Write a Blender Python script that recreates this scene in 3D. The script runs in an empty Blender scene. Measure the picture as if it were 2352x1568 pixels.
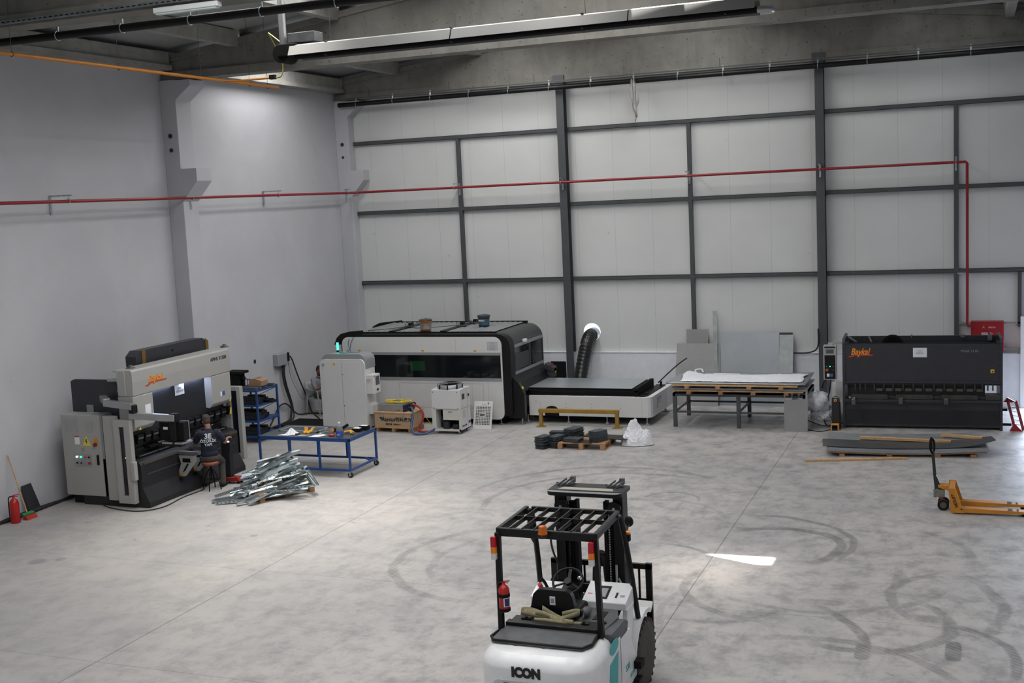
import bpy, bmesh, math, random
from mathutils import Vector, Matrix
random.seed(7)
SC = bpy.context.scene
COL = SC.collection
PI = math.pi

# ------------------------------------------------------------------ camera
cam_d = bpy.data.cameras.new('camera')
cam = bpy.data.objects.new('camera', cam_d); COL.objects.link(cam)
yaw, pit, rol = (math.radians(a) for a in (21.557, 6.932, -2.721))
F = Vector((-math.sin(yaw)*math.cos(pit), math.cos(yaw)*math.cos(pit), -math.sin(pit)))
R0 = Vector((math.cos(yaw), math.sin(yaw), 0)); U0 = R0.cross(F)
RR = R0*math.cos(rol) + U0*math.sin(rol); UU = -R0*math.sin(rol) + U0*math.cos(rol)
m = Matrix((RR, UU, -F)).transposed().to_4x4(); m.translation = Vector((16.525, -29.45, 5.4))
cam.matrix_world = m
cam_d.sensor_width = 36.0; cam_d.lens = 2700.24/2352*36.0
cam_d.clip_start = 0.1; cam_d.clip_end = 200
SC.camera = cam

# ------------------------------------------------------------------ world, sun, exposure
SC.view_settings.view_transform = 'Standard'
try: SC.view_settings.look = 'None'
except Exception: pass
SC.view_settings.gamma = 1.0
SC.view_settings.use_curve_mapping = False
SC.view_settings.exposure = 0.0
w = bpy.data.worlds.new('world'); SC.world = w; w.use_nodes = True
bg = w.node_tree.nodes['Background']; bg.inputs[0].default_value = (0.72, 0.86, 1.0, 1); bg.inputs[1].default_value = 3.2
sd = bpy.data.lights.new('sun', 'SUN'); sd.energy = 26; sd.angle = 0.009; sd.color = (1, .97, .92)
sun = bpy.data.objects.new('sun', sd); COL.objects.link(sun)
SUND = Vector((0.15, -0.30, -1.0)).normalized()
sun.rotation_euler = SUND.to_track_quat('-Z', 'Y').to_euler()
sun.location = (8, -8, 20)

def area(name, loc, size, energy, direction, color=(1, 1, 1), shape='RECTANGLE'):
    d = bpy.data.lights.new(name, 'AREA'); d.shape = shape; d.size, d.size_y = size; d.energy = energy; d.color = color
    o = bpy.data.objects.new(name, d); COL.objects.link(o); o.location = loc
    o.rotation_euler = Vector(direction).to_track_quat('-Z', 'Y').to_euler()
    return o
DOWN = (0, 0, -1)
def roofz(x): return 8.8 + .12*min(x, 19.4 - x)
SKY = [  # translucent roof strips, some added for their light: x0, x1, y0, y1, watts
    (0.7, 1.7, -5.6, -3.2, 62), (4.6, 6.2, -14.0, -9.0, 75), (7.6, 8.8, -14.0, -9.0, 65), (11.3, 12.3, -11.55, -10.2, 8), (9.75, 10.6, -14.0, -9.0, 190),
    (5.0, 6.2, -6.6, -1.4, 190), (9.75, 10.6, -6.6, -1.4, 150), (15.2, 16.2, -6.6, -1.4, 20), (15.2, 16.2, -21.5, -16.5, 190),
    (10.0, 11.2, -21.5, -16.5, 240), (7.6, 8.8, -21.5, -16.5, 170), (7.6, 8.8, -29, -24, 70), (12.0, 13.2, -29, -24, 140)]
for (a, b, c, d, e) in SKY:
    area('skylight_glow', ((a+b)/2, (c+d)/2, roofz((a+b)/2) + .08), (b-a-.04, d-c-.04), e, DOWN, (1.0, .975, .94))
# narrow warm lamps added under the strips, standing for sun scattered through them
for (x, y, sx_, sy_, e, sp) in ((5.4, -11.4, 1.5, 4.8, 118, 54), (11.8, -10.88, .9, 1.25, 9, 16)):
    o = area('added_warm_beam', (x, y, roofz(x) - .02), (sx_, sy_), e, (.05, -.10, -1) if e > 50 else (.12, -.25, -1), (1.0, .93, .84)); o.data.spread = math.radians(sp)
# two soft fills added behind the camera and at right, no doors built
area('rear_fill', (9.5, -33.4, 2.6), (12, 4.6), 110, (0, 1, .12), (.86, .92, 1.0))
area('side_fill', (19.2, -12, 2.2), (7, 3.6), 25, (-1, 0, .05), (.86, .92, 1.0))
area('yard_door_daylight', (18.42, .2, 1.05), (1.5, 2.0), 190, (-.25, -1, -.25), (.70, .80, 1.0))

# ------------------------------------------------------------------ materials
MATS = {}
def nt(name):
    mm = bpy.data.materials.new(name); mm.use_nodes = True
    t = mm.node_tree; b = t.nodes['Principled BSDF']; return mm, t, b
def N(t, typ, **kw):
    n = t.nodes.new(typ)
    for k, v in kw.items(): setattr(n, k, v)
    return n
def mat(name, col, rough=.5, metal=0., var=.0, scale=6., bump=0., spec=None, emit=None, es=1., trans=0., alpha=1.):
    if name in MATS: return MATS[name]
    mm, t, b = nt(name)
    c4 = (*col, 1)
    b.inputs['Base Color'].default_value = c4
    b.inputs['Roughness'].default_value = rough; b.inputs['Metallic'].default_value = metal
    if spec is not None: b.inputs['Specular IOR Level'].default_value = spec
    if emit: b.inputs['Emission Color'].default_value = (*emit, 1); b.inputs['Emission Strength'].default_value = es
    if trans: b.inputs['Transmission Weight'].default_value = trans
    if alpha < 1: b.inputs['Alpha'].default_value = alpha
    if var or bump:
        tc = N(t, 'ShaderNodeTexCoord'); no = N(t, 'ShaderNodeTexNoise'); no.inputs['Scale'].default_value = scale
        no.inputs['Detail'].default_value = 5; no.inputs['Roughness'].default_value = .65
        t.links.new(tc.outputs['Object'], no.inputs['Vector'])
        if var:
            mr = N(t, 'ShaderNodeMapRange'); mr.inputs[1].default_value = .3; mr.inputs[2].default_value = .7
            mr.inputs[3].default_value = 1-var; mr.inputs[4].default_value = 1+var
            t.links.new(no.outputs['Fac'], mr.inputs[0])
            mx = N(t, 'ShaderNodeVectorMath', operation='SCALE'); mx.inputs[0].default_value = col
            t.links.new(mr.outputs[0], mx.inputs['Scale']); t.links.new(mx.outputs[0], b.inputs['Base Color'])
            m2 = N(t, 'ShaderNodeMapRange'); m2.inputs[3].default_value = max(0, rough-var*.4); m2.inputs[4].default_value = min(1, rough+var*.4)
            t.links.new(no.outputs['Fac'], m2.inputs[0]); t.links.new(m2.outputs[0], b.inputs['Roughness'])
        if bump:
            bp = N(t, 'ShaderNodeBump'); bp.inputs['Strength'].default_value = bump; bp.inputs['Distance'].default_value = .01
            t.links.new(no.outputs['Fac'], bp.inputs['Height']); t.links.new(bp.outputs[0], b.inputs['Normal'])
    MATS[name] = mm
    return mm

class G:                                   # tiny node-graph writer for the larger materials
    def __init__(s, t): s.t = t
    def math(s, op, a, b=None, c=None):
        n = N(s.t, 'ShaderNodeMath', operation=op)
        for i, v in enumerate((a, b, c)):
            if v is None: continue
            if isinstance(v, (int, float)): n.inputs[i].default_value = v
            else: s.t.links.new(v, n.inputs[i])
        return n.outputs[0]
    def rng(s, v, a, b, c=0., d=1., smooth=True):
        n = N(s.t, 'ShaderNodeMapRange'); n.interpolation_type = 'SMOOTHSTEP' if smooth else 'LINEAR'
        for i, q in enumerate((a, b, c, d)): n.inputs[i+1].default_value = q
        s.t.links.new(v, n.inputs[0]); return n.outputs[0]
    def noise(s, vec, scale, detail=5, rough=.6, dist=0.):
        n = N(s.t, 'ShaderNodeTexNoise'); n.inputs['Scale'].default_value = scale; n.inputs['Detail'].default_value = detail
        n.inputs['Roughness'].default_value = rough; n.inputs['Distortion'].default_value = dist
        s.t.links.new(vec, n.inputs['Vector']); return n.outputs['Fac']
    def mapping(s, vec, sc=(1, 1, 1), rot=(0, 0, 0), loc=(0, 0, 0)):
        n = N(s.t, 'ShaderNodeMapping'); n.inputs['Scale'].default_value = sc; n.inputs['Rotation'].default_value = rot; n.inputs['Location'].default_value = loc
        s.t.links.new(vec, n.inputs['Vector']); return n.outputs[0]
    def mix(s, f, a, b):
        n = N(s.t, 'ShaderNodeMix', data_type='RGBA')
        if isinstance(f, (int, float)): n.inputs[0].default_value = f
        else: s.t.links.new(f, n.inputs[0])
        for i, v in ((6, a), (7, b)):
            if isinstance(v, tuple): n.inputs[i].default_value = (*v, 1)
            else: s.t.links.new(v, n.inputs[i])
        return n.outputs[2]
    def bump(s, h, st, dist, b):
        n = N(s.t, 'ShaderNodeBump'); n.inputs['Strength'].default_value = st; n.inputs['Distance'].default_value = dist
        s.t.links.new(h, n.inputs['Height']); s.t.links.new(n.outputs[0], b.inputs['Normal'])

def floor_mat():
    mm, t, b = nt('power_floated_concrete'); g = G(t)
    tc = N(t, 'ShaderNodeTexCoord'); v = tc.outputs['Object']
    sx = N(t, 'ShaderNodeSeparateXYZ'); t.links.new(v, sx.inputs[0]); X, Y = sx.outputs[0], sx.outputs[1]
    big = g.noise(v, .35, 6, .6, .4); mid = g.noise(v, 2.3, 9, .72, .15); fine = g.noise(v, 16, 7, .75)
    streak = g.noise(g.mapping(v, (1.5, .5, 1), (0, 0, .6)), 2.2, 8, .7, .15)
    c = g.mix(g.rng(big, .3, .7), (.350, .345, .345), (.455, .437, .420))
    dirt = g.math('ADD', .38, g.math('MULTIPLY', g.rng(X, 4., 12.), .62))
    c = g.mix(g.math('MULTIPLY', g.math('MULTIPLY', g.rng(mid, .42, .68), .66), dirt), c, (.185, .182, .186))
    c = g.mix(g.math('MULTIPLY', g.math('MULTIPLY', g.rng(streak, .48, .72), .6), dirt), c, (.205, .202, .206))
    c = g.mix(g.math('MULTIPLY', g.rng(fine, .5, .8), .30), c, (.52, .505, .49))
    spot = g.noise(v, 4.3, 2, .4, .2)
    c = g.mix(g.math('MULTIPLY', g.rng(spot, .70, .78), .5), c, (.17, .17, .17))
    # curved tyre marks: centre, radius, half width, start angle, sweep, strength
    marks = [(10.31, -9.91, 2.50, .09, 40, 140, .55), (10.71, -10.19, 2.34, .08, 60, 140, .5), (10.2, -13.56, 1.87, .10, 125, 145, .45),
             (10.5, -13.52, 1.62, .08, 140, 90, .35), (13.74, -12.0, .96, .11, -50, 190, .8), (13.42, -11.81, 1.44, .08, -25, 125, .75),
             (12.085, -13.0, .80, .05, 10, 85, .8), (15.08, -12.1, 1.47, .09, -12, 75, .5), (13.62, -15.91, 1.76, .10, -5, 60, 1.0),
             (15.15, -14.07, 1.76, .11, -30, 75, .7), (15.62, -15.97, 1.385, .08, -20, 90, .8), (14.5, -12.855, 1.83, .07, -122, 100, .45),
             (15.28, -14.84, 1.01, .10, -120, 170, .7), (11.56, -9.64, .47, .05, 0, 175, .5), (15.0, -15.0, 2.25, .07, 150, 70, .4), (14.1, -13.9, 1.25, .09, 150, 120, .55), (16.6, -13.9, 1.1, .10, 120, 110, .6), (14.9, -17.2, 1.6, .10, 20, 90, .6), (13.2, -14.3, 1.1, .07, -110, 90, .45),
             (11.4, -11.2, 1.5, .07, 20, 120, .35)]
    tot = None
    cr = N(t, 'ShaderNodeCombineXYZ'); t.links.new(X, cr.inputs[0]); t.links.new(Y, cr.inputs[1])
    warp = g.math('MULTIPLY', g.math('SUBTRACT', g.noise(v, .8, 2), .5), .30)
    tread = g.math('ADD', .55, g.math('MULTIPLY', .45, g.math('SINE', g.math('MULTIPLY', g.math('ADD', g.math('MULTIPLY', X, .8), Y), 75.))))
    wear = g.rng(g.noise(v, 2.6, 4, .6), .36, .6)
    for (cx, cy, r, hw, a0, sw, st) in marks:
        dx = g.math('SUBTRACT', X, cx); dy = g.math('SUBTRACT', Y, cy)
        d = g.math('SQRT', g.math('ADD', g.math('MULTIPLY', dx, dx), g.math('MULTIPLY', dy, dy)))
        d = g.math('ABSOLUTE', g.math('SUBTRACT', g.math('ADD', d, warp), r))
        band = g.rng(d, hw*.5, hw, 1, 0)
        mid_a = math.radians(a0 + sw/2)
        co = g.math('ADD', g.math('MULTIPLY', dx, math.cos(mid_a)), g.math('MULTIPLY', dy, math.sin(mid_a)))
        lim = r*math.cos(math.radians(sw/2))
        arc = g.rng(co, lim - .15*r, lim + .25*r)
        k = g.math('MULTIPLY', g.math('MULTIPLY', band, arc), st)
        tot = k if tot is None else g.math('MAXIMUM', tot, k)
    # short scrub patches where wheels turned on the spot
    for (cx, cy, lx, ly, st) in [(15.34, -15.84, .09, .26, .9), (16.32, -15.6, .09, .30, .9), (16.05, -14.6, .2, .12, .6), (14.7, -14.3, .3, .1, .4), (15.6, -13.2, .1, .25, .4)]:
        ex = g.math('DIVIDE', g.math('SUBTRACT', X, cx), lx); ey = g.math('DIVIDE', g.math('SUBTRACT', Y, cy), ly)
        d = g.math('ADD', g.math('POWER', g.math('ABSOLUTE', ex), 4.), g.math('POWER', g.math('ABSOLUTE', ey), 4.))
        tot = g.math('MAXIMUM', tot, g.math('MULTIPLY', g.rng(d, .6, 1.5, 1, 0), st))
    k = g.math('MULTIPLY', g.math('MULTIPLY', tot, g.math('ADD', .6, g.math('MULTIPLY', wear, .4))), g.math('ADD', .62, g.math('MULTIPLY', tread, .38)))
    c = g.mix(g.math('MULTIPLY', k, .92), c, (.075, .075, .08))
    # oil spots
    for (cx, cy, r) in [(5.31, -13.25, .085), (2.6, -15.3, .16), (2.9, -15.1, .1), (4.15, -12.9, .05)]:
        dx = g.math('SUBTRACT', X, cx); dy = g.math('SUBTRACT', Y, cy)
        d = g.math('SQRT', g.math('ADD', g.math('MULTIPLY', dx, dx), g.math('MULTIPLY', dy, dy)))
        c = g.mix(g.rng(d, r*.6, r*1.2, .45, 0), c, (.12, .12, .12))
    # saw-cut joints
    j = None
    for x0 in (.05, 6.51, 12.94, 19.35):
        q = g.rng(g.math('ABSOLUTE', g.math('SUBTRACT', X, x0)), .005, .012, 1, 0); j = q if j is None else g.math('MAXIMUM', j, q)
    for y0 in (-3.5, -7.2, -10.93, -14.86, -18.48, -22.2, -26.0):
        q = g.rng(g.math('ABSOLUTE', g.math('SUBTRACT', Y, y0)), .004, .010, .6, 0); j = g.math('MAXIMUM', j, q)
    c = g.mix(g.math('MULTIPLY', j, .75), c, (.10, .095, .09))
    t.links.new(c, b.inputs['Base Color'])
    t.links.new(g.rng(mid, .3, .7, .38, .58), b.inputs['Roughness'])
    b.inputs['Specular IOR Level'].default_value = .35
    g.bump(fine, .08, .004, b)
    return mm

def concrete_mat(name, c1, c2, scale=1.2, pits=True):
    mm, t, b = nt(name); g = G(t); tc = N(t, 'ShaderNodeTexCoord'); v = tc.outputs['Object']
    a = g.noise(v, scale, 7, .65, .4); f = g.noise(g.mapping(v, (1, 1, .18)), 5, 5, .6)
    c = g.mix(g.rng(a, .3, .7), c1, c2)
    c = g.mix(g.math('MULTIPLY', g.rng(f, .45, .75), .35), c, tuple(q*.62 for q in c1))
    if pits:
        p = g.noise(v, 16, 2, .4); c = g.mix(g.math('MULTIPLY', g.rng(p, .69, .74), .7), c, (.05, .05, .045))
    t.links.new(c, b.inputs['Base Color']); b.inputs['Roughness'].default_value = .9
    g.bump(a, .3, .01, b); return mm

def plaster_mat():
    mm, t, b = nt('painted_plaster'); g = G(t); tc = N(t, 'ShaderNodeTexCoord'); v = tc.outputs['Object']
    a = g.noise(v, .5, 6, .6, .4); f = g.noise(g.mapping(v, (1, 1, .25)), 1.6, 6, .65, .5)
    c = g.mix(g.rng(a, .3, .7), (.44, .446, .476), (.49, .497, .528))
    c = g.mix(g.math('MULTIPLY', g.rng(f, .55, .8), .3), c, (.43, .415, .39))
    sc_ = g.noise(v, 7, 3, .5, .6); c = g.mix(g.math('MULTIPLY', g.rng(sc_, .70, .78), .3), c, (.30, .28, .25))
    t.links.new(c, b.inputs['Base Color']); b.inputs['Roughness'].default_value = .8
    g.bump(g.noise(v, 9, 5), .15, .01, b); return mm

def panel_mat(name, axis, pitch, base, off=0., rough=.35, w=.006):
    mm, t, b = nt(name); g = G(t); tc = N(t, 'ShaderNodeTexCoord'); v = tc.outputs['Object']
    sx = N(t, 'ShaderNodeSeparateXYZ'); t.links.new(v, sx.inputs[0]); X = sx.outputs[axis]
    fr = g.math('PINGPONG', g.math('ADD', X, off), pitch/2); seam = g.rng(fr, w*.5, w, 1, 0)
    rib = g.math('PINGPONG', X, pitch/16)
    a = g.noise(v, .6, 4, .55); c = g.mix(g.rng(a, .3, .7), tuple(q*.96 for q in base), tuple(q*1.03 for q in base))
    c = g.mix(g.math('MULTIPLY', seam, .38), c, tuple(q*.35 for q in base))
    d = g.noise(v, 5.5, 3, .5); c = g.mix(g.math('MULTIPLY', g.rng(d, .72, .79), .25), c, tuple(q*.4 for q in base))
    t.links.new(c, b.inputs['Base Color']); b.inputs['Roughness'].default_value = rough
    g.bump(rib, .35, .01, b); return mm

M_floor = floor_mat()
M_conc = concrete_mat('precast_concrete', (.150, .147, .130), (.215, .210, .190))
M_conc_light = concrete_mat('light_precast_concrete', (.24, .235, .215), (.32, .315, .295))
M_plaster = plaster_mat()
M_panel = panel_mat('white_wall_panel', 0, 1.0, (.60, .615, .61), .12)
M_roof = panel_mat('roof_sandwich_panel', 1, 1.0, (.33, .34, .34), .3, .4, .012)
M_white_out = mat('fresh_white_paint', (.72, .74, .80), .7, var=.05)
M_steel = mat('anthracite_painted_steel', (.060, .064, .070), .5, var=.12, scale=3)
M_black = mat('black_paint', (.005, .005, .006), .45, spec=.3)
M_blackm = mat('matt_black', (.007, .007, .008), .8, spec=.2)
M_rubber = mat('black_rubber', (.022, .021, .020), .85, var=.2, scale=20)
M_tyre = mat('dusty_tyre_rubber', (.060, .052, .045), .9, var=.3, scale=12, bump=.4)
M_mach = mat('dark_slate_machine_paint', (.030, .031, .039), .45, var=.12, scale=2.5)
M_mach2 = mat('dark_blue_grey_machine_paint', (.012, .013, .016), .5, var=.25, scale=3)
M_cream = mat('light_grey_enamel', (.36, .36, .345), .42, var=.03, scale=2)
M_white = mat('white_enamel', (.62, .62, .62), .38, var=.03, scale=2)
M_white2 = mat('warm_white_enamel', (.60, .58, .53), .4, var=.04, scale=2)
M_fork = mat('forklift_white_paint', (.74, .75, .77), .3, var=.07, scale=4)
M_grey = mat('mid_grey_enamel', (.26, .27, .28), .4)
M_silver = mat('satin_aluminium', (.42, .43, .44), .38, .75, var=.08, scale=5)
M_galv = mat('galvanised_steel', (.42, .47, .49), .30, .85, var=.25, scale=9)
M_galvd = mat('dull_zinc_sheet', (.30, .32, .33), .42, .4, var=.22, scale=3)
M_plate = mat('oiled_steel_plate', (.075, .088, .098), .45, .45, var=.3, scale=8)
M_sheet = mat('grey_stainless_sheet', (.27, .27, .275), .5, .15, var=.1, scale=1.5)
M_sheet_l = mat('film_covered_sheet', (.30, .32, .345), .38, .45, var=.06, scale=1.5)
M_blue = mat('blue_tube_paint', (.012, .055, .21), .42, var=.12, scale=6)
M_red = mat('red_pipe_paint', (.24, .008, .014), .38, var=.06)
M_redcab = mat('red_cabinet_paint', (.30, .010, .016), .42)
M_redx = mat('extinguisher_red', (.42, .012, .012), .3)
M_orange = mat('orange_gas_pipe_paint', (.42, .15, .010), .5, var=.08)
M_yellow = mat('ochre_barrier_paint', (.30, .175, .022), .5, var=.18, scale=8)
M_jack = mat('amber_truck_paint', (.50, .20, .015), .45, var=.1, scale=6)
M_sticker = mat('yellow_sticker', (.75, .62, .05), .5)
M_osticker = mat('orange_sticker', (.62, .27, .03), .5)
M_wood = mat('pallet_pine', (.36, .20, .095), .75, var=.22, scale=14)
M_wood_l = mat('pale_sawn_timber', (.50, .31, .15), .75, var=.2, scale=14)
M_ply = mat('plywood', (.44, .30, .19), .65, var=.12, scale=5)
M_card = mat('brown_cardboard', (.36, .22, .14), .8)
M_paper = mat('white_paper', (.78, .80, .85), .8)
M_bag = mat('white_woven_sack', (.72, .73, .77), .6, var=.04, scale=12, bump=.3)
M_rag = mat('dusty_grey_film', (.42, .41, .40), .5, alpha=.7, var=.2, scale=9)
M_film = mat('clear_polythene', (.80, .82, .86), .25, alpha=.40)
M_chrome = mat('chrome', (.7, .7, .7), .15, 1.)
M_glass = mat('dark_window_glass', (.006, .008, .009), .08)
M_glass2 = mat('smoked_glass', (.012, .014, .024), .12)
M_skin = mat('skin', (.42, .20, .13), .55)
M_skin_d = mat('tanned_skin', (.24, .115, .075), .55)
M_hair = mat('dark_brown_hair', (.035, .022, .016), .7, var=.3, scale=60)
M_hair_b = mat('black_hair', (.008, .007, .007), .6, var=.3, scale=60)
M_navy = mat('navy_cotton', (.010, .012, .026), .9, var=.15, scale=20)
M_grshirt = mat('pale_grey_cotton', (.19, .20, .24), .9, var=.08, scale=20)
M_trouser = mat('dark_khaki_cotton', (.055, .052, .046), .9, var=.15, scale=20)
M_dkstool = mat('red_brown_vinyl', (.22, .055, .03), .5)
M_teal = mat('teal_vinyl', (.03, .36, .38), .45)
M_ink = mat('black_print', (.010, .010, .010), .6)
M_inkb = mat('dark_blue_print', (.02, .03, .12), .6)
M_whiteprint = mat('white_print', (.62, .64, .66), .6)
M_goldp = mat('golden_yellow_print', (.85, .42, .03), .5)
M_redp = mat('red_print', (.55, .05, .015), .5)
M_greyp = mat('grey_print', (.30, .32, .34), .5)
M_lens_r = mat('red_lens', (.42, .008, .02), .2)
M_lens_o = mat('orange_lens', (.80, .22, .01), .2)
M_lens_w = mat('clear_lens', (.62, .62, .62), .2)
M_beacon = mat('amber_beacon_lens', (.55, .13, .01), .2, trans=.15)
M_led_g = mat('lit_green_tower_lamp', (.05, .6, .3), .4, emit=(.05, 1., .45), es=2.6)
M_led_w = mat('lit_white_pilot_lamp', (.8, .8, .8), .4, emit=(.9, .95, 1.), es=3)
M_led_gs = mat('lit_green_pilot_lamp', (.05, .6, .3), .4, emit=(.05, 1., .4), es=2)
M_led_strip = mat('lit_work_light', (.8, .85, 1), .4, emit=(.60, .68, 1.), es=45)
M_tube_r = mat('polished_heater_reflector', (.20, .20, .195), .55, .3)
M_lum = mat('white_luminaire_body', (.66, .68, .69), .4)
M_skylit = mat('translucent_rooflight', (.8, .8, .8), .5, emit=(.95, .97, 1.), es=3.0)
M_strap = mat('faded_webbing', (.30, .27, .16), .85, var=.2, scale=30)
M_dust = mat('dusty_grey_plastic', (.085, .088, .095), .55, var=.35, scale=5)
M_jbox = mat('grey_blue_box_plastic', (.27, .30, .33), .5)
M_corr = mat('grey_corrugated_cover', (.20, .21, .215), .55, var=.1)
M_hole = mat('raw_hole_edge', (.03, .028, .025), .9)
M_hoseb = mat('blue_rubber_hose', (.04, .085, .20), .45)
M_hoser = mat('red_rubber_hose', (.33, .03, .035), .45)
M_ycable = mat('yellow_fibre_cable', (.70, .55, .03), .5)
M_cyan = mat('cyan_air_line', (.06, .28, .38), .5)

# ------------------------------------------------------------------ mesh helpers
FRAMES = {}
class MB:
    def __init__(s): s.v = []; s.f = []; s.sm = []; s.mi = []; s.cur = 0
    def add(s, vs, fs, smooth=False):
        n = len(s.v); s.v += [tuple(q) for q in vs]
        for f in fs: s.f.append(tuple(n+i for i in f)); s.sm.append(smooth); s.mi.append(s.cur)
        return s
    def use(s, i): s.cur = i; return s
    def box(s, x0, x1, y0, y1, z0, z1):
        x0, x1 = min(x0, x1), max(x0, x1); y0, y1 = min(y0, y1), max(y0, y1); z0, z1 = min(z0, z1), max(z0, z1)
        vs = [(x, y, z) for z in (z0, z1) for y in (y0, y1) for x in (x0, x1)]
        return s.add(vs, [(0, 2, 3, 1), (4, 5, 7, 6), (0, 1, 5, 4), (2, 6, 7, 3), (0, 4, 6, 2), (1, 3, 7, 5)])
    def obox(s, c, size, rot):           # rot: 3x3 Matrix
        c = Vector(c); vs = []
        for z in (-.5, .5):
            for y in (-.5, .5):
                for x in (-.5, .5): vs.append(c + rot @ Vector((x*size[0], y*size[1], z*size[2])))
        return s.add(vs, [(0, 2, 3, 1), (4, 5, 7, 6), (0, 1, 5, 4), (2, 6, 7, 3), (0, 4, 6, 2), (1, 3, 7, 5)])
    def bar(s, p, q, w, h, up=(0, 0, 1)):
        p, q = Vector(p), Vector(q); d = (q-p); L = d.length; d.normalize(); up = Vector(up)
        if abs(d.dot(up)) > .99: up = Vector((0, 1, 0))
        a = d.cross(up).normalized(); b = a.cross(d)
        return s.obox((p+q)/2, (L, w, h), Matrix((d, a, b)).transposed())
    def cyl(s, p, q, r, n=20, r2=None, caps=True):
        p, q = Vector(p), Vector(q); d = (q-p).normalized(); r2 = r if r2 is None else r2
        a = d.cross(Vector((0, 0, 1)) if abs(d.z) < .9 else Vector((1, 0, 0))).normalized(); b = d.cross(a)
        vs = [p + r*(math.cos(t)*a+math.sin(t)*b) for t in (2*PI*i/n for i in range(n))] + [q + r2*(math.cos(t)*a+math.sin(t)*b) for t in (2*PI*i/n for i in range(n))]
        s.add(vs, [(i, i+n, (i+1) % n+n, (i+1) % n) for i in range(n)], True)
        if caps:
            s.add(vs[:n], [tuple(range(n))]); s.add(vs[n:], [tuple(reversed(range(n)))])
        return s
    def tube(s, pts, r, n=10, smooth_path=True, closed=False, caps=True, flat=None):
        pts = [Vector(p) for p in pts]
        rs = r if isinstance(r, (list, tuple)) else [r]*len(pts)
        if smooth_path and len(pts) > 2:
            o, orr = [], []; P = pts
            m_ = len(P) if closed else len(P)-1
            for i in range(m_):
                g_ = lambda k: P[k % len(P)] if closed else P[max(0, min(len(P)-1, k))]
                p0, p1, p2, p3 = g_(i-1), g_(i), g_(i+1), g_(i+2)
                for k in range(5):
                    t = k/5; o.append(.5*((2*p1)+(-p0+p2)*t+(2*p0-5*p1+4*p2-p3)*t*t+(-p0+3*p1-3*p2+p3)*t**3))
                    orr.append(rs[i]*(1-t)+rs[(i+1) % len(rs)]*t)
            if not closed: o.append(P[-1]); orr.append(rs[-1])
            pts, rs = o, orr
        k = len(pts); rings = []; a = None
        for i, p in enumerate(pts):
            if closed: d = pts[(i+1) % k]-pts[i-1]
            else: d = pts[min(k-1, i+1)]-pts[max(0, i-1)]
            if d.length < 1e-7: d = Vector((0, 0, 1))
            d.normalize()
            if a is None: a = d.cross(Vector((0, 0, 1)) if abs(d.z) < .9 else Vector((1, 0, 0))).normalized()
            else:
                a = a - d*a.dot(d)
                a = a.normalized() if a.length > 1e-6 else d.orthogonal().normalized()
            b = d.cross(a); fx = flat or 1.
            rings.append([p + rs[i]*(math.cos(t)*a + math.sin(t)*b*fx) for t in (2*PI*j/n for j in range(n))])
        vs = [q for g_ in rings for q in g_]; m_ = k if closed else k-1
        fs = [(i*n+j, i*n+(j+1) % n, ((i+1) % k)*n+(j+1) % n, ((i+1) % k)*n+j) for i in range(m_) for j in range(n)]
        s.add(vs, fs, True)
        if caps and not closed: s.add(rings[0], [tuple(reversed(range(n)))]); s.add(rings[-1], [tuple(range(n))])
        return s
    def prism(s, poly, ax, a, b, smooth=False):   # poly in the two other axes, extruded along ax
        def P(u, v, w): return {'x': (w, u, v), 'y': (u, w, v), 'z': (u, v, w)}[ax]
        n = len(poly); ar = sum(poly[i][0]*poly[(i+1) % n][1]-poly[(i+1) % n][0]*poly[i][1] for i in range(n))
        if (ar < 0) != (ax == 'y'): poly = poly[::-1]
        if a > b: a, b = b, a
        vs = [P(u, v, a) for u, v in poly] + [P(u, v, b) for u, v in poly]
        s.add(vs, [tuple(reversed(range(n))), tuple(range(n, 2*n))])
        s.add(vs, [(i, (i+1) % n, n+(i+1) % n, n+i) for i in range(n)], smooth)
        return s
    def lathe(s, prof, c, n=28, axis='z'):
        c = Vector(c); vs = []
        for r, h in prof:
            for i in range(n):
                t = 2*PI*i/n; e = (r*math.cos(t), r*math.sin(t), h)
                if axis == 'x': e = (h, r*math.cos(t), r*math.sin(t))
                if axis == 'y': e = (r*math.sin(t), h, r*math.cos(t))
                vs.append(c+Vector(e))
        k = len(prof); s.add(vs, [(i*n+j, i*n+(j+1) % n, (i+1)*n+(j+1) % n, (i+1)*n+j) for i in range(k-1) for j in range(n)], True)
        if prof[0][0] > 1e-5: s.add(vs[:n], [tuple(reversed(range(n)))])
        if prof[-1][0] > 1e-5: s.add(vs[-n:], [tuple(range(n))])
        return s
    def ell(s, c, r, n=16, rot=None):
        c = Vector(c); vs = []; m_ = n//2
        for i in range(m_+1):
            for j in range(n):
                a, b = PI*i/m_, 2*PI*j/n
                e = Vector((r[0]*math.sin(a)*math.cos(b), r[1]*math.sin(a)*math.sin(b), r[2]*math.cos(a)))
                vs.append(c + (rot @ e if rot else e))
        return s.add(vs, [(i*n+j, (i+1)*n+j, (i+1)*n+(j+1) % n, i*n+(j+1) % n) for i in range(m_) for j in range(n)], True)
    def grid(s, fn, nu, nv, smooth=True):
        vs = [fn(i/nu, j/nv) for i in range(nu+1) for j in range(nv+1)]
        return s.add(vs, [(i*(nv+1)+j, (i+1)*(nv+1)+j, (i+1)*(nv+1)+j+1, i*(nv+1)+j+1) for i in range(nu) for j in range(nv)], smooth)
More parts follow.
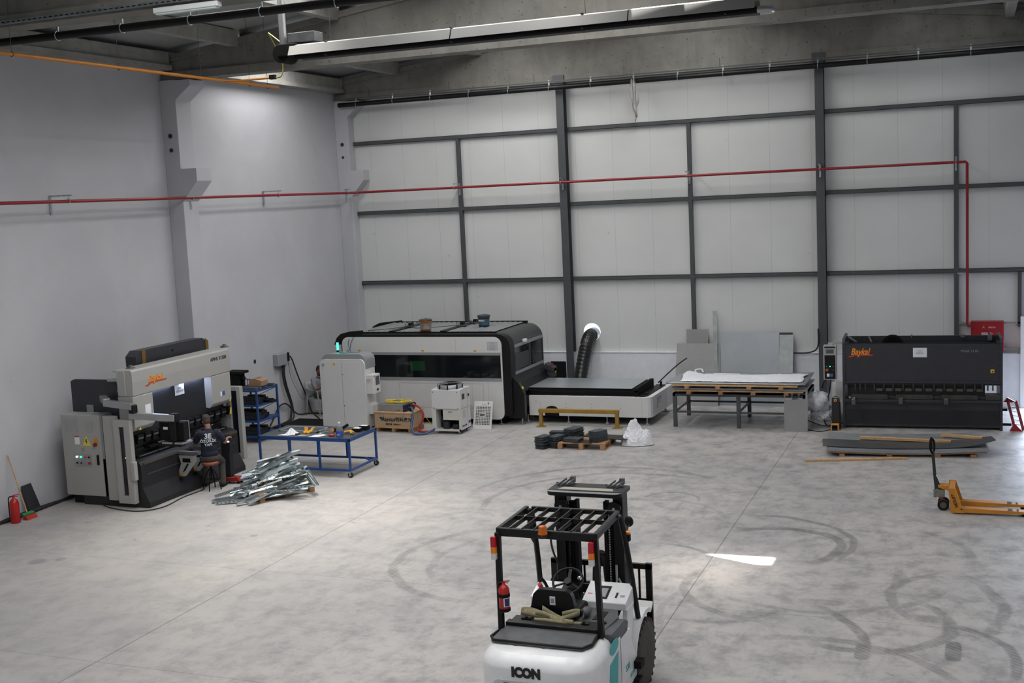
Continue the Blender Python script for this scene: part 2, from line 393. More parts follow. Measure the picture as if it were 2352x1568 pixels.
    def build(s, name, mats, parent=None, local=False, bevel=0, seg=2, solid=0, origin=None):
        me = bpy.data.meshes.new(name)
        if parent is None:
            if origin is None:
                xs = [v[0] for v in s.v]; ys = [v[1] for v in s.v]; zs = [v[2] for v in s.v]
                origin = ((min(xs)+max(xs))/2, (min(ys)+max(ys))/2, min(zs))
            O = Vector(origin); fr = Matrix.Translation(O); vs = [Vector(v)-O for v in s.v]
        else:
            fr = FRAMES[parent.name]
            if local: vs = [Vector(v) for v in s.v]
            else:
                inv = fr.inverted(); vs = [inv @ Vector(v) for v in s.v]
        me.from_pydata(vs, [], s.f)
        for mm in (mats if isinstance(mats, (list, tuple)) else [mats]): me.materials.append(mm)
        me.polygons.foreach_set('use_smooth', s.sm); me.polygons.foreach_set('material_index', s.mi)
        me.validate(); me.update()
        o = bpy.data.objects.new(name, me); COL.objects.link(o)
        if parent is None: o.location = origin
        else: o.parent = parent
        FRAMES[o.name] = fr
        if bevel:
            bm_ = o.modifiers.new('edge', 'BEVEL'); bm_.width = bevel; bm_.segments = seg; bm_.limit_method = 'ANGLE'; bm_.angle_limit = math.radians(40)
            bm_.harden_normals = False
        if solid:
            sm_ = o.modifiers.new('thick', 'SOLIDIFY'); sm_.thickness = solid
        return o
def tag(o, label=None, cat=None, group=None, kind=None):
    if label: o['label'] = label
    if cat: o['category'] = cat
    if group: o['group'] = group
    if kind: o['kind'] = kind
    return o
def thing(name, label, cat, loc, rz=0, group=None):
    o = bpy.data.objects.new(name, None); COL.objects.link(o); o.location = loc; o.rotation_euler = (0, 0, rz); o.empty_display_size = .1
    FRAMES[o.name] = Matrix.Translation(Vector(loc)) @ Matrix.Rotation(rz, 4, 'Z')
    return tag(o, label, cat, group)
def struct(o): o['kind'] = 'structure'; return o
def copy_tree(o, parent=None, kids=None):
    c = o.copy(); COL.objects.link(c)
    if parent is not None: c.parent = parent
    for ch in (kids if kids is not None else list(o.children)): copy_tree(ch, c)
    return c
def text(name, s, size, loc, right, up, m_, parent, bold=0., shear=0., extrude=.0015, align='LEFT', local=False, sx=1.):
    cu = bpy.data.curves.new(name, 'FONT'); cu.body = s; cu.size = size; cu.extrude = extrude; cu.offset = bold; cu.shear = shear
    cu.align_x = align; cu.resolution_u = 3
    to = bpy.data.objects.new('tmp_text', cu); COL.objects.link(to)
    bpy.context.view_layer.update()
    dg = bpy.context.evaluated_depsgraph_get(); me = bpy.data.meshes.new_from_object(to.evaluated_get(dg))
    bpy.data.objects.remove(to); bpy.data.curves.remove(cu)
    r = Vector(right).normalized(); u = Vector(up); u = (u-r*u.dot(r)).normalized(); n = r.cross(u)
    T = Matrix((r*sx, u, n)).transposed().to_4x4(); T.translation = Vector(loc)
    fr = FRAMES[parent.name]
    me.transform(T if local else fr.inverted() @ T); me.materials.clear(); me.materials.append(m_)
    o = bpy.data.objects.new(name, me); COL.objects.link(o); o.parent = parent; FRAMES[o.name] = fr
    return o
def rotz(a): return Matrix.Rotation(a, 3, 'Z')
# ------------------------------------------------------------------ the hall
struct(MB().box(-.3, 19.7, -34.2, .3, -.2, 0).build('floor', M_floor, origin=(0, 0, 0)))
struct(MB().box(-10, 34, .3, 14, -.25, -.05).build('ground', mat('yard_concrete', (.45, .45, .45), .9)))
struct(MB().box(-.3, 0, -34.2, .3, 0, 9.3).build('wall_left', M_plaster, origin=(0, 0, 0)))
struct(MB().box(19.4, 19.7, -34.2, .3, 0, 9.3).build('wall_right', M_plaster, origin=(19.4, 0, 0)))
struct(MB().box(-.3, 19.7, -34.5, -34.2, 0, 11.5).build('wall_rear', M_plaster, origin=(0, -34.2, 0)))

def cells(mb, xs, ys, holes, fn):
    for i in range(len(xs)-1):
        for j in range(len(ys)-1):
            cx, cy = (xs[i]+xs[i+1])/2, (ys[j]+ys[j+1])/2
            if any(a < cx < b and c < cy < d for a, b, c, d in holes): continue
            fn(mb, xs[i], xs[i+1], ys[j], ys[j+1])
# back wall: white cladding with a door opening and a round duct hole
DH = (7.14, 1.79, .235)
b_ = MB()
cells(b_, [-.3, DH[0]-.4, DH[0]+.4, 17.62, 19.15, 19.7], sorted([1.26, DH[1]-.4, DH[1]+.4, 2.1, 2.3, 11.5]), [(DH[0]-.4, DH[0]+.4, DH[1]-.4, DH[1]+.4), (17.62, 19.15, 0, 2.1)],
      lambda m_, a, c, d, e: m_.box(a, c, .1, .2, d, e))
n = 32
for yy, fl in ((.1, 0), (.2, 1)):
    vs = []
    for i in range(n):
        t = 2*PI*i/n; c, s_ = math.cos(t), math.sin(t); k = .4/max(abs(c), abs(s_))
        vs += [(DH[0]+DH[2]*c, yy, DH[1]+DH[2]*s_), (DH[0]+k*c, yy, DH[1]+k*s_)]
    b_.add(vs, [((2*i, 2*i+1, (2*i+3) % (2*n), (2*i+2) % (2*n)) if not fl else (2*i, (2*i+2) % (2*n), (2*i+3) % (2*n), 2*i+1)) for i in range(n)])
b_.add([(DH[0]+DH[2]*math.cos(2*PI*i/n), yy, DH[1]+DH[2]*math.sin(2*PI*i/n)) for yy in (.1, .2) for i in range(n)], [(i, (i+1) % n, n+(i+1) % n, n+i) for i in range(n)], True)
struct(b_.build('wall_back', M_panel, origin=(0, 0, 0)))
b_ = MB()
cells(b_, [-.3, 17.62, 19.15, 19.7], [0, 1.26], [(17.62, 19.15, 0, 2)], lambda m_, a, c, d, e: m_.box(a, c, -.02, .2, d, e))
b_.box(.4, 17.5, -.035, .2, 1.26, 1.275)
struct(b_.build('baseboard_back', M_white_out, origin=(0, 0, 0)))
# roof with rooflight openings and slots added so sun strikes heater and floor
SUN_SLOTS = [(11.66, 12.45, -12.055, -11.75), (12.45, 13.30, -12.08, -11.75), (11.30, 12.35, -9.98, -9.60)]
HOLES = [(a, b, c, d) for a, b, c, d, e in SKY] + SUN_SLOTS
xs = sorted({0., 9.7, 19.4, -.3, 19.7} | {h[0] for h in HOLES} | {h[1] for h in HOLES})
ys = sorted({-34.4, .3} | {h[2] for h in HOLES} | {h[3] for h in HOLES})
def roofcell(m_, a, c, d, e):
    za, zc = roofz(a)+.16, roofz(c)+.16
    vs = [(a, d, za), (c, d, zc), (c, e, zc), (a, e, za), (a, d, za+.08), (c, d, zc+.08), (c, e, zc+.08), (a, e, za+.08)]
    m_.add(vs, [(3, 2, 1, 0), (4, 5, 6, 7), (0, 1, 5, 4), (1, 2, 6, 5), (2, 3, 7, 6), (3, 0, 4, 7)])
b_ = MB(); cells(b_, xs, ys, HOLES, roofcell); b_.prism([(11.29, -9.65), (11.29, -9.99), (12.15, -9.99)], 'z', roofz(11.7)+.10, roofz(11.7)+.13); struct(b_.build('ceiling', M_roof, origin=(0, 0, 9)))  # the triangle is added to cut the sun patch to a taper
for i, (a, b, c, d, e) in enumerate(SKY):
    z = roofz((a+b)/2); s_ = MB()
    sl = .12 if a < 9.7 else -.12
    s_.add([(a, c, z+.2-sl*(b-a)/2), (b, c, z+.2+sl*(b-a)/2), (b, d, z+.2+sl*(b-a)/2), (a, d, z+.2-sl*(b-a)/2)], [(3, 2, 1, 0)])
    struct(s_.build('window_%d' % (i+1), M_skylit))
# prestressed rafters: flat soffit, pitched top, with bottom flange
tn = [0]
def trim(mb, m_, **k):
    tn[0] += 1; return struct(mb.build('trim_%d' % tn[0], m_, **k))
for yc in (0.0, -7.55, -15.1, -22.7, -30.2):
    z0 = 8.30
    poly = [(.03, z0+.1), (19.37, z0+.1), (19.37, roofz(19.37)-.05), (9.7, roofz(9.7)-.05), (.03, roofz(.03)-.05)]
    b_ = MB().prism(poly, 'y', yc-.15, yc+.15)
    b_.box(.02, 19.38, yc-.22, yc+.22, z0, z0+.17)
    poly = [(x, roofz(x)-.12) for x in (0, 9.7, 19.4)]+[(x, roofz(x)) for x in (19.4, 9.7, 0)]
    b_.prism(poly, 'y', yc-.22, yc+.22)
    trim(b_, M_conc, origin=(9.7, yc, z0))
# purlins
for x in (1.95, 4.4, 6.9, 9.3, 11.1, 13.75, 17.3):
    z = roofz(x)
    for y0, y1 in ((-7.33, -.22), (-14.88, -7.77), (-22.5, -15.32), (-30, -22.9)):
        trim(MB().prism([(x-.09, z-.16), (x+.09, z-.16), (x+.14, z+.15), (x-.14, z+.15)], 'y', y0, y1), M_conc_light)
# edge beams along the left wall
for y0, y1 in ((-7.3, -.25), (-14.9, -7.84), (-22.4, -15.4)):
    trim(MB().box(.0, .32, y0, y1, 8.5, 8.88).box(.3, .38, y0, y1, 8.5, 8.6), M_conc_light)
# plastered pillars with crane corbels
for y0, y1 in ((-.25, .29), (-7.84, -7.30), (-15.4, -14.86), (-23, -22.45)):
    b_ = MB().box(0, .4, y0, y1, 0, 8.3)
    b_.prism([(.4, 5.66), (.4, 6.38), (.8, 6.38), (.8, 6.1)], 'y', y0, y1)
    b_.prism([(.4, 7.86), (.4, 8.28), (.8, 8.28), (.8, 8.15)], 'y', y0, y1)
    trim(b_, M_plaster, bevel=.012, origin=(.2, (y0+y1)/2, 0))
for (y, z, r) in ((-7.85, 7.1, .05), (-7.85, 6.79, .045), (-.26, 7.1, .05), (-.26, 6.75, .035)):
    trim(MB().cyl((.2, y, z), (.2, y-.012, z), r, 14), M_hole)
trim(MB().cyl((.0, -4.98, 1.70), (.012, -4.98, 1.70), .05, 14), M_hole)
trim(MB().cyl((.0, -4.1, .33), (.012, -4.1, .33), .03, 12), M_hole)
# steel: main columns, posts and girts of the back wall
for x in (6.50, 13.02):
    b_ = MB().box(x, x+.20, -.20, -.185, 0, 8.3).box(x, x+.20, .035, .05, 0, 8.3).box(x+.09, x+.11, -.185, .035, 0, 8.3)
    b_.box(x-.05, x+.25, -.26, -.225, 8.28, 8.48).box(x-.02, x+.22, -.24, .05, 8.18, 8.30)
    trim(b_, M_steel, origin=(x+.1, -.1, 0))
for x, zt in ((3.53, 7.06), (9.85, 7.06), (16.12, 7.06)):
    trim(MB().box(x, x+.1, -.006, .094, 1.27, zt), M_steel)
trim(MB().box(17.5, 17.58, 0, .1, 1.9, 3.18), M_steel)
for z in (7.11, 5.18, 3.22):
    for x0, x1 in ((.4, 6.5), (6.7, 13.02), (13.22, 19.4)):
        trim(MB().box(x0, x1, .0, .015, z-.05, z+.05).box(x0, x1, .0, .09, z-.05, z-.042).box(x0, x1, 0, .09, z+.042, z+.05), M_steel)
trim(MB().box(16.22, 19.4, .0, .06, 1.97, 2.01), M_grey)
trim(MB().box(16.22, 17.6, .0, .06, 1.36, 1.40), M_grey)
# door frame at the right
b_ = MB().box(17.56, 17.66, -.06, .22, 0, 2.14).box(19.11, 19.2, -.06, .22, 0, 2.14).box(17.66, 19.11, -.06, .22, 2.05, 2.14)
struct(b_.build('door_1', mat('white_door_frame', (.78, .82, .86), .35)))
# wall niche panel behind the laser
trim(MB().box(6.0, 6.42, -.06, -.03, .55, 1.02), M_blackm)

# ------------------------------------------------------------------ things under the roof
def clip_pipe(name, label, x0, x1, y, z, r, step, rail, drop=None):
    t = thing(name, label, 'pipe', ((x0+x1)/2, y, z))
    MB().cyl((x0, y, z), (x1, y, z), r, 16).build('pipe_run', M_black, t)
    MB().bar((x0, y, z+rail), (x1, y, z+rail), .03, .03).build('support_rail', M_steel, t)
    k = int((x1-x0)/step)
    for i in range(k):
        x = x0+step*(i+.5)
        MB().tube([(x, y+(r+.008)*math.cos(a), z+(r+.008)*math.sin(a)) for a in [PI*2*j/10 for j in range(10)]], .009, 5, closed=True, smooth_path=False).box(x-.02, x+.02, y-.01, y+.01, z+r, z+rail+.03).build('pipe_clip', M_galv, t)
    for i in range(int((x1-x0)/2.4)):
        x = x0+2.4*(i+.4); MB().box(x-.008, x+.008, y-.006, y+.006, z+rail, z+rail+.22).build('hanger', M_steel, t)
    return t
clip_pipe('drain_pipe', 'long black drain pipe on clips under the rearmost concrete rafter', .25, 19.2, -.42, 8.16, .062, 1.12, .16)
clip_pipe('drain_pipe', 'black drain pipe on clips crossing the top left corner of the view', .4, 16, -14.7, 8.20, .062, 1.22, .17)

# orange gas line
t = thing('gas_pipe', 'orange gas pipe hung on rods near the left wall', 'pipe', (3.05, -12, 7.9))
MB().cyl((3.02, -24, 7.9), (3.14, -8.05, 7.9), .028, 14).build('main_run', M_orange, t)
MB().tube([(3.10, -10.0, 7.9), (3.35, -9.72, 7.9), (4.12, -9.72, 7.9)], .02, 10, smooth_path=False).build('branch', M_orange, t)
for y in (-15.3, -12.9, -10.6, -9.0, -8.35):
    MB().cyl((3.08, y, 7.9), (3.08, y, roofz(3.08)+.15), .004, 6).tube([(3.08+.036*math.cos(a), y, 7.9+.036*math.sin(a)) for a in [PI*2*j/10 for j in range(10)]], .007, 5, closed=True, smooth_path=False).build('hanger', M_steel, t)
MB().tube([(4.1, -9.72, 7.9), (4.28, -9.72, 7.92), (4.32, -9.75, 8.2), (4.38, -10.2, 8.6), (5.6, -12.1, 8.3), (6.1, -12.4, 8.0)], .012, 8).build('flexible_hose', mat('yellow_green_hose', (.16, .17, .03), .5), t)
MB().box(4.02, 4.14, -9.76, -9.68, 7.87, 7.95).build('valve', M_blackm, t)

t = thing('cable_tray', 'perforated galvanised cable tray along the rafter at the top left corner', 'cable tray', (4, -15.36, 8.33))
MB().box(.4, 19.0, -15.36, -15.33, 8.335, 8.39).box(.4, 19.0, -15.40, -15.33, 8.33, 8.335).build('tray_channel', M_galv, t)
b_ = MB()
for i in range(90): b_.box(.6+i*.1, .66+i*.1, -15.362, -15.36, 8.355, 8.37)
b_.build('tray_slots', M_blackm, t)
# gas radiant tube heater
t = thing('tube_heater', 'long radiant tube heater with bright reflector hanging from the roof', 'heater', (10, -12.4, 7.9))
hy, hz = -12.4, 7.93
prof = [(-.27, -.08), (-.20, .07), (-.10, .10), (.10, .10), (.20, .07), (.27, -.08)]
segs = [(6.25, 9.1), (9.12, 11.9), (11.92, 13.72)]
for a, b in segs:
    q = MB(); vs = [(x, hy+u, hz+v) for x in (a, b) for u, v in prof]; n = len(prof)
    q.add(vs, [(i, i+1, n+i+1, n+i) for i in range(n-1)])
    q.build('reflector', M_tube_r, t, solid=.006)
for s_ in (-.12, .12):
    MB().cyl((6.3, hy+s_, hz-.09), (13.75, hy+s_, hz-.09), .045, 14).build('radiant_tube', M_blackm if s_ < 0 else M_steel, t)
MB().tube([(13.74, hy-.12, hz-.09)]+[(13.76+.16*math.sin(a), hy-.13*math.cos(a), hz-.09) for a in [PI*k/8 for k in range(1, 8)]]+[(13.74, hy+.12, hz-.09)], .048, 12).build('return_bend', M_silver, t)
MB().cyl((6.05, hy-.16, hz-.02), (6.05, hy+.16, hz-.02), .15, 20).box(6.0, 6.35, hy-.2, hy+.2, hz-.07, hz+.12).build('burner_box', M_blackm, t, bevel=.01)
MB().box(6.15, 6.65, hy-.08, hy+.2, hz+.14, hz+.30).build('gas_valve_box', M_dust, t, bevel=.01)
MB().cyl((6.02, hy, hz+.1), (6.02, hy, roofz(6)+.15), .06, 16).build('flue', M_silver, t)
for x in (6.9, 9.1, 11.2, 13.3):
    MB().bar((x, hy-.2, hz+.1), (x, hy+.2, hz+.1), .03, .02).bar((x, hy-.22, hz-.11), (x, hy+.22, hz-.11), .015, .015).cyl((x, hy, hz+.1), (x, hy, roofz(x)+.15), .004, 6).build('suspension', M_steel, t)

# strip luminaires
def luminaire(x0, x1, y, z, label, zt):
    t = thing('strip_light', label, 'light', ((x0+x1)/2, y, z), group='strip luminaires under the roof')
    MB().box(x0, x1, y-.06, y+.06, z, z+.075).build('housing', M_lum, t, bevel=.01)
    MB().box(x0+.03, x1-.03, y-.045, y+.045, z-.02, z).build('diffuser', mat('pale_green_diffuser', (.50, .60, .58), .4), t)
    for x in (x0+.2, x1-.2): MB().cyl((x, y, z+.07), (x, y, zt), .004, 6).build('hanging_wire', M_steel, t)
luminaire(5.75, 6.83, -15.30, 8.225, 'white strip light at top left hanging beside the black pipe', 8.31)
luminaire(4.40, 5.66, -5.4, 8.6, 'strip light hanging behind the rafter, above the laser machine', roofz(5)+.16)
luminaire(12.90, 14.13, -5.3, 8.6, 'strip light hanging behind the rafter at the upper right', roofz(13.5)+.16)

# torn plastic sheet
b_ = MB()
def fn(u, v):
    zz = 8.3-1.05*u*(1-.25*abs(v-.6)); wdt = .02+.13*math.sin(PI*min(1, u*.9+.08))*(1-.35*u)
    return (8.64+.06*u+(v-.5)*wdt*1.6+.03*math.sin(u*13+v*7)*u, -.50+.03*math.sin(v*17+u*5), zz-.10+.04*math.sin(v*9))
b_.grid(fn, 18, 12); o = b_.build('torn_plastic_sheet', M_rag, solid=.002)
tag(o, 'torn translucent plastic rag hanging from the black pipe', 'plastic sheet')

# red fire main: left wall run, back wall run, drop to the hose cabinet
t = thing('fire_main', 'red fire water pipe running round both walls', 'pipe', (9, -.35, 5.74))
MB().tube([(.46, -24, 5.72), (.46, -.50, 5.76)], .032, 12, smooth_path=False).build('left_run', M_red, t)
MB().tube([(.46, -.50, 5.76), (.58, -.37, 5.76), (.8, -.35, 5.76), (16.38, -.35, 5.74), (16.41, -.35, 5.71), (16.415, -.35, 2.02), (16.44, -.35, 1.96), (16.52, -.33, 1.95)], .032, 12, smooth_path=False).build('back_run', M_red, t)
for (x, y) in ((.46, -11.45), (.46, -7.6), (.46, -4.1), (.46, -.6)):
    z = 5.75; b_ = MB().box(.0 if y not in (-7.6, -.6) else .38, .55, y-.02, y+.02, z+.09, z+.12)
    b_.cyl((.46, y, z), (.46, y, z+.1), .006, 6).tube([(.46+.042*math.cos(a), y, z+.042*math.sin(a)) for a in [PI*2*j/10 for j in range(10)]], .008, 5, closed=True, smooth_path=False)
    b_.box(.0 if y not in (-7.6, -.6) else .4, .03 if y not in (-7.6, -.6) else .42, y-.025, y+.025, z-.25, z+.12)
    b_.build('wall_bracket', M_galv, t)
for x in (3.58, 6.6, 9.9, 13.12, 16.17):
    b_ = MB().box(x-.02, x+.02, -.4, -.0 if x not in (6.6, 13.12) else -.2, 5.84, 5.87).box(x-.025, x+.025, -.22 if x in (6.6, 13.12) else -.02, -.2 if x in (6.6, 13.12) else .0, 5.55, 5.87)
    b_.tube([(x, -.35+.042*math.cos(a), 5.745+.042*math.sin(a)) for a in [PI*2*j/10 for j in range(10)]], .008, 5, closed=True, smooth_path=False)
    b_.build('wall_bracket', M_galv, t)
MB().box(16.2, 16.44, -.31, -.29, 3.17, 3.2).build('wall_bracket', M_galv, t)

# fire hose cabinet
t = thing('fire_hose_cabinet', 'red fire hose cabinet on the back wall behind the guillotine', 'cabinet', (16.85, -.12, 1.34))
MB().box(16.49, 17.20, -.25, .0, 1.34, 2.05).build('cabinet_body', M_redcab, t, bevel=.006)
MB().box(16.52, 17.17, -.262, -.25, 1.37, 2.02).build('door', M_redcab, t, bevel=.004)
text('door_logo', 'A    alarm', .07, (16.74, -.266, 1.90), (1, 0, 0), (0, 0, 1), M_whiteprint, t)
b_ = MB()
for i in range(7): b_.box(16.72+i*.02, 16.732+i*.02, -.268, -.264, 1.68, 1.80)
for i in range(3): b_.obox((16.93, -.266, 1.69+i*.045), (.07, .004, .012), Matrix.Rotation(.5, 3, 'Y'))
b_.build('door_pictogram', M_whiteprint, t)
# ------------------------------------------------------------------ press brake
PB = thing('press_brake', 'cream and black press brake along the left wall with lit work area', 'press brake', (1.4, -10.5, 0))
MB().prism([(.75, 0), (2.28, 0), (2.28, .10), (2.14, .37), (2.14, .80), (2.10, .86), (1.95, .90), (.75, .90)], 'y', -12.08, -8.98).build('bed', M_mach2, PB, bevel=.008)
MB().box(2.14, 2.155, -12.0, -9.0, .80, .845).box(2.14, 2.15, -11.9, -9.1, .595, .61).build('bed_trim', mat('worn_brown_steel', (.09, .08, .07), .5, .3), PB)
MB().box(1.70, 1.98, -11.95, -9.1, .90, .955).box(1.77, 1.88, -11.9, -9.15, .955, 1.02).build('die_rail', M_black, PB, bevel=.004)
MB().box(1.98, 2.0, -11.9, -9.2, .93, .94).build('rail_edge', M_galv, PB)
for y in (-11.80, -9.26):
    MB().prism([(.42, .02), (.42, 2.32), (.50, 2.36), (1.78, 2.36), (1.78, 1.45), (1.25, 1.40), (1.15, 1.2), (1.15, .9), (1.75, .88), (1.75, .02)], 'y', y, y+.06).build('side_frame', M_mach, PB, bevel=.01)
MB().box(1.70, 1.88, -11.93, -9.02, 1.16, 2.40).build('ram', M_mach2, PB)
MB().box(.75, 1.7, -11.7, -9.3, 1.7, 2.2).build('rear_frame_box', M_mach2, PB)
# covers
b_ = MB().prism([(1.90, 2.09), (2.05, 2.09), (2.06, 2.35), (2.05, 2.55), (2.02, 2.575), (1.62, 2.575), (1.62, 2.55), (1.90, 2.5)], 'y', -12.02, -8.93)
b_.box(1.72, 1.90, -12.04, -12.0, 2.09, 2.57)
b_.build('top_cover', M_cream, PB, bevel=.015)
def cap(y0, y1, zb):
    return MB().prism([(1.72, zb+.03), (1.97, zb), (2.05, zb+.08), (2.05, 2.085), (1.72, 2.085)], 'y', y0, y1).build('end_cover', M_cream, PB, bevel=.02, seg=3)
cap(-12.04, -11.47, 1.42); cap(-9.62, -8.96, 1.43)
MB().box(1.895, 1.93, -11.42, -10.72, 2.082, 2.088).box(1.895, 1.93, -10.40, -9.70, 2.082, 2.088).build('work_light', M_led_strip, PB)
# slide motor housing behind the top
b_ = MB().prism([(-11.12, 2.50), (-11.12, 2.70), (-10.98, 2.80), (-8.98, 2.80), (-8.80, 2.70), (-8.80, 2.50)], 'x', 1.20, 1.45)
b_.build('oil_tank', M_mach, PB, bevel=.01)
MB().prism([(-10.95, 2.5), (-10.95, 2.8), (-10.93, 2.81), (-10.84, 2.81), (-10.84, 2.5)], 'x', 1.455, 1.46).prism([(-8.90, 2.5), (-8.9, 2.79), (-8.8, 2.72), (-8.8, 2.5)], 'x', 1.455, 1.46).build('hazard_stripe', mat('brown_yellow_stripe', (.16, .09, .02), .5), PB)
MB().cyl((1.452, -10.0, 2.68), (1.46, -10.0, 2.68), .025, 12).build('tank_port', M_black, PB)
for y in (-11.72, -8.72+.0):
    MB().lathe([(.09, 0), (.09, .02), (.04, .03), (.04, .06), (0, .065)], (1.8, y if y > -9 else y, 2.57), 14).build('cylinder_cap', M_dust, PB)
MB().cyl((1.35, -11.83, 2.36), (1.6, -11.83, 2.36), .04, 12).tube([(1.60, -11.86, 2.33), (1.64, -11.9, 2.25), (1.64, -11.92, 2.15)], .025, 8).build('hydraulic_fitting', M_silver, PB)
text('maker_logo', 'Baykal', .18, (2.061, -11.56, 2.285), (0, 1, 0), (0, 0, 1), M_redp, PB, bold=.008, shear=.3, extrude=.0015, sx=.85)
text('maker_logo_face', 'Baykal', .18, (2.065, -11.565, 2.29), (0, 1, 0), (0, 0, 1), M_goldp, PB, bold=.0, shear=.3, extrude=.0015, sx=.85)
MB().prism([(-11.66, 2.225), (-11.58, 2.22), (-11.50, 2.262), (-11.04, 2.262), (-11.02, 2.285), (-11.52, 2.285), (-11.60, 2.243), (-11.65, 2.245)], 'x', 2.058, 2.063).build('logo_swoosh', M_redp, PB)
text('model_number', 'APHS 31200', .105, (2.061, -9.60, 2.385), (0, 1, 0), (0, 0, 1), M_ink, PB, bold=.001, sx=1.02)
MB().box(1.881, 1.884, -10.58, -10.29, 1.85, 2.06).build('notice_sheet', M_paper, PB)
text('notice_print', 'CNC\nABKANT', .06, (1.886, -10.435, 1.965), (0, 1, 0), (0, 0, 1), M_greyp, PB, align='CENTER')
MB().box(2.051, 2.054, -11.71, -11.55, 1.60, 1.88).build('instruction_sheet', M_paper, PB)
MB().box(1.881, 1.884, -11.14, -10.92, 1.45, 1.52).build('warning_sticker', M_cream, PB)
b_ = MB()
for i in range(3): b_.prism([(-11.12+i*.07, 1.46), (-11.07+i*.07, 1.46), (-11.095+i*.07, 1.51)], 'x', 1.884, 1.886)
b_.build('warning_triangles', M_osticker, PB)
MB().box(2.051, 2.054, -9.28, -9.18, 1.63, 1.72).build('blue_label', mat('blue_label_print', (.05, .10, .30), .5), PB)
MB().box(2.051, 2.0545, -9.34, -9.28, 1.63, 1.72).build('white_label', M_paper, PB)
for y in (-11.92, -11.66, -9.35, -9.0):
    pass
MB().prism([(-11.93, 1.44), (-11.86, 1.44), (-11.895, 1.50)], 'x', 2.051, 2.054).prism([(-9.05, 1.48), (-8.98, 1.48), (-9.015, 1.54)], 'x', 2.051, 2.054).build('warning_sticker', M_sticker, PB)
# tool clamps along the ram
for i in range(13):
    y = -11.88+i*.222
    c = MB().box(1.88, 1.965, y, y+.17, 1.24, 1.33).box(1.88, 1.95, y+.01, y+.16, 1.15, 1.24).build('tool_clamp', M_black, PB, bevel=.005)
    MB().box(1.965, 1.968, y+.02, y+.15, 1.245, 1.275).build('clamp_label', M_dust, c)
MB().prism([(1.76, 1.16), (1.86, 1.16), (1.84, 1.08), (1.815, 1.04), (1.80, 1.04), (1.78, 1.08)], 'y', -11.85, -9.1).build('punch', M_mach2, PB)
MB().cyl((1.96, -11.35, 1.05), (1.96, -11.15, 1.05), .05, 12).box(1.85, 2.0, -11.6, -11.2, 1.03, 1.07).build('finger_stop', M_black, PB)
# electrical cabinet on the near side
cb = MB().box(.20, 1.11, -11.90, -11.42, .13, 1.69).build('electrical_cabinet', M_cream, PB, bevel=.012)
MB().box(1.11, 1.16, -11.88, -11.45, .14, 1.68).build('cabinet_side', M_grey, cb)
MB().box(.31, .58, -11.905, -11.9, 1.37, 1.60).build('data_plate', M_silver, cb); MB().box(.79, .94, -11.905, -11.9, 1.37, 1.57).build('data_plate', M_silver, cb)
MB().box(.50, .61, -11.905, -11.9, 1.12, 1.27).build('warning_label', M_paper, cb)
MB().box(.50, .61, -11.907, -11.905, 1.26, 1.285).build('warning_label_head', M_redp, cb)
MB().prism([(.68, 1.10), (.87, 1.10), (.775, 1.285)], 'y', -11.907, -11.9).build('shock_hazard_triangle', M_sticker, cb)
MB().prism([(.775, 1.23), (.745, 1.175), (.775, 1.182), (.765, 1.125), (.80, 1.19), (.775, 1.185), (.795, 1.225)], 'y', -11.910, -11.907).build('lightning_bolt', M_ink, cb)
MB().prism([(.95, 1.10), (1.04, 1.10), (1.04, 1.21), (.995, 1.275), (.95, 1.21)], 'y', -11.907, -11.9).build('isolator_plate', M_osticker, cb)
MB().cyl((.99, -11.90, 1.13), (.99, -11.95, 1.13), .035, 14).build('isolator_knob', mat('dark_red_plastic', (.20, .01, .01), .4), cb)
MB().box(.645, .70, -11.906, -11.9, .985, 1.05).build('meter', M_grey, cb)
pn = MB().box(.47, .86, -11.908, -11.9, .70, .935).build('button_panel', M_silver, cb)
for i in range(4):
    for j in range(2):
        mm = [[M_led_w, M_led_gs, M_redp, M_blackm], [M_blackm, M_inkb, M_greyp, M_redx]][j][i]
        MB().cyl((.52+i*.095, -11.908, .88-j*.115), (.52+i*.095, -11.925, .88-j*.115), .017 if (i, j) != (3, 1) else .026, 12).build('push_button', mm, pn)
MB().box(1.0, 1.035, -11.925, -11.9, .74, .93).build('door_handle', M_blackm, cb)
MB().cyl((.52, -11.7, 1.69), (.98, -11.7, 1.69), .02, 10).box(.6, .75, -11.62, -11.5, 1.69, 1.83).build('cable_gland_box', M_grey, cb)
MB().tube([(.68, -11.55, 1.80), (.66, -11.5, 1.98), (.8, -11.45, 2.02), (.95, -11.5, 1.98)], .03, 8).tube([(.72, -11.55, 1.80), (.74, -11.5, 1.93), (.86, -11.45, 1.96)], .025, 8).tube([(1.15, -11.5, 1.70), (1.18, -11.5, 1.86), (1.3, -11.4, 1.93)], .03, 8).build('cable_loom', M_rubber, cb)
# undercarriage
MB().box(.45, 1.3, -12.0, -9.2, 0, .14).build('base_skid', M_black, PB)
# near light-guard door
gd = MB().box(1.22, 1.52, -11.94, -11.86, .08, 1.69).build('guard_side_box', M_cream, PB, bevel=.01)
b_ = MB().box(1.50, 1.62, -12.0, -11.9, .05, 1.63).box(1.74, 1.88, -12.0, -11.9, .05, 1.63).box(1.62, 1.74, -12.0, -11.9, .05, .20).box(1.62, 1.74, -12.0, -11.9, 1.50, 1.63)
gf = b_.build('guard_door_frame', M_cream, PB, bevel=.006)
MB().box(1.62, 1.74, -11.96, -11.94, .20, 1.50).build('guard_window', M_glass2, gf)
MB().cyl((1.735, -11.99, .92), (1.735, -12.004, .92), .008, 10).build('pilot_light', mat('lit_red_pilot', (.8, .2, .1), .4, emit=(1, .25, .08), es=3), gf)
MB().box(1.86, 1.96, -12.05, -11.95, .50, .86).build('junction_box', M_cream, PB, bevel=.02, seg=3)
